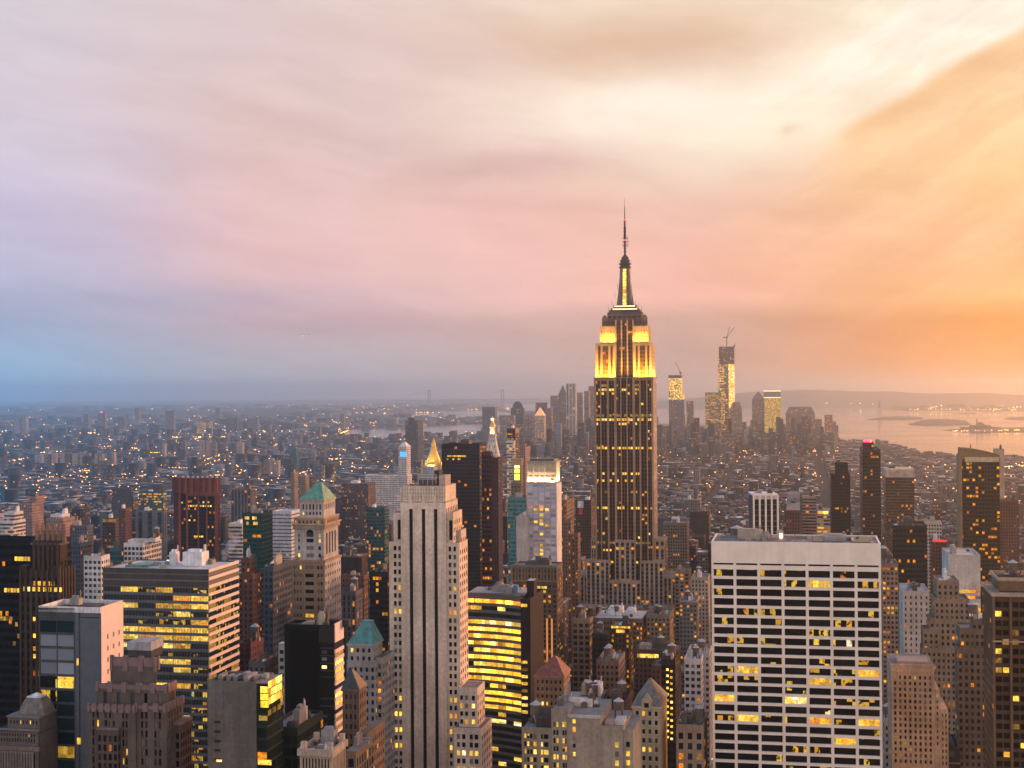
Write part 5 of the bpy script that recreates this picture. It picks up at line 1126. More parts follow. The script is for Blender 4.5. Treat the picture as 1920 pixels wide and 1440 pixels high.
MID = [
 # name, label, x0, x1, y, d, style, kwargs
 ('white_apartment_block', 'white banded block with rounded top beside the left edge', 0, 24, 976, 1500, T_BAND, dict(xr=48, tiers=((8, 27, 960, 6, 18),))),
 ('pink_apartment_block', 'pinkish brick block with a raised tan top, above the pinnacled tower', 36, 60, 943, 1700, T_PINK, dict(xr=82, tiers=((50, 68, 931, 8, 20),))),
 ('stepped_apartment_block', 'pink stepped block just right of the pinnacles', 86, 118, 972, 1450, T_PINK, dict(xr=141, tiers=((95, 116, 964, 5, 16, T_WHITE),))),
 ('striped_apartment_block', 'grey block with sunlit flank behind the pinnacled tower', 131, 163, 985, 1400, T_GREY, dict(xr=175)),
 ('slab_apartment_block', 'slate grey block with rosy flank and pale rim beside the pinnacled tower', 131, 151, 1018, 1080, T_SLATE, dict(xr=171)),
 ('white_office_block', 'small white modern block between pinnacled tower and banded office', 157, 190, 1042, 860, T_WHITE, dict(xr=206)),
 ('brown_apartment_tower', 'brown tower whose flat top glows yellow, left of the dark red tower', 192, 216, 971, 1500, T_BROWN, dict(xr=223)),
 ('russet_apartment_block', 'russet block beside the glowing-topped brown tower', 223, 235, 953, 1650, T_BRICK, dict(xr=247)),
 ('white_frame_building', 'white framed low building with stepped top, behind the banded office', 232, 268, 1018, 1000, T_WHITE.k(fw=.7, fh=.6), dict(xr=303, tiers=((240, 262, 1012, 4, 10), (280, 291, 1008, 8, 8)), kit=(2, 1))),
 ('teal_office_block', 'small dark teal block under the glowing-topped brown tower', 206, 228, 1027, 1000, T_TEAL, dict(xr=233)),
 ('arcaded_building', 'broad grey building with tall arched openings left of the dark red tower', 254, 308, 957, 1700, T_PIERS.k(bay=12, fw=.4), dict(xr=313)),
 ('lit_office_block', 'teal glass block with rows of pale lights, left of the dark red tower', 260, 306, 921, 2150, T_BAND.k(wall=(0.06, 0.11, 0.12), lit=.4), dict(xr=313)),
 ('grey_office_slab', 'wide grey slab with a column of amber lights, beyond the brown tower', 209, 246, 914, 2150, T_GREY, dict(xr=250)),
 ('pier_apartment_block', 'grey slab with dark vertical stripes right of the dark red tower', 433, 470, 916, 1900, T_PIERS, dict(xr=480)),
 ('banded_low_block', 'low white banded block between the dark red and dark green towers', 428, 454, 981, 1400, T_BAND, dict(D=20)),
 ('green_glass_tower', 'dark green glass tower with amber top floors', 455, 490, 962, 1150, S((0.012, 0.05, 0.045), (0.008, 0.035, 0.032), bay=4, floor=3.6, fw=.8, fh=.6, lit=.05, span=.4, roof=(0.05, 0.06, 0.06)), dict(xr=511, kit=(2, 0))),
 ('brown_brick_tower', 'brown brick tower with stepped top in front of the dark green tower', 447, 474, 1077, 800, T_BRICK, dict(xr=490, tiers=((452, 470, 1046, 5, 9),))),
 ('slate_office_block', 'slate block with a few lit windows beside the brown brick tower', 488, 510, 1066, 850, T_SLATE, dict(D=14)),
 ('pink_grid_building', 'block with long rose flank dotted with windows, left of the copper roofed tower', 495, 512, 1062, 770, T_SLATE, dict(xr=547)),
 ('red_brick_block', 'deep red brick block right of the copper roofed tower', 641, 682, 1078, 920, T_BRICK, dict(xr=690)),
 ('grey_classical_block', 'grey block with pale snowy-looking roof below the red brick block', 641, 667, 1108, 800, T_GREY.k(fw=.4, fh=.8), dict(xr=680, kit=(3, 1))),
 ('navy_office_block', 'dark navy block with lit windows left of the slotted tan tower', 693, 727, 1072, 850, T_DARK.k(wall=(0.018, 0.02, 0.03), lit=.10), dict(D=20)),
 ('teal_fin_tower', 'teal glass tower with pale fins and bright edge left of the slotted tan tower', 687, 721, 951, 1500, T_TEAL.k(lit=.12), dict(xr=729)),
 ('hospital_block', 'long pale building with many window rows left of the gold pyramid', 684, 764, 890, 2650, T_WHITE.k(lit=.1), dict(D=30)),
 ('brown_store_block', 'square brown building with a faint lit sign right of the copper roof', 640, 690, 906, 2300, T_BROWN.k(wall=(0.12, 0.085, 0.085)), dict(D=40)),
 ('screen_tower', 'pale tower topped by a bright blue lit panel', 747, 762, 836, 2650, T_WHITE, dict(xr=770)),
 ('twin_slab_tower', 'dark blue twin slab standing near the river', 760, 783, 789, 4700, T_SLATE.k(lit=.1), dict(xr=794, tiers=((766, 776, 783, 6, 14),))),
 ('dark_office_slab', 'very dark slab with amber lights between gold pyramid and white clock tower', 828, 899, 832, 1350, T_DARK.k(wall=(0.028, 0.02, 0.024), bay=3, lit=.06), dict(D=32, kit=(1, 0))),
 ('slim_red_tower', 'slim dark tower with red edge, left of the white clock tower', 903, 921, 848, 1080, T_DARK.k(wall=(0.09, 0.03, 0.035), lit=.10), dict(xr=925, tiers=((906, 919, 846, 3, 8),))),
 ('slim_maroon_tower', 'plain maroon slab right in front of the white clock tower', 921, 934, 858, 1050, T_DARK.k(wall=(0.07, 0.035, 0.04), lit=.01, fw=.3), dict(xr=942)),
 ('dark_crowned_tower', 'slim tower, glass below and black on top, right of the white clock tower', 951, 966, 804, 2000, T_DARK.k(lit=.18), dict(xr=973, tiers=((950, 964, 826, -8, 8, T_BAND.k(lit=.3)),))),
 ('teal_glass_block', 'blue-green glass block behind the white hotel annex', 952, 988, 932, 1250, T_TEAL.k(wall=(0.10, 0.20, 0.20), glass=(0.06, 0.16, 0.16), lit=.03), dict(D=26)),
 ('pink_chimney_tower', 'slim pink tower with stepped top just left of the white hotel', 975, 985, 838, 1900, T_PINK.k(lit=.02), dict(xr=994, tiers=((978, 984, 833, 4, 6),))),
 ('arcade_topped_building', 'brown building with an arcade of columns round its top', 960, 1044, 1060, 950, T_BROWN.k(wall=(0.14, 0.09, 0.065), lit=.12, bay=3.4, fw=.45), dict(xr=1055, kit=(3, 1))),
 ('brick_setback_tower', 'brick apartment tower stepping down beside the white hotel', 1046, 1062, 938, 1180, T_BRICK.k(wall=(0.18, 0.11, 0.085), lit=.14), dict(xr=1076, tiers=((1058, 1070, 975, -8, 14), (1066, 1083, 1000, -4, 14)))),
 ('sign_wall_building', 'brown building carrying a white and red painted sign, left of the tallest tower', 1079, 1108, 937, 1560, T_BROWN.k(lit=.04), dict(xr=1114)),
 ('portal_framed_building', 'black and white building with white portal frames', 1413, 1458, 928, 1000, S((0.55, 0.50, 0.47), (0.02, 0.018, 0.018), bay=11, floor=3.8, fw=.84, fh=.86, lit=.15, span=.8, par=.8, roof=(0.35, 0.32, 0.3)), dict(D=26, rot=-9, kit=(2, 0))),
 ('dark_stepped_tower', 'dark stepped tower left of the red-beaconed tower', 1558, 1594, 888, 1600, T_DARK.k(lit=.05), dict(xl=1552, tiers=((1566, 1590, 868, 6, 16),))),
 ('beacon_tower', 'slim dark tower with red beacon on top', 1617, 1651, 843, 1450, T_DARK.k(wall=(0.055, 0.04, 0.035), lit=.08), dict(xl=1611, tiers=((1618, 1638, 829, 4, 12),))),
 ('brown_glass_tower', 'brown glass tower with a pale blank top, between two dark towers', 1661, 1714, 881, 1600, T_BROWN.k(wall=(0.12, 0.08, 0.055), glass=(0.05, 0.035, 0.025), fw=.9, lit=.07), dict(xl=1656)),
 ('pale_slab_tower', 'plain pale slab rising behind the curved-top tower', 1866, 1883, 842, 1800, plain((0.42, 0.30, 0.20)), dict(D=20)),
 ('rust_apartment_block', 'rust brown block right of the curved-top tower', 1875, 1910, 938, 1450, T_BRICK.k(lit=.08), dict(xl=1870)),
 ('white_topped_office', 'office with blank white top above brightly lit floors', 1778, 1838, 1040, 900, T_BAND.k(wall=(0.52, 0.45, 0.40), lit=.62, gain=1.1, par=5.5), dict(xl=1766)),
 ('beige_stepped_tower', 'beige tower stepping outwards below the white-topped office', 1757, 1798, 1088, 780, T_TAN.k(lit=.05), dict(xl=1750, tiers=((1752, 1817, 1122, -6, 20), (1742, 1822, 1160, -10, 16), (1730, 1760, 1180, -12, 14), (1728, 1800, 1215, -14, 14)))),
 ('lit_stepped_building', 'dark stepped building with lit windows next to the brown pier tower', 1800, 1846, 1178, 660, T_BROWN.k(lit=.14, wall=(0.16, 0.115, 0.085)), dict(xl=1792, tiers=((1822, 1842, 1160, 4, 8), (1795, 1850, 1215, -5, 12)), kit=(2, 1))),
 ('lamp_lit_brick_tower', 'slim brick tower dotted with amber lights beside the pale grid slab', 1654, 1684, 1056, 760, T_BRICK.k(wall=(0.24, 0.16, 0.12), bay=2.2, floor=2.6, fw=.6, fh=.5, lit=.2), dict(D=22, kit=(1, 1))),
 ('dark_glass_block', 'dark glass block behind the lamp-dotted brick tower', 1673, 1738, 985, 1000, T_DARK.k(wall=(0.03, 0.032, 0.03), lit=.09), dict(xl=1668)),
 ('white_low_building', 'low white building with flat roof below the dark glass block', 1693, 1742, 1108, 850, T_WHITE.k(wall=(0.55, 0.45, 0.38), fw=.3), dict(D=36, kit=(2, 0))),
 ('red_topped_block', 'brown block with glowing red rim near the curved-top tower', 1748, 1775, 1012, 1250, T_BRICK, dict(xl=1744)),
 ('white_corner_block', 'small white block above the red-rimmed block', 1735, 1766, 978, 1420, T_WHITE.k(wall=(0.5, 0.42, 0.34)), dict(D=20)),
 ('white_low_house', 'small pale building with window rows at the foot of the grid slab', 1658, 1686, 1350, 690, T_WHITE.k(wall=(0.45, 0.38, 0.33)), dict(D=18, kit=(1, 1))),
 ('arched_brick_building', 'tan brick building with corniced top left of the grid slab', 1268, 1319, 1358, 560, T_TAN.k(bay=3.2, floor=4.0, fw=.5, fh=.62, lit=.25, wall=(0.30, 0.20, 0.14)), dict(D=24, kit=(2, 1))),
 ('dark_lamp_tower', 'narrow black tower with two strings of white lights', 1240, 1266, 1236, 650, T_DARK.k(wall=(0.03, 0.022, 0.02), lit=.02), dict(D=18, kit=(1, 1))),
 ('white_roofed_warehouse', 'large low building with a broad pale roof below the tallest tower', 1112, 1205, 1158, 1010, T_BROWN.k(wall=(0.17, 0.12, 0.09), roof=(0.55, 0.50, 0.46), lit=.12), dict(D=44, kit=(2, 1))),
 ('grid_loft_building', 'beige loft with a grid of windows and tall pale chimney flank', 1073, 1106, 1160, 960, T_TAN.k(bay=4.2, fw=.66, fh=.6, floor=4, lit=.08), dict(xr=1112, kit=(2, 1))),
 ('tank_topped_building', 'low tan building with water tanks right of the pale-roofed building', 1212, 1256, 1152, 1010, T_TAN.k(lit=.14), dict(D=30, kit=(2, 2))),
 ('dark_loft_building', 'dark loft below the pale-roofed building', 1110, 1140, 1188, 920, T_DARK.k(lit=.06, bay=3), dict(D=22, kit=(1, 1))),
 ('amber_loft_building', 'brown loft with a glowing row under its roof', 1145, 1180, 1172, 940, T_BROWN.k(lit=.22), dict(D=22, kit=(1, 2))),
 ('dark_billboard_building', 'low dark brick building with one long yellow-lit strip', 1190, 1270, 1217, 880, T_BRICK.k(wall=(0.12, 0.06, 0.05), lit=.05), dict(D=26, kit=(3, 1))),
 ('maroon_loft_building', 'maroon loft stepping up beside the narrow black tower', 1222, 1262, 1248, 810, T_BRICK.k(wall=(0.15, 0.07, 0.06)), dict(D=24, kit=(2, 1))),
 ('pale_loft_building', 'pale cream loft at the left foot of the grid slab', 1288, 1330, 1222, 830, T_WHITE.k(wall=(0.48, 0.43, 0.40)), dict(D=24, kit=(2, 2))),
 ('white_stepped_loft', 'white stepped loft with small dark windows left of the grid slab', 1283, 1315, 1235, 760, T_WHITE, dict(D=16, kit=(1, 1))),
 ('brick_tank_building', 'brown loft with pointed rooftop tank, right of the red roof', 1118, 1160, 1238, 790, T_BROWN.k(wall=(0.2, 0.13, 0.10)), dict(D=30, kit=(2, 2))),
 ('flat_dark_loft', 'flat dark roofed loft behind the beige party-wall building', 1070, 1128, 1312, 640, T_DARK.k(roof=(0.10, 0.11, 0.11)), dict(D=30, kit=(3, 1))),
 ('black_roof_loft', 'black roofed loft left of the chateau-roofed tower', 1130, 1172, 1316, 640, T_BROWN.k(roof=(0.025, 0.025, 0.028)), dict(D=26, kit=(2, 1))),
 ('office_annex', 'white blank annex against the left of the white hotel', 968, 988, 968, 1090, plain((0.52, 0.47, 0.45)), dict(D=18)),
 ('tan_tower_block', 'tan block with lit rows right of the tallest tower foot', 1265, 1292, 1070, 1240, T_TAN.k(fw=.6, fh=.6, bay=3.6, lit=.1), dict(D=26, kit=(1, 1))),
 ('cream_tower_block', 'cream block with square windows further right of the tallest tower', 1296, 1328, 1082, 1180, T_TAN.k(wall=(0.42, 0.34, 0.27)), dict(D=26, kit=(2, 1))),
 ('green_corniced_building', 'brown building with green cornice right of the tallest tower', 1243, 1288, 980, 1500, T_BROWN.k(wall=(0.24, 0.17, 0.13)), dict(D=30, kit=(2, 1))),
 ('brick_mid_tower', 'brick apartment tower right of the portal-framed building', 1478, 1500, 922, 1500, T_BRICK, dict(xl=1474)),
 ('balcony_tower', 'pale tower with balconies right of the portal-framed building', 1504, 1530, 930, 1380, T_BAND.k(wall=(0.36, 0.26, 0.2), floor=3), dict(D=22)),
 ('bright_shop_block', 'small block with one bright white lit floor', 1532, 1556, 955, 1500, T_BAND.k(lit=.5), dict(D=22)),
 ('terraced_glass_building', 'low dark glass building with sloping terraces at the bottom', 500, 558, 1362, 445, T_TEAL.k(wall=(0.02, 0.03, 0.025), glass=(0.01, 0.018, 0.014), lit=.10), dict(D=24, kit=(2, 0))),
 ('small_stone_block', 'small stone block with cornice beside the colonnaded building', 648, 668, 1408, 440, T_TAN.k(fw=.5, fh=.8), dict(D=18)),
 ('red_mansard_building', 'maroon building with bright red roof beside the banded office', 448, 470, 1205, 720, T_BRICK.k(wall=(0.10, 0.035, 0.04), roof=(0.35, 0.06, 0.06), lit=.03), dict(D=18, kit=(1, 1))),
 ('maroon_low_building', 'low maroon building between banded office and black box', 478, 525, 1190, 820, T_BRICK.k(wall=(0.10, 0.04, 0.045), lit=.03), dict(D=34, kit=(3, 1))),
 ('red_roof_house', 'small building with a bright red pitched-looking roof above the beige block', 466, 496, 1240, 640, T_BRICK.k(wall=(0.12, 0.10, 0.10), roof=(0.40, 0.07, 0.06), lit=.02), dict(D=16, kit=(1, 0))),
 ('silver_loft_building', 'grey slotted loft left of the black box', 522, 534, 1206, 640, T_WHITE.k(wall=(0.3, 0.3, 0.3)), dict(D=20, kit=(1, 0))),
 ('tan_slab_pair', 'tall tan slab above the copper roof', 561, 573, 891, 2600, T_TAN.k(lit=.03), dict(D=20)),
 ('thin_tan_slab', 'thin tan slab left of the taller tan one above the copper roof', 545, 552, 886, 2700, T_TAN.k(lit=.03), dict(D=20)),
 ('teal_slim_tower', 'slim teal tower alone in the far blocks', 547, 556, 840, 4200, T_TEAL.k(wall=(0.08, 0.20, 0.24), lit=.02), dict(D=20)),
 ('white_sloped_building', 'smooth white building with slanting roof behind the copper roofed tower', 511, 546, 958, 1500, T_BAND.k(wall=(0.6, 0.58, 0.6), fh=.3), dict(D=30, kit=(0, 0))),
]
OBJ = {}
for name, label, x0, x1, y, d, st, kw in MID: OBJ[name] = tower(name, label, x0, x1, y, d, st, **kw)
def addlit(key, spots, k='lit', w=2.4, h=1.8):
    o, s = OBJ[key]
    for px, py in spots: child('window', PM[k], o, (s.X(px), -.05, s.Z(py)), (w, 1, h))
addlit('dark_lamp_tower', [(1251, 1255 + 11.5 * k) for k in range(12)] + [(1258.5, 1258 + 11.5 * k) for k in range(12)], 'glow', 1.1, 1.0)
addlit('brown_apartment_tower', [(195 + 4 * k, 976) for k in range(6)], 'dim', 2.4, 3)
addlit('green_glass_tower', [(461, 971), (465, 971), (475, 971), (479, 971), (464, 981), (477, 981), (481, 981)], 'lit', 1.9, 2.4)
addlit('dark_billboard_building', [(1197 + 5 * k, 1229) for k in range(8)], 'lit', 1.7, 2.3)
addlit('amber_loft_building', [(1148 + 4.5 * k, 1175.5) for k in range(8)], 'lit', 1.4, 1.4); addlit('amber_loft_building', [(1158, 1183), (1163, 1183), (1168, 1183)], 'lit', 2, 2)
addlit('dark_office_slab', [(840 + 4 * k, 855) for k in range(9)] + [(839, 861), (850, 861)], 'lit', 1.6, 1.4)
addlit('bright_shop_block', [(1535 + 4 * k, 961) for k in range(5)], 'glow', 2, 3)
addlit('arcade_topped_building', [(1010, 1100), (1018, 1100), (1022, 1100), (1013, 1108), (1020, 1108)], 'lit', 2, 1.6)
def column_glow():
    o, s = OBJ['arcade_topped_building']
    for px in (1016, 1025, 1034):
        q = MB(); q.box(s.X(px) - .5, s.X(px) + .5, -.5, 0, s.Z(1240), s.Z(1158)); q.build('glowing_pilaster', lamp_mat('amber_wash_glow', (1.0, 0.36, 0.10), 0.45), o)  # pilasters glow themselves; amber light on them is put into the material
    q = MB(); st = plain((0.27, 0.18, 0.13))
    for k in range(15): x = s.W * k / 14; q.box(x - .35, x + .35, -.5, .1, s.Z(1087), s.Z(1063), st)
    q.box(-.5, s.W + .4, -.8, .2, s.Z(1063), s.Z(1058.5), plain((0.16, 0.20, 0.17))); q.box(-.5, s.W + .4, -.8, .2, s.Z(1090), s.Z(1087), st); q.build('colonnade', FAC, o)
column_glow()
# painted wall sign, blue panel, red rim, white top, pale band
def extras():
    o, s = OBJ['sign_wall_building']
    q = MB(); q.box(s.X(1083), s.X(1094), -.4, -.1, s.Z(952), s.Z(939)); q.build('sign_panel', 'white', o)
    q = MB(); q.box(s.X(1085), s.X(1092.5), -.4, -.1, s.Z(964.5), s.Z(952.2)); q.build('sign_panel', 'red_paint', o)
    o, s = OBJ['screen_tower']; q = MB(); q.box(s.X(750), s.X(762), -.5, -.1, s.Z(857), s.Z(847)); q.build('lit_panel', 'lamp_blue', o)
    q = MB(); q.prism([(1, 1), (s.W - 1, 1), (s.W - 1, s.D - 1), (1, s.D - 1)], s.H - .5, s.Z(829), None, top=[(s.W * .4, s.D * .4), (s.W * .6, s.D * .4), (s.W * .6, s.D * .6), (s.W * .4, s.D * .6)]); q.build('pointed_top', 'white', o)
    o, s = OBJ['red_topped_block']
    q = MB(); q.box(0, s.W, -.5, -.1, s.Z(1016), s.Z(1012)); q.build('red_light_strip', lamp_mat('red_rim_light', (1, .06, .05), .55), o)
    o, s = OBJ['brown_glass_tower']; q = MB(); q.box(-.3, s.W + .3, -.5, s.D + .3, s.Z(895), s.Z(880)); q.build('blank_top', mat('cream_panel', (0.48, 0.36, 0.27), .8), o)
    o, s = OBJ['beacon_tower']
    q = MB(); q.lathe(s.X(1627), 10, [(.01, s.Z(830)), (4.5, s.Z(830)), (3.5, s.Z(826)), (.01, s.Z(825))], 8); q.build('beacon', 'lamp_red', o)
    o, s = OBJ['dark_crowned_tower']; q = MB(); q.box(-.3, s.W + .3, -.5, s.D + .3, s.Z(812), s.Z(803)); q.build('dark_crown', 'black_metal', o); q = MB(); q.bar((s.W * .4, 5, s.Z(803)), (s.W * .4, 5, s.Z(794)), 1.0); q.build('roof_mast', 'steel', o)
    o, s = OBJ['portal_framed_building']
    q = MB(); q.box(-.4, s.W + .4, -.7, s.D + .4, s.H - .6, s.H + .5); 
    for k in range(5): x = s.W * k / 4; q.box(x - .6, x + .6, -.9, .1, 0, s.H - .6)
    q.build('portal_frame', 'travertine', o)
    q = MB(); q.box(-.25, -.02, 0, s.D, 0, s.H - 1); q.build('dark_side_wall', 'black_metal', o)
extras()

def dark_red_tower():
    s = Site(316, 411, 926, 1400, D=34, rot=0); W, D, X, Z, H = s.W, s.D, s.X, s.Z, s.H
    root = s.empty('dark_red_tower', 'dark red brick tower with fluted crown and black glass below', 'office tower'); br = (0.20, 0.062, 0.045)
    c = X(336) - 0; P = [(0, c * 1.1), (c, 0), (W - 1.5, 0), (W, 1.5), (W - 15, D), (12, D)]
    b = MB(); b.prism(P, 0, H, T_DARK.k(bay=2.2, lit=.07, wall=(0.03, 0.016, 0.016)))
    b.build('glass_wall', FAC, root); b = MB(); st = plain(br)
    for px, w in ((337, 5), (351, 3.5), (372, 2.6), (388, 2.6), (406, 7)): b.box(X(px) - w * s.m / 2, X(px) + w * s.m / 2, -.9, .2, 0, H, st)
    b.box(X(349), W, -.8, .1, H - 1.5, H + 2, st); b.prism([(W - .8, .6), (W + .3, .6), (W + .3, 2), (W - 14, D), (W - 15, D)], 0, H, S(br, bay=3.5, fw=.5, fh=.55, lit=.04, span=.5))
    for k in range(3): t_ = (k + .5) / 3; b.box(c * t_ - .8, c * t_ + .8, c * 1.1 * (1 - t_) - 1, c * 1.1 * (1 - t_) + .5, 0, H, plain((0.11, 0.035, 0.03)))
    P2 = [(-.4, c * 1.1), (c, -.6), (W - 1, -.6), (W + .5, 1.5), (W - 14, D), (11, D)]; b.prism(P2, H + .5, Z(896), plain((0.15, 0.045, 0.035), (0.06, 0.03, 0.03)))
    for k in range(7): x = c + (W - c) * (k + .2) / 6.6; b.box(x - 1.5, x + 1.5, -2.0, -.3, H + .5, Z(895.5), st)
    for k in range(4): t_ = k / 3.5; b.box(c * t_ - 1, c * t_ + 1, c * 1.1 * (1 - t_) - 1.8, c * 1.1 * (1 - t_) + .5, H + .5, Z(895.5), plain((0.12, 0.038, 0.03)))
    b.build('brick_pier', FAC, root)
    for k in range(8): q = MB(); q.lathe(X(342 + k * 9), 2, [(.01, Z(895.5)), (1.6, Z(895.5)), (1.3, Z(893)), (.01, Z(892))], 8); q.build('roof_vent', 'tank_lid', root)
    r = random.Random(3)
    for y, xa, xb, p in ((948, 353, 400, .85), (941, 372, 396, .6), (1005, 360, 383, .8), (942, 327, 342, .5), (1032, 366, 390, .4), (975, 355, 366, .5)):
        x = X(xa)
        while x < X(xb):
            if r.random() < p: child('window', PM['lit'], root, (x, -.06, Z(y)), (1.7, 1, 1.6))
            x += 2.6
dark_red_tower()

def white_hotel():
    s = Site(988, 1043, 905, 1100, xr=1052); W, D, X, Z, H = s.W, s.D, s.X, s.Z, s.H
    root = s.empty('white_hotel_tower', 'pale gridded hotel tower with a brightly floodlit crown', 'hotel')
    b = MB(); st = S((0.60, 0.53, 0.51), (0.44, 0.44, 0.58), bay=4.5, floor=3.25, fw=.86, fh=.66, lit=.02, par=.2)  # lavender glass: the sky's reflection is put into the pane colour
    b.box(0, W, 0, D, 0, H, st, blank=(1,), rim=.5)
    for k in range(6): x = W * k / 5; b.box(x - .35, x + .35, -.4, .1, 0, H - .5, plain((0.52, 0.43, 0.38)))
    b.box(X(1042), W + .3, -.5, D, 0, H, plain((0.62, 0.57, 0.54))); b.build('wall', FAC, root)
    b = MB(); z = Z(866); b.box(.6, W - .8, .9, D - .9, H - .5, z - 1, plain((0.50, 0.44, 0.35)))
    for k in range(6): x = W * .97 * k / 5; b.box(x, x + .8, -.1, 1.0, H - .5, z, plain((0.5, 0.44, 0.36)))
    for z_ in (H + 4, H + 8, H + 12): b.box(.4, W - .6, .5, .9, z_, z_ + .6, plain((0.45, 0.38, 0.3)))
    b.box(-.4, W + .4, -.4, D, z - .6, z + .6, plain((0.40, 0.33, 0.27))); b.build('lit_crown', FAC, root)
    b = MB(); b.box(2, W - 2, 3, D - 3, z, z + 2); b.build('roof_plant', 'steel', root)
    for k in range(5): flood((W * .97 * (k + .55) / 5, -.6, H + .5), 0, 2.6, 2300, (1.0, .68, .34), .3, root)
    for k in range(2): flood((W + .8, D * (.3 + .4 * k), H + .5), PI / 2, 5, 3600, (1.0, .72, .36), .3, root)
    r = random.Random(8)
    for y, i in [(881 + 10, 0)]: pass
    for i, y in ((2, 955), (3, 955), (1, 978), (2, 982), (3, 985), (2, 965), (4, 903), (1, 955), (2, 975), (2, 1001), (2, 1022), (2, 1031), (1, 1038), (2, 1038)):
        child('window', PM['lit'], root, (W * .97 * (i + .5) / 5, -.06, Z(y)), (2.6, 1, 1.9))
white_hotel()

def green_lantern_tower():
    s = Site(958, 976, 906, 1320, D=12); W, D, X, Z, H = s.W, s.D, s.X, s.Z, s.H
    root = s.empty('lantern_topped_tower', 'stepped tower whose lantern glows yellow-green, left of the white hotel', 'tower'); b = MB()
    b.box(0, W, 0, D, 0, H, T_BRICK.k(wall=(0.2, 0.14, 0.11))); b.box(X(954), X(980), 2, 16, 0, Z(930), T_BRICK.k(wall=(0.2, 0.14, 0.11)), rim=.5)
    b.box(X(962), X(977), 1, 10, H, Z(872), plain((0.30, 0.2, 0.12))); b.box(X(961), X(977.5), .5, 10.5, Z(872), Z(860), plain((0.42, 0.26, 0.13))); b.build('wall', FAC, root)
    for y0, y1, k in ((900, 889, 'lamp_green'), (887, 880, 'lamp_green'), (878, 872.5, 'glow')):
        q = MB(); q.box(X(964.5), X(974), .6, .95, Z(y0), Z(y1)); q.build('lantern_window', k, root)
green_lantern_tower()

def clock_tower():
    s = Site(907, 936, 935, 2200, D=22); W, D, X, Z, H = s.W, s.D, s.X, s.Z, s.H
    root = s.empty('white_clock_tower', 'white campanile with tall pyramid roof and golden cupola', 'clock tower'); ws = plain((0.60, 0.53, 0.46)); b = MB()
    cx, cy = W / 2, D / 2; sq = lambda r: [(cx - r, cy - r * .85), (cx + r, cy - r * .85), (cx + r, cy + r * .85), (cx - r, cy + r * .85)]; R = W / 2
    b.prism(sq(R), 0, Z(884), S((0.60, 0.53, 0.46), bay=3.4, floor=4, fw=.4, fh=.5, lit=.02)); b.prism(sq(R * 1.06), Z(884), Z(880), ws); b.prism(sq(R * .93), Z(880), Z(866), S((0.60, 0.53, 0.46), bay=4.5, floor=9, fw=.5, fh=.8, lit=0, par=.1)); b.prism(sq(R), Z(866), Z(863), ws)
    b.prism(sq(R * .92), Z(863), Z(818), S((0.60, 0.53, 0.46), bay=6, floor=9, fw=.25, fh=.3, lit=0, par=.3), top=sq(R * .36)); b.prism(sq(R * .48), Z(818), Z(815), ws)
    b.lathe(cx, cy, [(R * .38, Z(815)), (R * .34, Z(803)), (R * .42, Z(802)), (R * .40, Z(800))], 10, ws); b.build('wall', FAC, root)
    q = MB(); q.lathe(cx, cy, [(R * .36, Z(800)), (R * .34, Z(797)), (R * .20, Z(793)), (R * .16, Z(788)), (R * .20, Z(787)), (R * .1, Z(784)), (.01, Z(780))], 10); q.build('gold_cupola', 'gold', root)
    q = MB(); q.lathe(cx, cy, [(.01, Z(788)), (R * .19, Z(788)), (R * .19, Z(785)), (.01, Z(785))], 8); q.build('lantern', 'lamp_white', root)
    for px, yb in ((-9, 880), (0, 880), (9, 880)): flood((cx + px * s.m, -2 - 1, Z(882)), 0, 5, 6000, (1.0, .82, .58), .55, root)
    for px, yb in ((-6, 816), (6, 816)): flood((cx + px * s.m * .6, cy - R * .6, Z(815)), 0, 4, 2600, (1.0, .62, .2), .25, root)
    flood((W + 3, cy, Z(882)), PI / 2, 6, 9000, (1.0, .8, .5), .5, root)
clock_tower()

def gold_pyramid():
    s = Site(783, 829, 890, 1900, D=38); W, D, X, Z, H = s.W, s.D, s.X, s.Z, s.H
    root = s.empty('gold_pyramid_tower', 'tower with glowing gold pyramid roof behind the slotted tan tower', 'tower'); b = MB(); ws = plain((0.5, 0.42, 0.34)); cx, cy = X(806.5), D / 2
    b.box(0, W, 0, D, 0, H, T_TAN.k(wall=(0.42, 0.34, 0.28))); b.box(X(789), X(824), 4, D - 4, H, Z(872), T_TAN.k(wall=(0.45, 0.37, 0.3), fh=.8, floor=6)); 
    for px in (790, 796, 818, 824): b.lathe(X(px), 5, [(2, H), (1.8, Z(872)), (.01, Z(860))], 6, plain((0.6, 0.4, 0.15)))
    b.build('wall', FAC, root)
    A_ = lambda r: [(cx + r * math.cos(2 * PI * (k + .5) / 8), cy + r * math.sin(2 * PI * (k + .5) / 8)) for k in range(8)]
    q = MB(); q.prism(A_(11.5), Z(872), Z(843), None, top=A_(3.4)); q.prism(A_(4.2), Z(843), Z(841), None); q.prism(A_(3.3), Z(841), Z(834), None, top=A_(2.8)); q.prism(A_(3.4), Z(834), Z(832), None); q.prism(A_(2.4), Z(832), Z(821), None, top=A_(.15)); q.build('gold_roof', 'gold', root)
    for a in (-PI / 2, -PI / 2 + .8, -PI / 2 - .8, 0, -2.9): flood((cx + 17 * math.cos(a), cy + 17 * math.sin(a), Z(874)), a + PI / 2, 7, 7500, (1.0, .60, .12), .75, root)
gold_pyramid()

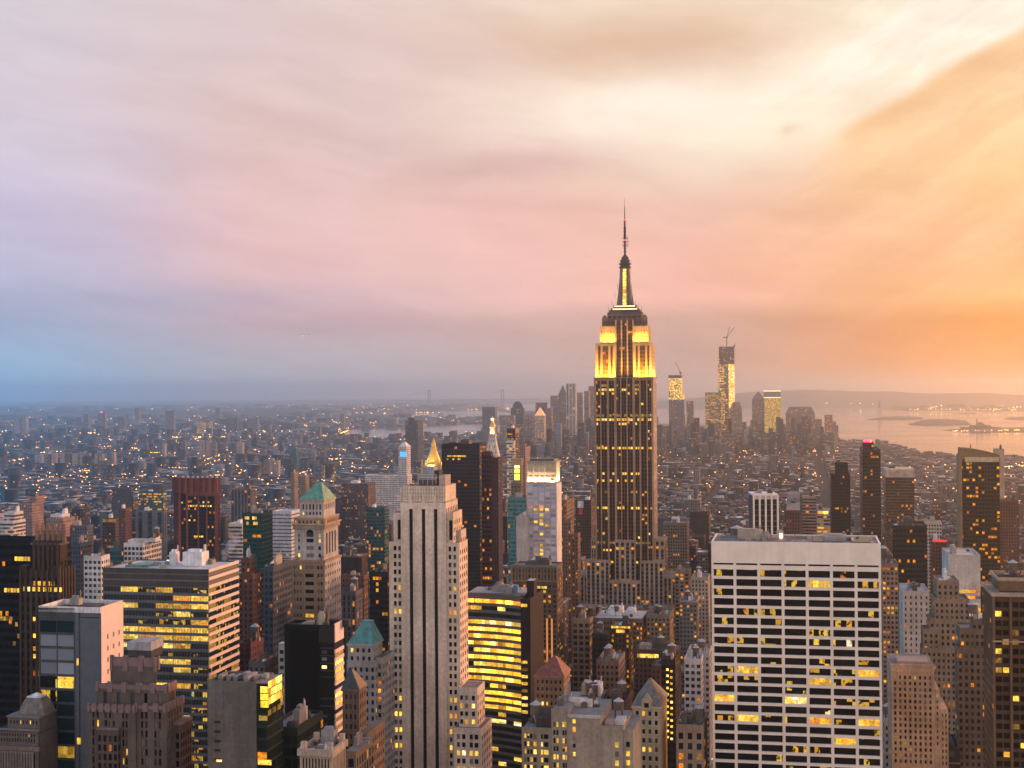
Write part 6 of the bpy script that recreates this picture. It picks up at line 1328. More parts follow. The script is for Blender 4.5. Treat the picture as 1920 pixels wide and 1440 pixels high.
def curved_top_tower():
    s = Site(1800, 1874, 852, 1200, xl=1796); W, D, X, Z, H = s.W, s.D, s.X, s.Z, s.H
    root = s.empty('curved_top_tower', 'dark tower with a curving sloped top above a pale band, at the right', 'skyscraper'); b = MB()
    b.box(0, W, 0, D, 0, H - 4, T_DARK.k(wall=(0.05, 0.035, 0.024), glass=(0.014, 0.012, 0.01), bay=2.4, floor=3.4, lit=.16, gain=1.1)); b.box(-1.2, 1.5, -.6, D, 0, H, plain((0.26, 0.16, 0.09)))
    n = 10; pr = [(W * k / n, Z(839.5 + 13 * (k / n) ** 1.7)) for k in range(n + 1)]; st = plain((0.24, 0.145, 0.075))
    for (xa, za), (xb, zb) in zip(pr, pr[1:]): b.face([(xa, -.2, H - 4), (xb, -.2, H - 4), (xb, -.2, zb), (xa, -.2, za)], st); b.face([(xa, -.2, za), (xb, -.2, zb), (xb, D, zb), (xa, D, za)], st); b.face([(xa, D, H - 4), (xb, D, H - 4), (xb, D, zb), (xa, D, za)], st)
    b.face([(W, -.2, H - 4), (W, D, H - 4), (W, D, pr[-1][1]), (W, -.2, pr[-1][1])], st); b.face([(0, -.2, H - 4), (0, D, H - 4), (0, D, pr[0][1]), (0, -.2, pr[0][1])], st); b.build('wall', FAC, root)
    q = MB(); q.box(X(1809), W - .5, -.7, .1, Z(866), Z(857)); q.build('pale_band', mat('gold_cream_panel', (0.50, 0.36, 0.22), .7), root)
    q = MB(); q.bar((X(1822), 8, Z(845)), (X(1822), 8, Z(834)), .7); q.build('roof_mast', 'steel', root)
curved_top_tower()
# ================================================================== the downtown skyline
D_ST = S((0.22, 0.17, 0.16), (0.05, 0.045, 0.05), bay=6, floor=6, fw=.5, fh=.5, lit=.10, gain=1.3)
def far_tower(name, label, x0, x1, y, d=6300, st=D_ST, D=40, top=None, cat='skyscraper', group=None, **kw):
    s = Site(x0, x1, y, d, D=D, **kw); b = MB(); W, H = s.W, s.H
    b.box(0, W, 0, s.D, 0, H, st)
    if top:
        for t in top:
            if t[0] == 'pyr': b.prism([(0, 0), (W, 0), (W, s.D), (0, s.D)], H, s.Z(t[1]), plain(t[2]), top=[(W * .48, s.D * .48), (W * .52, s.D * .48), (W * .52, s.D * .52), (W * .48, s.D * .52)])
            if t[0] == 'frus': i = t[2]; b.prism([(0, 0), (W, 0), (W, s.D), (0, s.D)], H, s.Z(t[1]), st, top=[(W * i, s.D * i), (W * (1 - i), s.D * i), (W * (1 - i), s.D * (1 - i)), (W * i, s.D * (1 - i))])
            if t[0] == 'box': b.box(s.X(t[1]), s.X(t[2]), s.D * .2, s.D * .8, H - 1, s.Z(t[3]), st)
            if t[0] == 'dome': b.lathe(W / 2, s.D / 2, [(W * .46, H), (W * .40, H + (s.Z(t[1]) - H) * .5), (W * .22, H + (s.Z(t[1]) - H) * .85), (.01, s.Z(t[1]))], 12, plain(st.wall))
    o = b.build(name, FAC, None, s.loc, s.rz); tag(o, label, cat, group); return o, s
far_tower('ribbed_twin_tower', 'tall pale tower with two rounded ribs, left of the tallest tower', 1061, 1079, 719, 6000, D_ST.k(wall=(0.42, 0.36, 0.33), bay=14, fw=.3, fh=1, span=1))
far_tower('spired_old_tower', 'stone tower with pointed spire left of the ribbed tower', 1046, 1062, 742, 6300, top=(('pyr', 722, (0.14, 0.12, 0.12)),))
far_tower('wide_skyline_tower', 'broad mauve tower left of the spired stone tower', 1032, 1047, 742, 6300, D_ST.k(lit=.15))
far_tower('shoulder_tower', 'dark tower on the right shoulder of the ribbed tower', 1079, 1090, 736, 6400)
far_tower('double_slab_tower', 'tall slab partly hidden by the tallest tower', 1103, 1117, 724, 6500)
far_tower('small_slab_tower', 'lower slab beside the one hidden by the tallest tower', 1095, 1104, 733, 6400)
far_tower('two_tone_tower', 'windowless two-tone slab near the river, above the white clock tower', 904, 928, 763, 5200, D_ST.k(wall=(0.16, 0.14, 0.16), lit=.01, fw=.2))
far_tower('domed_dark_tower', 'dark tower with domed top near the bay', 958, 980, 765, 6200, D_ST.k(wall=(0.07, 0.075, 0.09)), top=(('dome', 752),))
far_tower('flat_dark_tower', 'dark flat tower behind the lit copper-pyramid tower', 1004, 1023, 755, 6300, D_ST.k(wall=(0.09, 0.09, 0.11)))
o, s = far_tower('orange_pyramid_tower', 'lit stone tower with glowing orange pyramid roof', 1002, 1020, 779, 5400, D_ST.k(wall=(0.42, 0.30, 0.24), lit=.3))
q = MB(); q.prism([(1, 1), (s.W - 1, 1), (s.W - 1, s.D - 1), (1, s.D - 1)], s.H, s.Z(764), None, top=[(s.W * .48, s.D * .48), (s.W * .52, s.D * .48), (s.W * .52, s.D * .52), (s.W * .48, s.D * .52)]); q.build('pyramid_roof', lamp_mat('orange_glow_roof', (1.0, .38, .16), .8), o)  # roof glows by itself, its floodlighting put in as emission
far_tower('lit_roof_block', 'wide block with lit roof edge near the bay', 937, 963, 779, 5900, D_ST.k(lit=.2))
far_tower('mauve_tower', 'mauve block right of the domed tower', 980, 1003, 781, 6000)
far_tower('mauve_low_tower', 'lower mauve block between orange pyramid and spired tower', 1022, 1034, 765, 6200)
far_tower('glass_corner_tower', 'glass tower half lit amber, left of the tower under construction', 1322, 1352, 736, 6100, D_ST.k(wall=(0.16, 0.12, 0.11), lit=.42, fw=.8))
far_tower('round_shoulder_tower', 'round-shouldered tower right of the tower under construction', 1369, 1391, 768, 6100, top=(('frus', 754, .2),))
far_tower('thin_skyline_tower', 'thin tower right of the crane-topped lit tower', 1287, 1300, 752, 6300, D_ST.k(lit=.2))
far_tower('pyramid_shoulder_tower', 'tower with small pyramid cap left of the gold lit one', 1410, 1433, 748, 6400, top=(('pyr', 734, (0.2, 0.16, 0.13)),))
far_tower('chamfered_tower', 'broad tower with chamfered top beside the bay', 1473, 1528, 775, 6300, D_ST.k(lit=.22, bay=8), top=(('frus', 763, .12),), D=60)
far_tower('chamfered_side_tower', 'lower wing at the right of the chamfered tower', 1526, 1541, 786, 6300)
far_tower('waterside_tower', 'slim reddish tower at the water edge', 1546, 1561, 778, 6300, D_ST.k(wall=(0.28, 0.15, 0.12), lit=.3))
far_tower('waterside_low_tower', 'stepped low tower right at the end of the skyline', 1560, 1572, 797, 6300, top=(('box', 1562, 1568, 790),))
far_tower('mid_skyline_tower', 'dark tower with lit top floors below the tower under construction', 1352, 1375, 815, 4800, D_ST.k(wall=(0.13, 0.10, 0.11)))
far_tower('red_sign_tower', 'low dark tower with red lights left of the chamfered tower', 1407, 1432, 788, 6100, D_ST.k(wall=(0.13, 0.09, 0.09)))
GOLD = D_ST.k(wall=(0.30, 0.22, 0.14), glass=(0.12, 0.09, 0.05), bay=5, floor=5, fw=.85, fh=.8, lit=.80, gain=1.0)
o, s = far_tower('gold_lit_tower', 'flat-topped tower glowing gold beside the bay', 1432, 1464, 745, 6400, GOLD)
q = MB(); q.box(0, s.W, 0, s.D, s.H, s.Z(734)); q.build('top_storey', 'mid', o)
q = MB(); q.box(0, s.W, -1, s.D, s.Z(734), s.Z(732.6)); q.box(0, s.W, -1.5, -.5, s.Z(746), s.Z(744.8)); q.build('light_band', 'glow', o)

def crane(root_label, base, mast_h, jibs):
    r = bpy.data.objects.new('tower_crane', None); COL.objects.link(r); r.location = base; tag(r, root_label, 'crane')
    b = MB(); b.bar((0, 0, 0), (0, 0, mast_h), 3.2); b.box(-3.5, 3.5, -3.5, 3.5, mast_h - 1, mast_h + 4); b.build('mast', 'steel', r)
    for (dx, dz, bk) in jibs:
        q = MB(); q.bar((0, 0, mast_h + 2), (dx, 0, mast_h + 2 + dz), 2.0); q.bar((0, 0, mast_h + 2), (-bk, 0, mast_h + 3), 3.2); q.build('jib', 'steel', r)
    return r
def rising_tower():
    s = Site(1346.5, 1376.5, 683, 6200, D=60); W, D, X, Z, H = s.W, s.D, s.X, s.Z, s.H
    root = s.empty('unfinished_skyscraper', 'tall unfinished tower, dark top floors over bright lit floors, with cranes', 'skyscraper'); b = MB()
    st = D_ST.k(wall=(0.20, 0.15, 0.13), glass=(0.10, 0.08, 0.06), bay=5.5, floor=5.5, fw=.8, fh=.75, lit=.55, gain=1.7, par=0)
    P = [(0, 0), (W, 0), (W, D), (0, D)]
    b.prism(P, 0, H, st); b.box(X(1358), X(1365.5), -1.2, .5, 0, Z(684), st.k(lit=.12, wall=(0.24, 0.17, 0.14))); b.box(-1, X(1350), 2, D * .8, Z(735), Z(665), st.k(lit=.75)); b.build('lit_floors', FAC, root)
    b = MB(); b.box(X(1348), W, 0, D, H, Z(650), D_ST.k(wall=(0.05, 0.035, 0.035), glass=(0.03, 0.025, 0.025), bay=6, floor=6, fw=.7, fh=.5, lit=.13, gain=1.8)); b.build('open_floors', FAC, root)
    q = MB(); q.box(X(1366), W + 1, -2, .6, Z(765), Z(683), st.k(wall=(0.30, 0.24, 0.20), glass=(0.25, 0.2, 0.15), bay=5, floor=5, fw=.9, fh=.85, lit=.97, gain=2.6)); q.build('lit_facade', FAC, root)
    p = s.loc + s.U * X(1362.5) + s.V * 20; crane('large crane with two raised jibs on top of the unfinished skyscraper', (p.x, p.y, Z(650)), 38, ((13, 47, 16), (34, 46, 14)))
    p = s.loc + s.U * X(1377) + s.V * 10; crane('small crane at the right edge of the unfinished skyscraper roof', (p.x, p.y, Z(651)), 4, ((4, 12, 3),))
rising_tower()
def crane_tower():
    s = Site(1254, 1278, 748, 6000, D=50); W, D, X, Z, H = s.W, s.D, s.X, s.Z, s.H
    root = s.empty('lit_unfinished_tower', 'shorter unfinished tower with brilliantly lit upper floors and crane', 'skyscraper'); b = MB()
    b.box(0, X(1281.5), 0, D, 0, H, D_ST.k(wall=(0.20, 0.14, 0.14), lit=.06)); b.build('wall', FAC, root)
    b = MB(); st = D_ST.k(wall=(0.16, 0.11, 0.09), glass=(0.1, 0.08, 0.06), bay=5, floor=5, fw=.85, fh=.8, lit=.8, gain=2.0, par=0); b.box(0, X(1277.5), 1, D, H, Z(709), st); b.box(0, X(1282), -.5, D * .8, Z(749), Z(738), st); b.build('lit_floors', FAC, root)
    b = MB(); b.box(X(1253.5), X(1278), 0, D, Z(709), Z(703.5)); b.build('open_floors', 'steel', root)
    p = s.loc + s.U * X(1276) + s.V * 15; crane('crane with raised jib on the shorter lit unfinished tower', (p.x, p.y, Z(704)), 9, ((-22, 46, 7),))
crane_tower()

# Brooklyn and the far left: towers one can tell apart
BL = S((0.16, 0.15, 0.16), (0.05, 0.05, 0.06), bay=5, floor=5, fw=.5, fh=.5, lit=.10, gain=1.3)
BE = BL.k(wall=(0.40, 0.31, 0.26), lit=.04)
FARL = [('pale far block at the far left edge with white side', 26, 36, 784, 9000, BL.k(wall=(0.3, 0.3, 0.33))), ('far pale block next to the leftmost one', 40, 49, 782, 9000, BL.k(wall=(0.25, 0.25, 0.28))),
 ('far slim tower with pink light on top', 183, 197, 774, 9500, BL), ('far stubby tower left of the pink-lit one', 156, 166, 776, 9500, BL), ('far dark hump-topped block right of the pink-lit tower', 220, 233, 781, 9500, BL.k(wall=(0.1, 0.09, 0.12))),
 ('far thin tall tower near the horizon', 253, 261, 765, 11000, BL), ('far tower with white lit cap near the horizon', 310, 326, 770, 9500, BL), ('far block with bright lit stripes', 369, 395, 789, 8600, BL.k(lit=.5, fw=1)),
 ('far tall slim tower near the horizon, above the dark red tower', 404, 412, 765, 11000, BL), ('far dark wide slab beyond the dark red tower', 422, 445, 784, 8800, BL.k(wall=(0.08, 0.09, 0.11))), ('far blue slab right of the dark wide slab', 463, 483, 784, 8800, BL.k(wall=(0.14, 0.15, 0.18))),
 ('far small dark tower in the middle left', 590, 600, 800, 7800, BL.k(wall=(0.08, 0.09, 0.11))), ('far steel blue tower above the copper roof', 638, 645, 776, 9500, BL),
 ('mauve tower in the river-side flats', 598, 608, 838, 5100, BL.k(wall=(0.12, 0.10, 0.12)))]
for i, (lab, x0, x1, y, d, st) in enumerate(FARL):
    far_tower('distant_tower', lab, x0, x1, y, d, st, D=30, cat='tower', group='towers across the river')
q = MB(); q.lathe(0, 0, [(.01, 0), (7, 0), (5, 9), (.01, 10)], 8); o = q.build('beacon', lamp_mat('pink_beacon', (1, .1, .45), 2.0), None, at(190, 774, 9500)); o.parent = bpy.data.objects['distant_tower.002']; o.matrix_parent_inverse = Matrix.Rotation(AG, 4, 'Z') @ Matrix.Translation(-bpy.data.objects['distant_tower.002'].location)
SLAB = [(82, 92, 852, 4900), (96, 103, 850, 4900), (113, 121, 849, 4900), (124, 131, 848, 4900), (135, 146, 850, 4900), (149, 157, 848, 4900), (160, 167, 849, 4900), (177, 183, 852, 4900), (186, 191, 851, 4900), (201, 207, 847, 4900), (209, 214, 848, 4900), (341, 347, 828, 5600), (373, 380, 826, 5600), (386, 393, 826, 5600), (398, 404, 828, 5600), (304, 309, 832, 5600), (444, 449, 828, 5600), (450, 455, 830, 5600), (494, 499, 862, 4300), (505, 511, 860, 4300), (516, 522, 863, 4300)]
words_ = ('first', 'second', 'third', 'fourth', 'fifth', 'sixth', 'seventh', 'eighth', 'ninth', 'tenth', 'eleventh', 'twelfth', 'thirteenth', 'fourteenth', 'fifteenth', 'sixteenth', 'seventeenth', 'eighteenth', 'nineteenth', 'twentieth', 'twenty-first')
for i, (x0, x1, y, d_) in enumerate(sorted(SLAB)):
    far_tower('housing_slab', f'tall housing slab in the blue flats, {words_[i]} from the left of its kind', x0, x1, y, d_, (BE if i % 3 else BL).k(bay=4, floor=3, fw=.4), D=18, cat='housing block', group='housing slabs in the eastern flats')

# ================================================================== ground, water, islands, hills, bridge
def sheet(name, pts, z, m, kind='structure', thick=None):
    me = bpy.data.meshes.new(name); me.from_pydata([(p[0], p[1], z) for p in pts], [], [tuple(range(len(pts)))]); me.materials.append(m if not isinstance(m, str) else MAT[m])
    o = bpy.data.objects.new(name, me); COL.objects.link(o); o['kind'] = kind; return o
GROUND = mat('dark_ground', (0.055, 0.050, 0.050), 0.95, 0, 0.4, 0.02)
XW, YF = 26000, 47000
sheet('ground', [(-XW, -2500), (XW, -2500), (XW, YF), (-XW, YF)], 0, GROUND)
def water_mat():
    m, t, b = principled('harbour_water'); b.inputs['Base Color'].default_value = (0.10, 0.095, 0.10, 1); b.inputs['Roughness'].default_value = 0.22
    pos = t.new('ShaderNodeNewGeometry').outputs['Position']; n = t.noise(pos, 0.012, 6.0, 0.65)[0]
    bp = t.new('ShaderNodeBump'); bp.inputs['Strength'].default_value = 0.12; bp.inputs['Distance'].default_value = 3.0; t.l.new(n, bp.inputs['Height']); t.l.new(bp.outputs[0], b.inputs['Normal'])
    n2 = t.noise(pos, 0.0012, 4.0, 0.6)[0]; t.put(b.inputs['Roughness'], t.smooth(n2, 0.3, 0.7, 0.05, 0.15))
    b.inputs['Specular IOR Level'].default_value = 0.5; b.inputs['IOR'].default_value = 1.42
    return m
WATER = water_mat()
BAY = [(935, 757), (1110, 757), (1460, 760), (1640, 762), (1700, 769), (1920, 771), (2150, 772), (2150, 866), (1920, 864), (1883, 863), (1796, 861), (1725, 855), (1686, 842), (1651, 832), (1573, 828), (1540, 806), (1440, 800), (1250, 795), (1100, 788), (1000, 780), (935, 771)]
RIV = [(725, 777), (880, 769), (1010, 771), (1000, 782), (905, 787), (800, 785), (740, 783)]
RIV2 = [(640, 806), (720, 802), (800, 797), (903, 794), (990, 796), (975, 812), (853, 819), (780, 824), (700, 824), (640, 818)]
WPOLY = []
for nm, pl in (('bay', BAY), ('river', RIV), ('river', RIV2)):
    w = [ground(x, y)[:2] for x, y in pl]; WPOLY.append(np.array(w)); sheet(nm, w, 0.6, WATER)
def inwater(x, y):
    x, y = np.asarray(x, float), np.asarray(y, float); r = np.zeros(x.shape, bool)
    for P in WPOLY:
        c = np.zeros(x.shape, bool); j = len(P) - 1
        for i in range(len(P)):
            xi, yi, xj, yj = P[i][0], P[i][1], P[j][0], P[j][1]
            c ^= ((yi > y) != (yj > y)) & (x < (xj - xi) * (y - yi) / (yj - yi + 1e-9) + xi); j = i
        r |= c
    return r
LAND = mat('island_trees', (0.045, 0.042, 0.034), 0.95, 0, 0.5, 0.01)
def island(label, pts, h, seed, name='island', extra=None):
    """pts: shoreline in photo pixels, left to right near side then back"""
    w = [ground(x, y) for x, y in pts]; c = sum(w, Vector()) / len(w); r = random.Random(seed); b = MB(); rings = []
    for f, z in ((1.0, 0.5), (0.94, h * .35), (0.8, h * .75), (0.55, h), (0.3, h * 1.05)):
        ring = []
        for k in range(len(w) * 4):
            i = k // 4; p = w[i].lerp(w[(i + 1) % len(w)], (k % 4) / 4); q = c + (p - c) * f; ring.append((q.x, q.y, z * r.uniform(.75, 1.2) if f < 1 else 0.7))
        rings.append(ring)
    for a, e in zip(rings, rings[1:]):
        for k in range(len(a)): j = (k + 1) % len(a); b.face([a[k], a[j], e[j], e[k]])
    b.face(rings[-1]); o = b.build(name, LAND); tag(o, label, 'island', None, 'structure'); return o, c
def small_blocks(parent_c, pts, n, seed, hmin, hmax, w=40):
    pass
island('low island with a statue', [(1622, 787.5), (1650, 788), (1690, 787.6), (1732, 787), (1728, 783), (1690, 781), (1652, 782)], 10, 1)
island('large dark wooded island', [(1701, 796), (1730, 798.3), (1780, 798), (1820, 796.5), (1812, 789), (1770, 787), (1735, 787.5), (1715, 792)], 14, 2)
island('long flat pier land with lights', [(1762, 807), (1800, 809), (1850, 811), (1920, 810.5), (2050, 811), (2050, 801), (1920, 802), (1850, 804), (1800, 805.5)], 9, 3, 'peninsula')
island('far thin pier', [(1880, 785.5), (1920, 787.5), (2050, 788), (2050, 782.5), (1920, 783), (1895, 784)], 14, 4, 'peninsula')
island('far port land', [(1640, 766.5), (1700, 769.5), (1780, 770.5), (1920, 771), (2100, 771), (2100, 764), (1920, 763.5), (1750, 763.5), (1680, 764.5)], 18, 5, 'peninsula')
island('thin far breakwater', [(1793, 776), (1810, 776.6), (1832, 776.2), (1830, 775), (1808, 774.6)], 6, 6, 'breakwater')
def statue():
    p = ground(1649, 783); r = bpy.data.objects.new('statue', None); COL.objects.link(r); r.location = (p.x, p.y, 8); tag(r, 'tiny statue on a pedestal standing on the low island in the bay', 'statue')
    b = MB(); k = 1.7; b.prism([(-14 * k, -14 * k), (14 * k, -14 * k), (14 * k, 14 * k), (-14 * k, 14 * k)], 0, 18 * k, None, top=[(-9 * k, -9 * k), (9 * k, -9 * k), (9 * k, 9 * k), (-9 * k, 9 * k)]); b.box(-7 * k, 7 * k, -7 * k, 7 * k, 18 * k, 46 * k); b.build('pedestal', 'limestone', r)
    b = MB(); b.lathe(0, 0, [(5 * k, 46 * k), (4 * k, 60 * k), (3 * k, 72 * k), (1.2 * k, 75 * k), (1.6 * k, 78 * k), (.01, 81 * k)], 10); b.bar((-2 * k, 0, 72 * k), (-4.5 * k, 0, 90 * k), 1.6 * k); b.box(-5.5 * k, -3.5 * k, -1 * k, 1 * k, 90 * k, 94 * k); b.build('figure', 'teal', r)
statue()
def domed_hall():
    p = ground(1838, 806); b = MB(); b.box(-110, 110, -40, 40, 0, 14); b.box(-50, 50, -50, 50, 14, 26); b.prism([(-25, -25), (25, -25), (25, 25), (-25, 25)], 26, 44, None, top=[(-6, -6), (6, -6), (6, 6), (-6, 6)]); b.lathe(-20, 0, [(5, 26), (4, 58), (.01, 68)], 8)
    o = b.build('terminal_building', 'brown_stone', None, (p.x, p.y, 3)); tag(o, 'dark towered hall on the long flat pier land', 'building')
domed_hall()
def hills():
    def ridge(nm, pts, base, dep, d, mt, seed):
        """pts: (px, py) ridge line at distance d"""
        r = random.Random(seed); b = MB(); top = []
        for (xa, ya), (xb, yb) in zip(pts, pts[1:]):
            n = max(2, int(abs(xb - xa) / 22))
            for k in range(n): t_ = k / n; top.append(at(xa + (xb - xa) * t_, ya + (yb - ya) * t_ + r.uniform(-.7, .7), d))
        for p, q in zip(top, top[1:]):
            f = lambda v, s_, z: (v.x * s_, v.y * s_, z)
            b.face([f(p, 1 - dep, 0), f(q, 1 - dep, 0), f(q, 1 - dep * .4, q.z * .7), f(p, 1 - dep * .4, p.z * .7)]); b.face([f(p, 1 - dep * .4, p.z * .7), f(q, 1 - dep * .4, q.z * .7), tuple(q), tuple(p)])
            b.face([tuple(p), tuple(q), f(q, 1.06, 0), f(p, 1.06, 0)])
        o = b.build(nm, mt); o['kind'] = 'structure'
    hm = mat('far_hill', (0.06, 0.058, 0.055), 0.95, 0, 0.4, 0.002)
    ridge('hills', [(1180, 757), (1240, 752), (1330, 744), (1400, 736), (1460, 732), (1530, 731), (1600, 733), (1680, 735), (1760, 738), (1850, 737), (1920, 741), (2080, 742), (2200, 745)], 0, .12, 22000, hm, 1)
    ridge('hills', [(600, 758), (700, 756), (790, 752), (870, 751), (930, 752), (990, 750), (1100, 751), (1200, 755)], 0, .10, 30000, hm, 2)
    ridge('hills', [(-300, 762), (-100, 757), (0, 759), (130, 758), (260, 760), (420, 756), (520, 759), (640, 758)], 0, .10, 26000, hm, 3)
    ridge('hills', [(-200, 772), (0, 772), (120, 773), (210, 769), (330, 769), (420, 772), (480, 766), (560, 765), (600, 770)], 0, .06, 15500, hm, 4)
hills()
def bridge():
    d = 21000; a, c = at(805, 731, d), at(942, 731, d); r = bpy.data.objects.new('suspension_bridge', None); COL.objects.link(r); r.location = (a.x, a.y, 0); tag(r, 'far suspension bridge with two pale towers on the hazy horizon', 'bridge')
    A0 = Vector((0, 0, 0)); B0 = Vector((c.x - a.x, c.y - a.y, 0)); zt = a.z; zd = at(870, 750, d).z; b0 = MB()
    for o_ in (A0, B0):
        b = MB()
        for s_ in (-16, 16): b.box(o_.x + s_ - 9, o_.x + s_ + 9, o_.y - 10, o_.y + 10, 0, zt)
        b.box(o_.x - 24, o_.x + 24, o_.y - 9, o_.y + 9, zt - 22, zt - 3); b.box(o_.x - 24, o_.x + 24, o_.y - 9, o_.y + 9, zd - 10, zd); b.build('bridge_tower', 'mid', r)
    ext = (B0 - A0) * .5; b = MB(); b.bar(A0 - ext + Vector((0, 0, zd)), B0 + ext + Vector((0, 0, zd)), 9); b.build('deck', 'mid', r)
    b = MB(); pt = []
    for k in range(25): t_ = k / 24; pt.append(A0.lerp(B0, t_) + Vector((0, 0, zd + 8 + (zt - zd - 8) * (2 * t_ - 1) ** 2)))
    pt = [A0 - ext + Vector((0, 0, zd))] + pt + [B0 + ext + Vector((0, 0, zd))]
    for p, q in zip(pt, pt[1:]): b.bar(p, q, 4)
    b.build('cable', 'mid', r)
bridge()
def aeroplane():
    p = at(571.5, 628, 5200); r = bpy.data.objects.new('aeroplane', None); COL.objects.link(r); r.location = p; r.rotation_euler.z = 0.1; tag(r, 'tiny aeroplane with a bright light in the sky at left', 'aeroplane')
    b = MB(); prof = [(.01, -16), (1.2, -15), (1.9, -12), (1.9, 8), (1.0, 14), (.3, 17)]
    n = 10
    for (r0, x0), (r1, x1) in zip(prof, prof[1:]):
        for k in range(n): a0, a1 = 2 * PI * k / n, 2 * PI * (k + 1) / n; b.face([(x0, r0 * math.cos(a0), r0 * math.sin(a0)), (x0, r0 * math.cos(a1), r0 * math.sin(a1)), (x1, r1 * math.cos(a1), r1 * math.sin(a1)), (x1, r1 * math.cos(a0), r1 * math.sin(a0))])
    b.build('fuselage', 'white', r)
    for sg in (-1, 1): q = MB(); q.prism([(-3, 1.5 * sg), (2, 1.5 * sg), (5.5, 16 * sg), (4, 16 * sg)], -.8, -.4, None); q.build('wing', 'white', r)
    q = MB(); q.prism([(12, -.2), (16.5, -.2), (16.5, .2), (12, .2)], 1, 6, None, top=[(15, -.15), (17.5, -.15), (17.5, .15), (15, .15)]); q.build('tail_fin', 'white', r)
    q = MB(); q.lathe(-8, 0, [(.01, -3.2), (2.3, -1.8), (.01, -.4)], 8); q.build('landing_light', 'lamp_white', r)
    q = MB(); q.lathe(6, 0, [(.01, -3.2), (1.6, -2.2), (.01, -1.2)], 8); q.build('landing_light', 'lamp_white', r)
aeroplane()
# ================================================================== the fabric of the city
R = np.random.RandomState(5)
FT = np.array(FOOT)
PAL = [((0.15, 0.08, 0.065), 'red brick', .17), ((0.22, 0.165, 0.125), 'tan', .15), ((0.30, 0.255, 0.225), 'beige', .12), ((0.13, 0.145, 0.175), 'grey', .20), ((0.52, 0.53, 0.56), 'white', .10), ((0.045, 0.05, 0.062), 'dark', .15), ((0.11, 0.085, 0.075), 'brown', .11)]
PW = np.array([p[2] for p in PAL]); PW /= PW.sum()
ROOFS = [((0.24, 0.24, 0.245), 'grey roof'), ((0.035, 0.034, 0.036), 'black roof'), ((0.52, 0.52, 0.53), 'pale roof'), ((0.10, 0.097, 0.095), 'dull roof'), ((0.20, 0.12, 0.10), 'reddish roof')]
RW = np.array([.3, .25, .17, .2, .08])
LOTS = []      # rows: u0,u1,v0,v1,h,palette,roof,angle id
ANG = [AG, AG + 0.62, AG - 0.25]
def project(pts):
    v = (pts - np.array(C0)) @ np.array(M3); d = -v[:, 2]
    return 960 + v[:, 0] / d * F, 720 - v[:, 1] / d * F, d
def to_world(u, v, a): return u * math.cos(a) + v * math.sin(a), -u * math.sin(a) + v * math.cos(a)
def grid(ang, vr, ur, block, street, avenue, lot, keep, height):
    a = ANG[ang]; bu, bv = block
    for v in np.arange(vr[0], vr[1], bv + street):
        for u in np.arange(ur[0], ur[1], bu + avenue):
            x, y = to_world(u + bu / 2, v + bv / 2, a)
            if y < 300: continue
            px, py, d = project(np.array([[x, y, 15.0]])); px, d = px[0], d[0]
            w = bu / d * F
            if px < -120 - w or px > 2040 + w: continue
            for k in range(2):
                p = u
                while p < u + bu - 6:
                    L = min(R.uniform(*lot), u + bu - p); dep = bv / 2 - R.choice([0.5, 0.5, 3, 6])
                    v0 = v if k == 0 else v + bv - dep
                    LOTS.append((p + .3, p + L - .3, v0, v0 + dep, 0.0, R.choice(len(PAL), p=PW), R.choice(len(ROOFS), p=RW), ang)); p += L
grid(0, (640, 2600), (-1400, 1000), (244, 58), 20, 30, (13, 34), None, None)
grid(0, (2600, 7400), (-2300, 1400), (230, 64), 22, 34, (10, 27), None, None)
grid(1, (1200, 11500), (-8500, 1500), (200, 60), 18, 22, (15, 34), None, None)
n_fine = len(LOTS)
LOTS = np.array(LOTS)
def wc(L):
    uc, vc = (L[:, 0] + L[:, 1]) / 2, (L[:, 2] + L[:, 3]) / 2; a = np.array(ANG)[L[:, 7].astype(int)]
    return uc * np.cos(a) + vc * np.sin(a), -uc * np.sin(a) + vc * np.cos(a)
X_, Y_ = wc(LOTS); PX, PY, DD = project(np.stack([X_, Y_, np.full(len(X_), 10.0)], 1))
g1 = LOTS[:, 7] == 1
split = 3150 + 250 * np.sin(PX / 90)
river_side = (PX < 700) | ((DD > 4700) & (PX < 985))
ok = np.where(g1, (DD > split) & (DD < 9000) & river_side & ((PX < 700) | (DD > 5600)), (DD <= split) | ((PX >= 700) & (DD < 7000)))
ok &= (PX > -60) & (PX < 1985) & (DD > 640) & ~inwater(X_, Y_)
ok &= ~((PX > 1575) & (DD > 6750)) & ~((PX > 700) & (PX < 1000) & (DD > 6600) & ~g1) & ~((PX > 985) & (DD > 6900))
# keep clear of the landmark footprints
for a in FT:
    ok &= g1 | ~((LOTS[:, 0] < a[1]) & (LOTS[:, 1] > a[0]) & (LOTS[:, 2] < a[3]) & (LOTS[:, 3] > a[2]))
LOTS, PX, DD, X_, Y_ = LOTS[ok], PX[ok], DD[ok], X_[ok], Y_[ok]; N = len(LOTS)
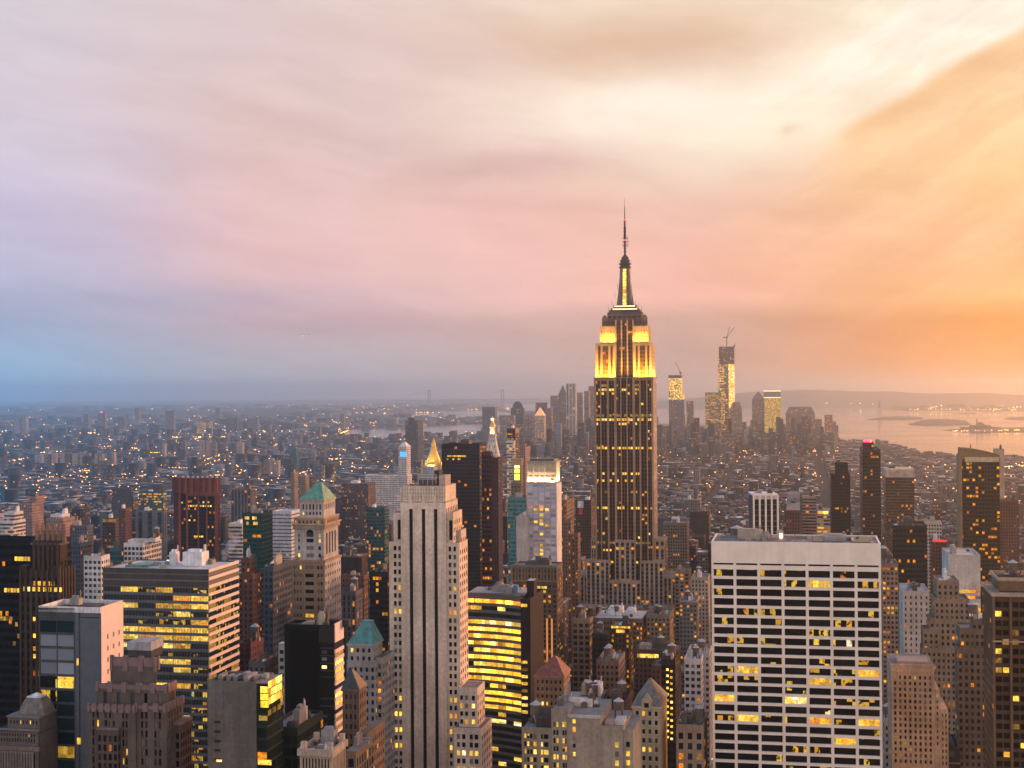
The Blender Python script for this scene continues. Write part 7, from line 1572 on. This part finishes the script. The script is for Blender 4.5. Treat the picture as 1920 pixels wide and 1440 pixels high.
# heights by district
h = np.where(DD < 1000, R.uniform(24, 58, N), np.where(DD < 2100, R.uniform(18, 52, N), np.where(DD < 4500, R.uniform(11, 27, N), R.uniform(12, 34, N))))
q = R.rand(N)
h = np.where((DD > 1100) & (DD < 2300) & (q < np.where(PX < 740, .13, .08)), R.uniform(52, 98, N), h)
h = np.where((DD > 2300) & (DD < 4600) & (q < .03), R.uniform(30, 60, N), h)
down = (PX > 985) & (PX < 1575) & (DD > 5000) & (DD < 6800)
h = np.where(down, 16 + 80 * q ** 2.2, h)
down2 = down & (q > .965); h = np.where(down2, R.uniform(95, 150, N), h)
cool_light = (PX < 690 + 60 * np.sin(DD / 300)) & (R.rand(N) < .72); LOTS[:, 5] = np.where(cool_light, R.choice([3, 3, 3, 5, 5, 4, 6], N), LOTS[:, 5])  # blue dusk light put into wall colours: more grey and dark at left
warm_light = (PX > 1080) & (R.rand(N) < .6); LOTS[:, 5] = np.where(warm_light, R.choice([0, 1, 1, 6, 6, 2], N), LOTS[:, 5])  # golden light put into wall colours: more brick, tan and brown at right
LOTS[:, 5] = np.where((PX > 1250) & (DD < 2200) & (LOTS[:, 5] == 4), 2, LOTS[:, 5])
isb = LOTS[:, 7] == 1; h = np.where(isb, R.uniform(7, 15, N), h); h = np.where(isb & (q < .035), R.uniform(22, 55, N), h)
edge = (PX > 1560) & (DD > 3500); h = np.where(edge, R.uniform(8, 24, N), h)
foot = (PX > 1055) & (PX < 1290) & (DD < 1335); h = np.where(foot, np.minimum(h, np.maximum(12, CZ - (1150 - 729) * DD / F)), h)
LOTS[:, 4] = h
# coarse fabric further off
def coarse(n, d0, d1, p0, p1, w, hh):
    d = np.sqrt(R.uniform(d0 ** 2, d1 ** 2, n)); px = R.uniform(p0, p1, n); x = (px - 960) / F * d; y = d.copy()
    k = ~inwater(x, y); x, y, d = x[k], y[k], d[k]; a = ANG[1]; u = x * math.cos(a) - y * math.sin(a); v = x * math.sin(a) + y * math.cos(a); m = len(u)
    s1, s2 = R.uniform(*w, m), R.uniform(*w, m)
    return np.stack([u - s1 / 2, u + s1 / 2, v - s2 / 2, v + s2 / 2, R.uniform(*hh, m) * np.where(R.rand(m) < .04, 2.6, 1), R.choice([3, 3, 5, 5, 4, 1], m).astype(float), R.choice(len(ROOFS), m, p=RW).astype(float), np.full(m, 1.0)], 1)
FARL_ = np.concatenate([coarse(7000, 9000, 14000, -60, 985, (30, 90), (8, 22)), coarse(5000, 14000, 26000, -60, 960, (60, 200), (10, 24)), coarse(500, 15500, 19000, 1690, 1980, (60, 200), (8, 18))])

def corners(L):
    a = np.array(ANG)[L[:, 7].astype(int)]; c, s_ = np.cos(a), np.sin(a); P = []
    for i, j in ((0, 2), (1, 2), (1, 3), (0, 3)):
        u, v = L[:, i], L[:, j]; P.append(np.stack([u * c + v * s_, -u * s_ + v * c], 1))
    return np.stack(P, 1)                                 # n,4,2
def box_mesh_many(name, L, lit, seed=1):
    """many plain blocks as one mesh with window pattern coordinates"""
    n = len(L); rr = np.random.RandomState(seed); P = corners(L); H = L[:, 4]
    V = np.zeros((n, 8, 3), np.float32); V[:, :4, :2] = P; V[:, 4:, :2] = P; V[:, 4:, 2] = H[:, None]
    fq = np.array([[0, 1, 5, 4], [1, 2, 6, 5], [2, 3, 7, 6], [3, 0, 4, 7], [4, 5, 6, 7]])
    Fc = (fq[None] + (np.arange(n) * 8)[:, None, None]).reshape(-1, 4)
    me = bpy.data.meshes.new(name); me.vertices.add(n * 8); me.vertices.foreach_set('co', V.ravel())
    me.loops.add(n * 20); me.loops.foreach_set('vertex_index', Fc.ravel().astype(np.int32)); me.polygons.add(n * 5); me.polygons.foreach_set('loop_start', np.arange(0, n * 20, 4, dtype=np.int32)); me.polygons.foreach_set('loop_total', np.full(n * 5, 4, np.int32))
    w = np.stack([L[:, 1] - L[:, 0], L[:, 3] - L[:, 2]], 1); dist = np.hypot(P[:, 0, 0], P[:, 0, 1])
    bay = np.where(dist < 2500, 3.0, np.where(dist < 5000, 4.5, 7.0)); fl = np.where(dist < 2500, 3.4, np.where(dist < 5000, 4.2, 6.0))
    uv = np.zeros((n, 5, 4, 2), np.float32)
    for f in range(4):
        nb = np.maximum(1, np.round(w[:, f % 2] / bay)); vz = H / fl - .5
        uv[:, f, 1, 0] = nb; uv[:, f, 2, 0] = nb; uv[:, f, 0, 1] = vz; uv[:, f, 1, 1] = vz; uv[:, f, 2:, 1] = -.5
    pal = np.array([p[0] for p in PAL])[L[:, 5].astype(int)] * rr.uniform(.2, .62, (n, 1)); roof = np.array([p[0] for p in ROOFS])[L[:, 6].astype(int)] * rr.uniform(.7, 1.25, (n, 1))
    W = np.zeros((n, 5, 4), np.float32); W[:, :4, :3] = pal[:, None]; W[:, 4, :3] = roof; W[:, :, 3] = rr.rand(n)[:, None] + np.arange(5) * .013
    lt = lit * rr.exponential(1.0, n); G = np.zeros((n, 5, 4), np.float32); G[:, :, :3] = (0.025, 0.024, 0.026); G[:, :, 3] = np.sqrt(.48 * np.minimum(lt, .45))[:, None]
    Pm = np.zeros((n, 5, 4), np.float32); Pm[:, :4, 0] = rr.uniform(.38, .62, n)[:, None]; Pm[:, :, 1] = .52; Pm[:, :, 3] = 1.15
    me.uv_layers.new(name='UVMap')
    me.update(calc_edges=True)
    me.uv_layers[0].data.foreach_set('uv', uv.ravel())
    for nm, a in (('wall', W), ('glass', G), ('prm', Pm)): me.attributes.new(nm, 'FLOAT_COLOR', 'FACE').data.foreach_set('color', a.ravel())
    me.materials.append(FAC); me.validate(); me.update()
    return me
# which of them show largest: a coarse depth picture of boxes
def visible_counts():
    P = corners(LOTS); n = len(LOTS); it = []
    a = np.concatenate([P, np.zeros((n, 4, 1))], 2).reshape(-1, 3); b = a.copy(); b[:, 2] = np.repeat(LOTS[:, 4], 4)
    ax, ay, ad = project(a); bx, by, bd = project(b)
    ax, ay, by, ad = (k.reshape(n, 4) for k in (ax, ay, by, ad))
    R0 = np.stack([ad.min(1), ax.min(1), ax.max(1), by.mean(1), ay.max(1)], 1)
    idx = list(range(n)) + [-1] * len(RECTS); rc = [tuple(r) for r in R0] + [(r[0], r[1], r[2], r[3], 3000) for r in RECTS]
    order = sorted(range(len(rc)), key=lambda i: rc[i][0]); buf = np.zeros((480, 640), bool); cnt = np.zeros(n)
    for o in order:
        d, x0, x1, y0, y1 = rc[o]; i0, i1, j0, j1 = max(0, int(x0 / 3)), min(640, int(x1 / 3) + 1), max(0, int(y0 / 3)), min(480, int(y1 / 3) + 1)
        if i1 <= i0 or j1 <= j0: continue
        s_ = buf[j0:j1, i0:i1]
        if idx[o] >= 0: cnt[idx[o]] = (~s_).sum()
        s_[:] = True
    return cnt, R0
CNT, RB = visible_counts()
NIND = 250
pick_ = np.argsort(-CNT)[:NIND]; pick_ = pick_[CNT[pick_] > 3]
mask = np.ones(len(LOTS), bool); mask[pick_] = False
ANCH = [('dark red tower', 363, 960), ('dark green tower', 483, 1000), ('copper-roofed tower', 595, 1000), ('slotted tan tower', 795, 1050), ('tallest tower', 1170, 1000), ('white hotel tower', 1020, 960), ('pale grid slab', 1490, 1080), ('portal-framed building', 1435, 970), ('red-roofed tower', 1033, 1280), ('glowing curved block', 930, 1200), ('chateau-roofed tower', 1212, 1340), ('curved-top tower', 1840, 940), ('beacon tower', 1633, 920), ('white-topped office', 1805, 1060), ('brown pier tower', 1890, 1200), ('banded office', 320, 1060), ('pinnacled tower', 88, 1030), ('gold pyramid', 806, 880), ('white clock tower', 922, 880), ('black box', 590, 1200), ('teal-roofed tower', 680, 1220), ('narrow black tower', 1253, 1280), ('beige setback block', 1715, 1300), ('dark stepped tower', 1578, 930), ('rose-sided tower', 150, 1180), ('pale-roofed building', 1160, 1180), ('painted sign building', 1095, 970), ('black glass block', 1705, 1030)]
labs = {}
for i in pick_:
    L = LOTS[i]; px, py = PX[i], RB[i, 3]
    an = min(ANCH, key=lambda a: (a[1] - px) ** 2 + ((a[2] - py) * .9) ** 2); dx, dy = px - an[1], py - an[2]
    rel = ('right of' if dx > 0 else 'left of') if abs(dx) > abs(dy) else ('beyond' if dy < 0 else 'below')
    kind = 'tower' if L[4] > 60 else 'loft' if L[4] > 30 else 'low block'
    labs.setdefault(f"{PAL[int(L[5])][1]} {kind} with {ROOFS[int(L[6])][1]} {rel} the {an[0]}", []).append(i)
ORD = words_ + tuple('%dth' % k for k in range(22, 60))
for lb, ids in labs.items():
    ids.sort(key=lambda i: PX[i])
    for k, i in enumerate(ids):
        L = LOTS[i:i + 1].copy(); a = ANG[int(L[0, 7])]; kind = 'apartment_tower' if L[0, 4] > 60 else 'loft_building' if L[0, 4] > 30 else 'low_building'
        u, v = L[0, 0], L[0, 2]; x, y = to_world(u, v, a); me = box_mesh_many(kind, L, .05, 100 + int(i))
        co = np.zeros(24, np.float32); me.vertices.foreach_get('co', co); co = co.reshape(8, 3) - (x, y, 0); c, s_ = math.cos(a), math.sin(a)
        co[:, :2] = np.stack([co[:, 0] * c - co[:, 1] * s_, co[:, 0] * s_ + co[:, 1] * c], 1); me.vertices.foreach_set('co', co.ravel()); me.update()
        o = bpy.data.objects.new(kind, me); COL.objects.link(o); o.location = (x, y, 0); o.rotation_euler.z = -a
        tag(o, lb + (f", {ORD[k]} from the left" if len(ids) > 1 else ''), 'building', 'ordinary city buildings')
        w, dp, hh = L[0, 1] - L[0, 0], L[0, 3] - L[0, 2], L[0, 4]
        if DD[i] < 2600:
            q = MB(); t_ = .45; rc = tuple(min(.6, c_ * 1.15) for c_ in PAL[int(L[0, 5])][0]); st = plain(rc)
            for x0, x1, y0, y1 in ((-.1, w + .1, -.1, t_), (-.1, w + .1, dp - t_, dp + .1), (-.1, t_, t_, dp - t_), (w - t_, w + .1, t_, dp - t_)): q.box(x0, x1, y0, y1, hh - .4, hh + 1.0, st)
            q.build('parapet', FAC, o); roof_kit(o, 0, w, 0, dp, hh, random.choice((1, 2, 3)), random.choice((0, 0, 1, 1, 2)), .8)
REST = LOTS[mask]
# rooftop sheds on the remaining nearer roofs, in the same mass
nr = REST[(np.hypot(*wc(REST)) < 3200)]; ex = []
for k in range(2):
    m = len(nr); w = nr[:, 1] - nr[:, 0]; dp = nr[:, 3] - nr[:, 2]; cx = nr[:, 0] + w * R.uniform(.25, .75, m); cy = nr[:, 2] + dp * R.uniform(.25, .75, m); s1, s2 = w * R.uniform(.08, .2, m), dp * R.uniform(.08, .2, m)
    e = nr.copy(); e[:, 0], e[:, 1], e[:, 2], e[:, 3] = cx - s1, cx + s1, cy - s2, cy + s2; e[:, 4] += R.uniform(2, 5, m); e[:, 5] = R.choice(len(PAL), m, p=PW); e[:, 6] = R.choice(len(ROOFS), m, p=RW); ex.append(e)
me = box_mesh_many('city_blocks', np.concatenate([REST] + ex), .06, 2); o = bpy.data.objects.new('city_blocks', me); COL.objects.link(o); tag(o, 'mass of countless ordinary buildings filling the city between the towers', 'buildings', None, 'stuff')
me = box_mesh_many('distant_suburbs', FARL_, .10, 3); o = bpy.data.objects.new('distant_suburbs', me); COL.objects.link(o); tag(o, 'hazy mass of far suburbs towards the horizon', 'buildings', None, 'stuff')

# ---------- roads between the blocks
ROAD = mat('asphalt', (0.05, 0.048, 0.05), .9, 0, .3, .2); LINE = mat('road_paint', (.6, .58, .52), .8)
def road(v0, v1, u0, u1, z, m, nm='road'):
    pts = [to_world(u, v, AG) for u, v in ((u0, v0), (u1, v0), (u1, v1), (u0, v1))]; return sheet(nm, pts, z, m)
for k, u in enumerate(np.arange(-1400, 1000, 274)):
    road(640, 5200, u - 26, u - 4, .004, ROAD)
    for q_ in (-19, -11): road(640, 2600, u + q_ - .1, u + q_ + .1, .008, LINE, 'road_marking')
    for a_, b_ in ((-29.5, -26), (-4, -.5)): 
        P = [to_world(x, v, AG) for x, v in ((u + a_, 640), (u + b_, 640), (u + b_, 2600), (u + a_, 2600))]; m_ = MB(); m_.prism(P, 0, .14, plain((.2, .19, .18))); o = m_.build('pavement', FAC); o['kind'] = 'structure'

# ---------- lights
def lights(name, pts, size, m, label):
    pts = np.array(pts); n = len(pts); d = np.hypot(pts[:, 0], pts[:, 1]); s_ = np.maximum(.5, d * size * R.uniform(.6, 1.4, n)); V = np.zeros((n, 6, 3), np.float32)
    for k, o_ in enumerate(((1, 0, 0), (0, 1, 0), (-1, 0, 0), (0, -1, 0), (0, 0, 1), (0, 0, -1))): V[:, k] = pts + np.array(o_) * s_[:, None] * .5 * (1.5, 1.5, .9)
    fq = np.array([[0, 1, 4], [1, 2, 4], [2, 3, 4], [3, 0, 4], [1, 0, 5], [2, 1, 5], [3, 2, 5], [0, 3, 5]]); Fc = (fq[None] + (np.arange(n) * 6)[:, None, None]).reshape(-1, 3)
    me = bpy.data.meshes.new(name); me.from_pydata(V.reshape(-1, 3).tolist(), [], Fc.tolist()); me.materials.append(MAT[m]); o = bpy.data.objects.new(name, me); COL.objects.link(o); tag(o, label, 'lights', None, 'stuff')
P1, P2, P3 = [], [], []
for u in np.arange(-1400, 1000, 274):
    for v in np.arange(700, 4800, 42):
        for e in (-27, -3):
            if R.rand() < .75: x, y = to_world(u + e, v, AG); P1.append((x, y, 9))
for v in np.arange(640, 3000, 78):
    for u in np.arange(-1400, 1000, 46):
        if R.rand() < .5: x, y = to_world(u, v - 9, AG); P1.append((x, y, 9))
def scatter(n, d0, d1, p0, p1, z, out, power=2.0):
    d = (R.uniform(d0 ** power, d1 ** power, n)) ** (1 / power); px = R.uniform(p0, p1, n); x = (px - 960) / F * d
    k = ~inwater(x, d); out += [(a, b, c) for a, b, c in zip(x[k], d[k], R.uniform(*z, n)[k])]
scatter(260, 2200, 4800, -20, 740, (18, 34), P1); scatter(260, 2200, 5600, 1000, 1570, (18, 38), P1); scatter(130, 1500, 4200, 1560, 1940, (24, 50), P1)
scatter(380, 3300, 9000, -20, 720, (12, 20), P1, 1.0)
for k in range(46):
    y0 = R.uniform(772, 905); x0 = R.uniform(0, 690); a_ = R.choice([0, 0, 0, 1, 1]); L_ = R.uniform(14, 60); m_ = int(L_ / 3.2)
    for j_ in range(m_):
        t_ = j_ / m_ + R.uniform(-.02, .02); P1.append(tuple(ground(x0 + L_ * t_, y0 + (L_ * t_ * (-.35 if a_ else .03)) + R.uniform(-.4, .4), R.uniform(10, 15))))
scatter(560, 8000, 27000, -20, 960, (14, 26), P1, .6); scatter(90, 5600, 9000, 720, 985, (10, 18), P1)
scatter(110, 800, 1400, 1000, 1330, (4, 44), P1); scatter(70, 800, 1500, 1655, 1930, (4, 50), P1); scatter(60, 800, 1500, 440, 730, (4, 40), P1); scatter(60, 800, 1500, 1000, 1330, (4, 44), P2)
scatter(160, 1500, 9000, -20, 1560, (24, 34), P2); scatter(130, 9000, 24000, -20, 950, (16, 30), P2, .6); scatter(60, 2000, 7000, 0, 1900, (26, 36), P3)
def line(x0, y0, x1, y1, n, out, j=1.2, z=14):
    for k in range(n):
        t_ = R.rand(); p = ground(x0 + (x1 - x0) * t_ + R.uniform(-j, j), y0 + (y1 - y0) * t_ + R.uniform(-j, j) * .5, z); out.append(tuple(p))
line(616, 821, 652, 807, 46, P1, .8); line(660, 771, 746, 764, 40, P1, .8); line(362, 819, 430, 819, 26, P1, .9); line(445, 819, 585, 823, 26, P1, 1.2); line(185, 841, 262, 840, 22, P1, 1); line(300, 818, 345, 821, 14, P1, 1.4); line(0, 868, 55, 858, 14, P1, 3); line(150, 883, 170, 882, 8, P1, .8); line(545, 850, 572, 850, 5, P1, .4)
line(720, 765, 900, 768, 34, P1, 1.4); line(750, 772, 830, 774, 16, P1, 1.5); line(815, 787, 905, 790, 14, P1, 1.5); line(925, 768, 955, 765, 14, P1, .8); line(240, 762, 330, 760, 6, P1, 1)
line(1700, 767, 1920, 768, 30, P1, 2.0, 30); line(1745, 765, 1765, 760, 10, P2, 2.0, 40); line(1860, 769, 1920, 762, 12, P2, 3, 40); line(1770, 808, 1915, 806, 30, P1, 1.6, 12); line(1470, 760, 1530, 758, 14, P2, .6, 20); line(1500, 755, 1640, 757, 8, P2, 2, 60); line(1880, 875, 1920, 873, 16, P2, 1.5, 30); line(1390, 758, 1412, 758, 8, P2, .5, 20)
lights('street_lights', P1, .00052, 'lamp', 'countless amber street lights scattered over the city'); lights('white_lights', P2, .0005, 'lamp_white', 'countless white lights scattered over the city'); lights('red_lights', P3, .00045, 'lamp_red', 'scattered red roof lights over the city')
# steam over the roofs
def steam():
    m = bpy.data.materials.new('steam'); m.use_nodes = True; t = NT(m.node_tree); t.n.clear(); out = t.new('ShaderNodeOutputMaterial'); v = t.new('ShaderNodeVolumePrincipled'); v.inputs['Density'].default_value = .05; v.inputs['Color'].default_value = (.9, .9, .92, 1); t.l.new(v.outputs[0], out.inputs['Volume'])
    b = MB(); r = random.Random(2); c = at(420, 1046, 1300)
    for k in range(9):
        t_ = k / 8; x, z = 16 * t_ + r.uniform(-1, 1), 24 * t_ ** .8; q = 2.0 + 3.4 * math.sin(PI * min(1, t_ + .12)) * r.uniform(.7, 1.1); b.lathe(x, r.uniform(-2, 2), [(.01, z - q), (q * .7, z - q * .7), (q, z), (q * .7, z + q * .7), (.01, z + q)], 8)
    o = b.build('steam', m, None, c); tag(o, 'white plume of steam right of the dark red tower', 'steam', None, 'stuff')
steam()

# ================================================================== the air
def haze():
    m = bpy.data.materials.new('haze'); m.use_nodes = True; t = NT(m.node_tree); t.n.clear(); out = t.new('ShaderNodeOutputMaterial'); v = t.new('ShaderNodeVolumePrincipled')
    v.inputs['Density'].default_value = 0.58e-4; v.inputs['Anisotropy'].default_value = 0.85; v.inputs['Color'].default_value = (0.61, 0.78, 0.94, 1); t.l.new(v.outputs[0], out.inputs['Volume'])
    b = MB(); b.box(-XW - 50, XW + 50, -2550, YF + 50, -1.0, 470.0); b.face([(-XW - 50, -2550, -1), (-XW - 50, YF + 50, -1), (XW + 50, YF + 50, -1), (XW + 50, -2550, -1)])
    o = b.build('haze', m); o['kind'] = 'stuff'; o['label'] = 'dusk haze thickening over the city towards the horizon'
haze()
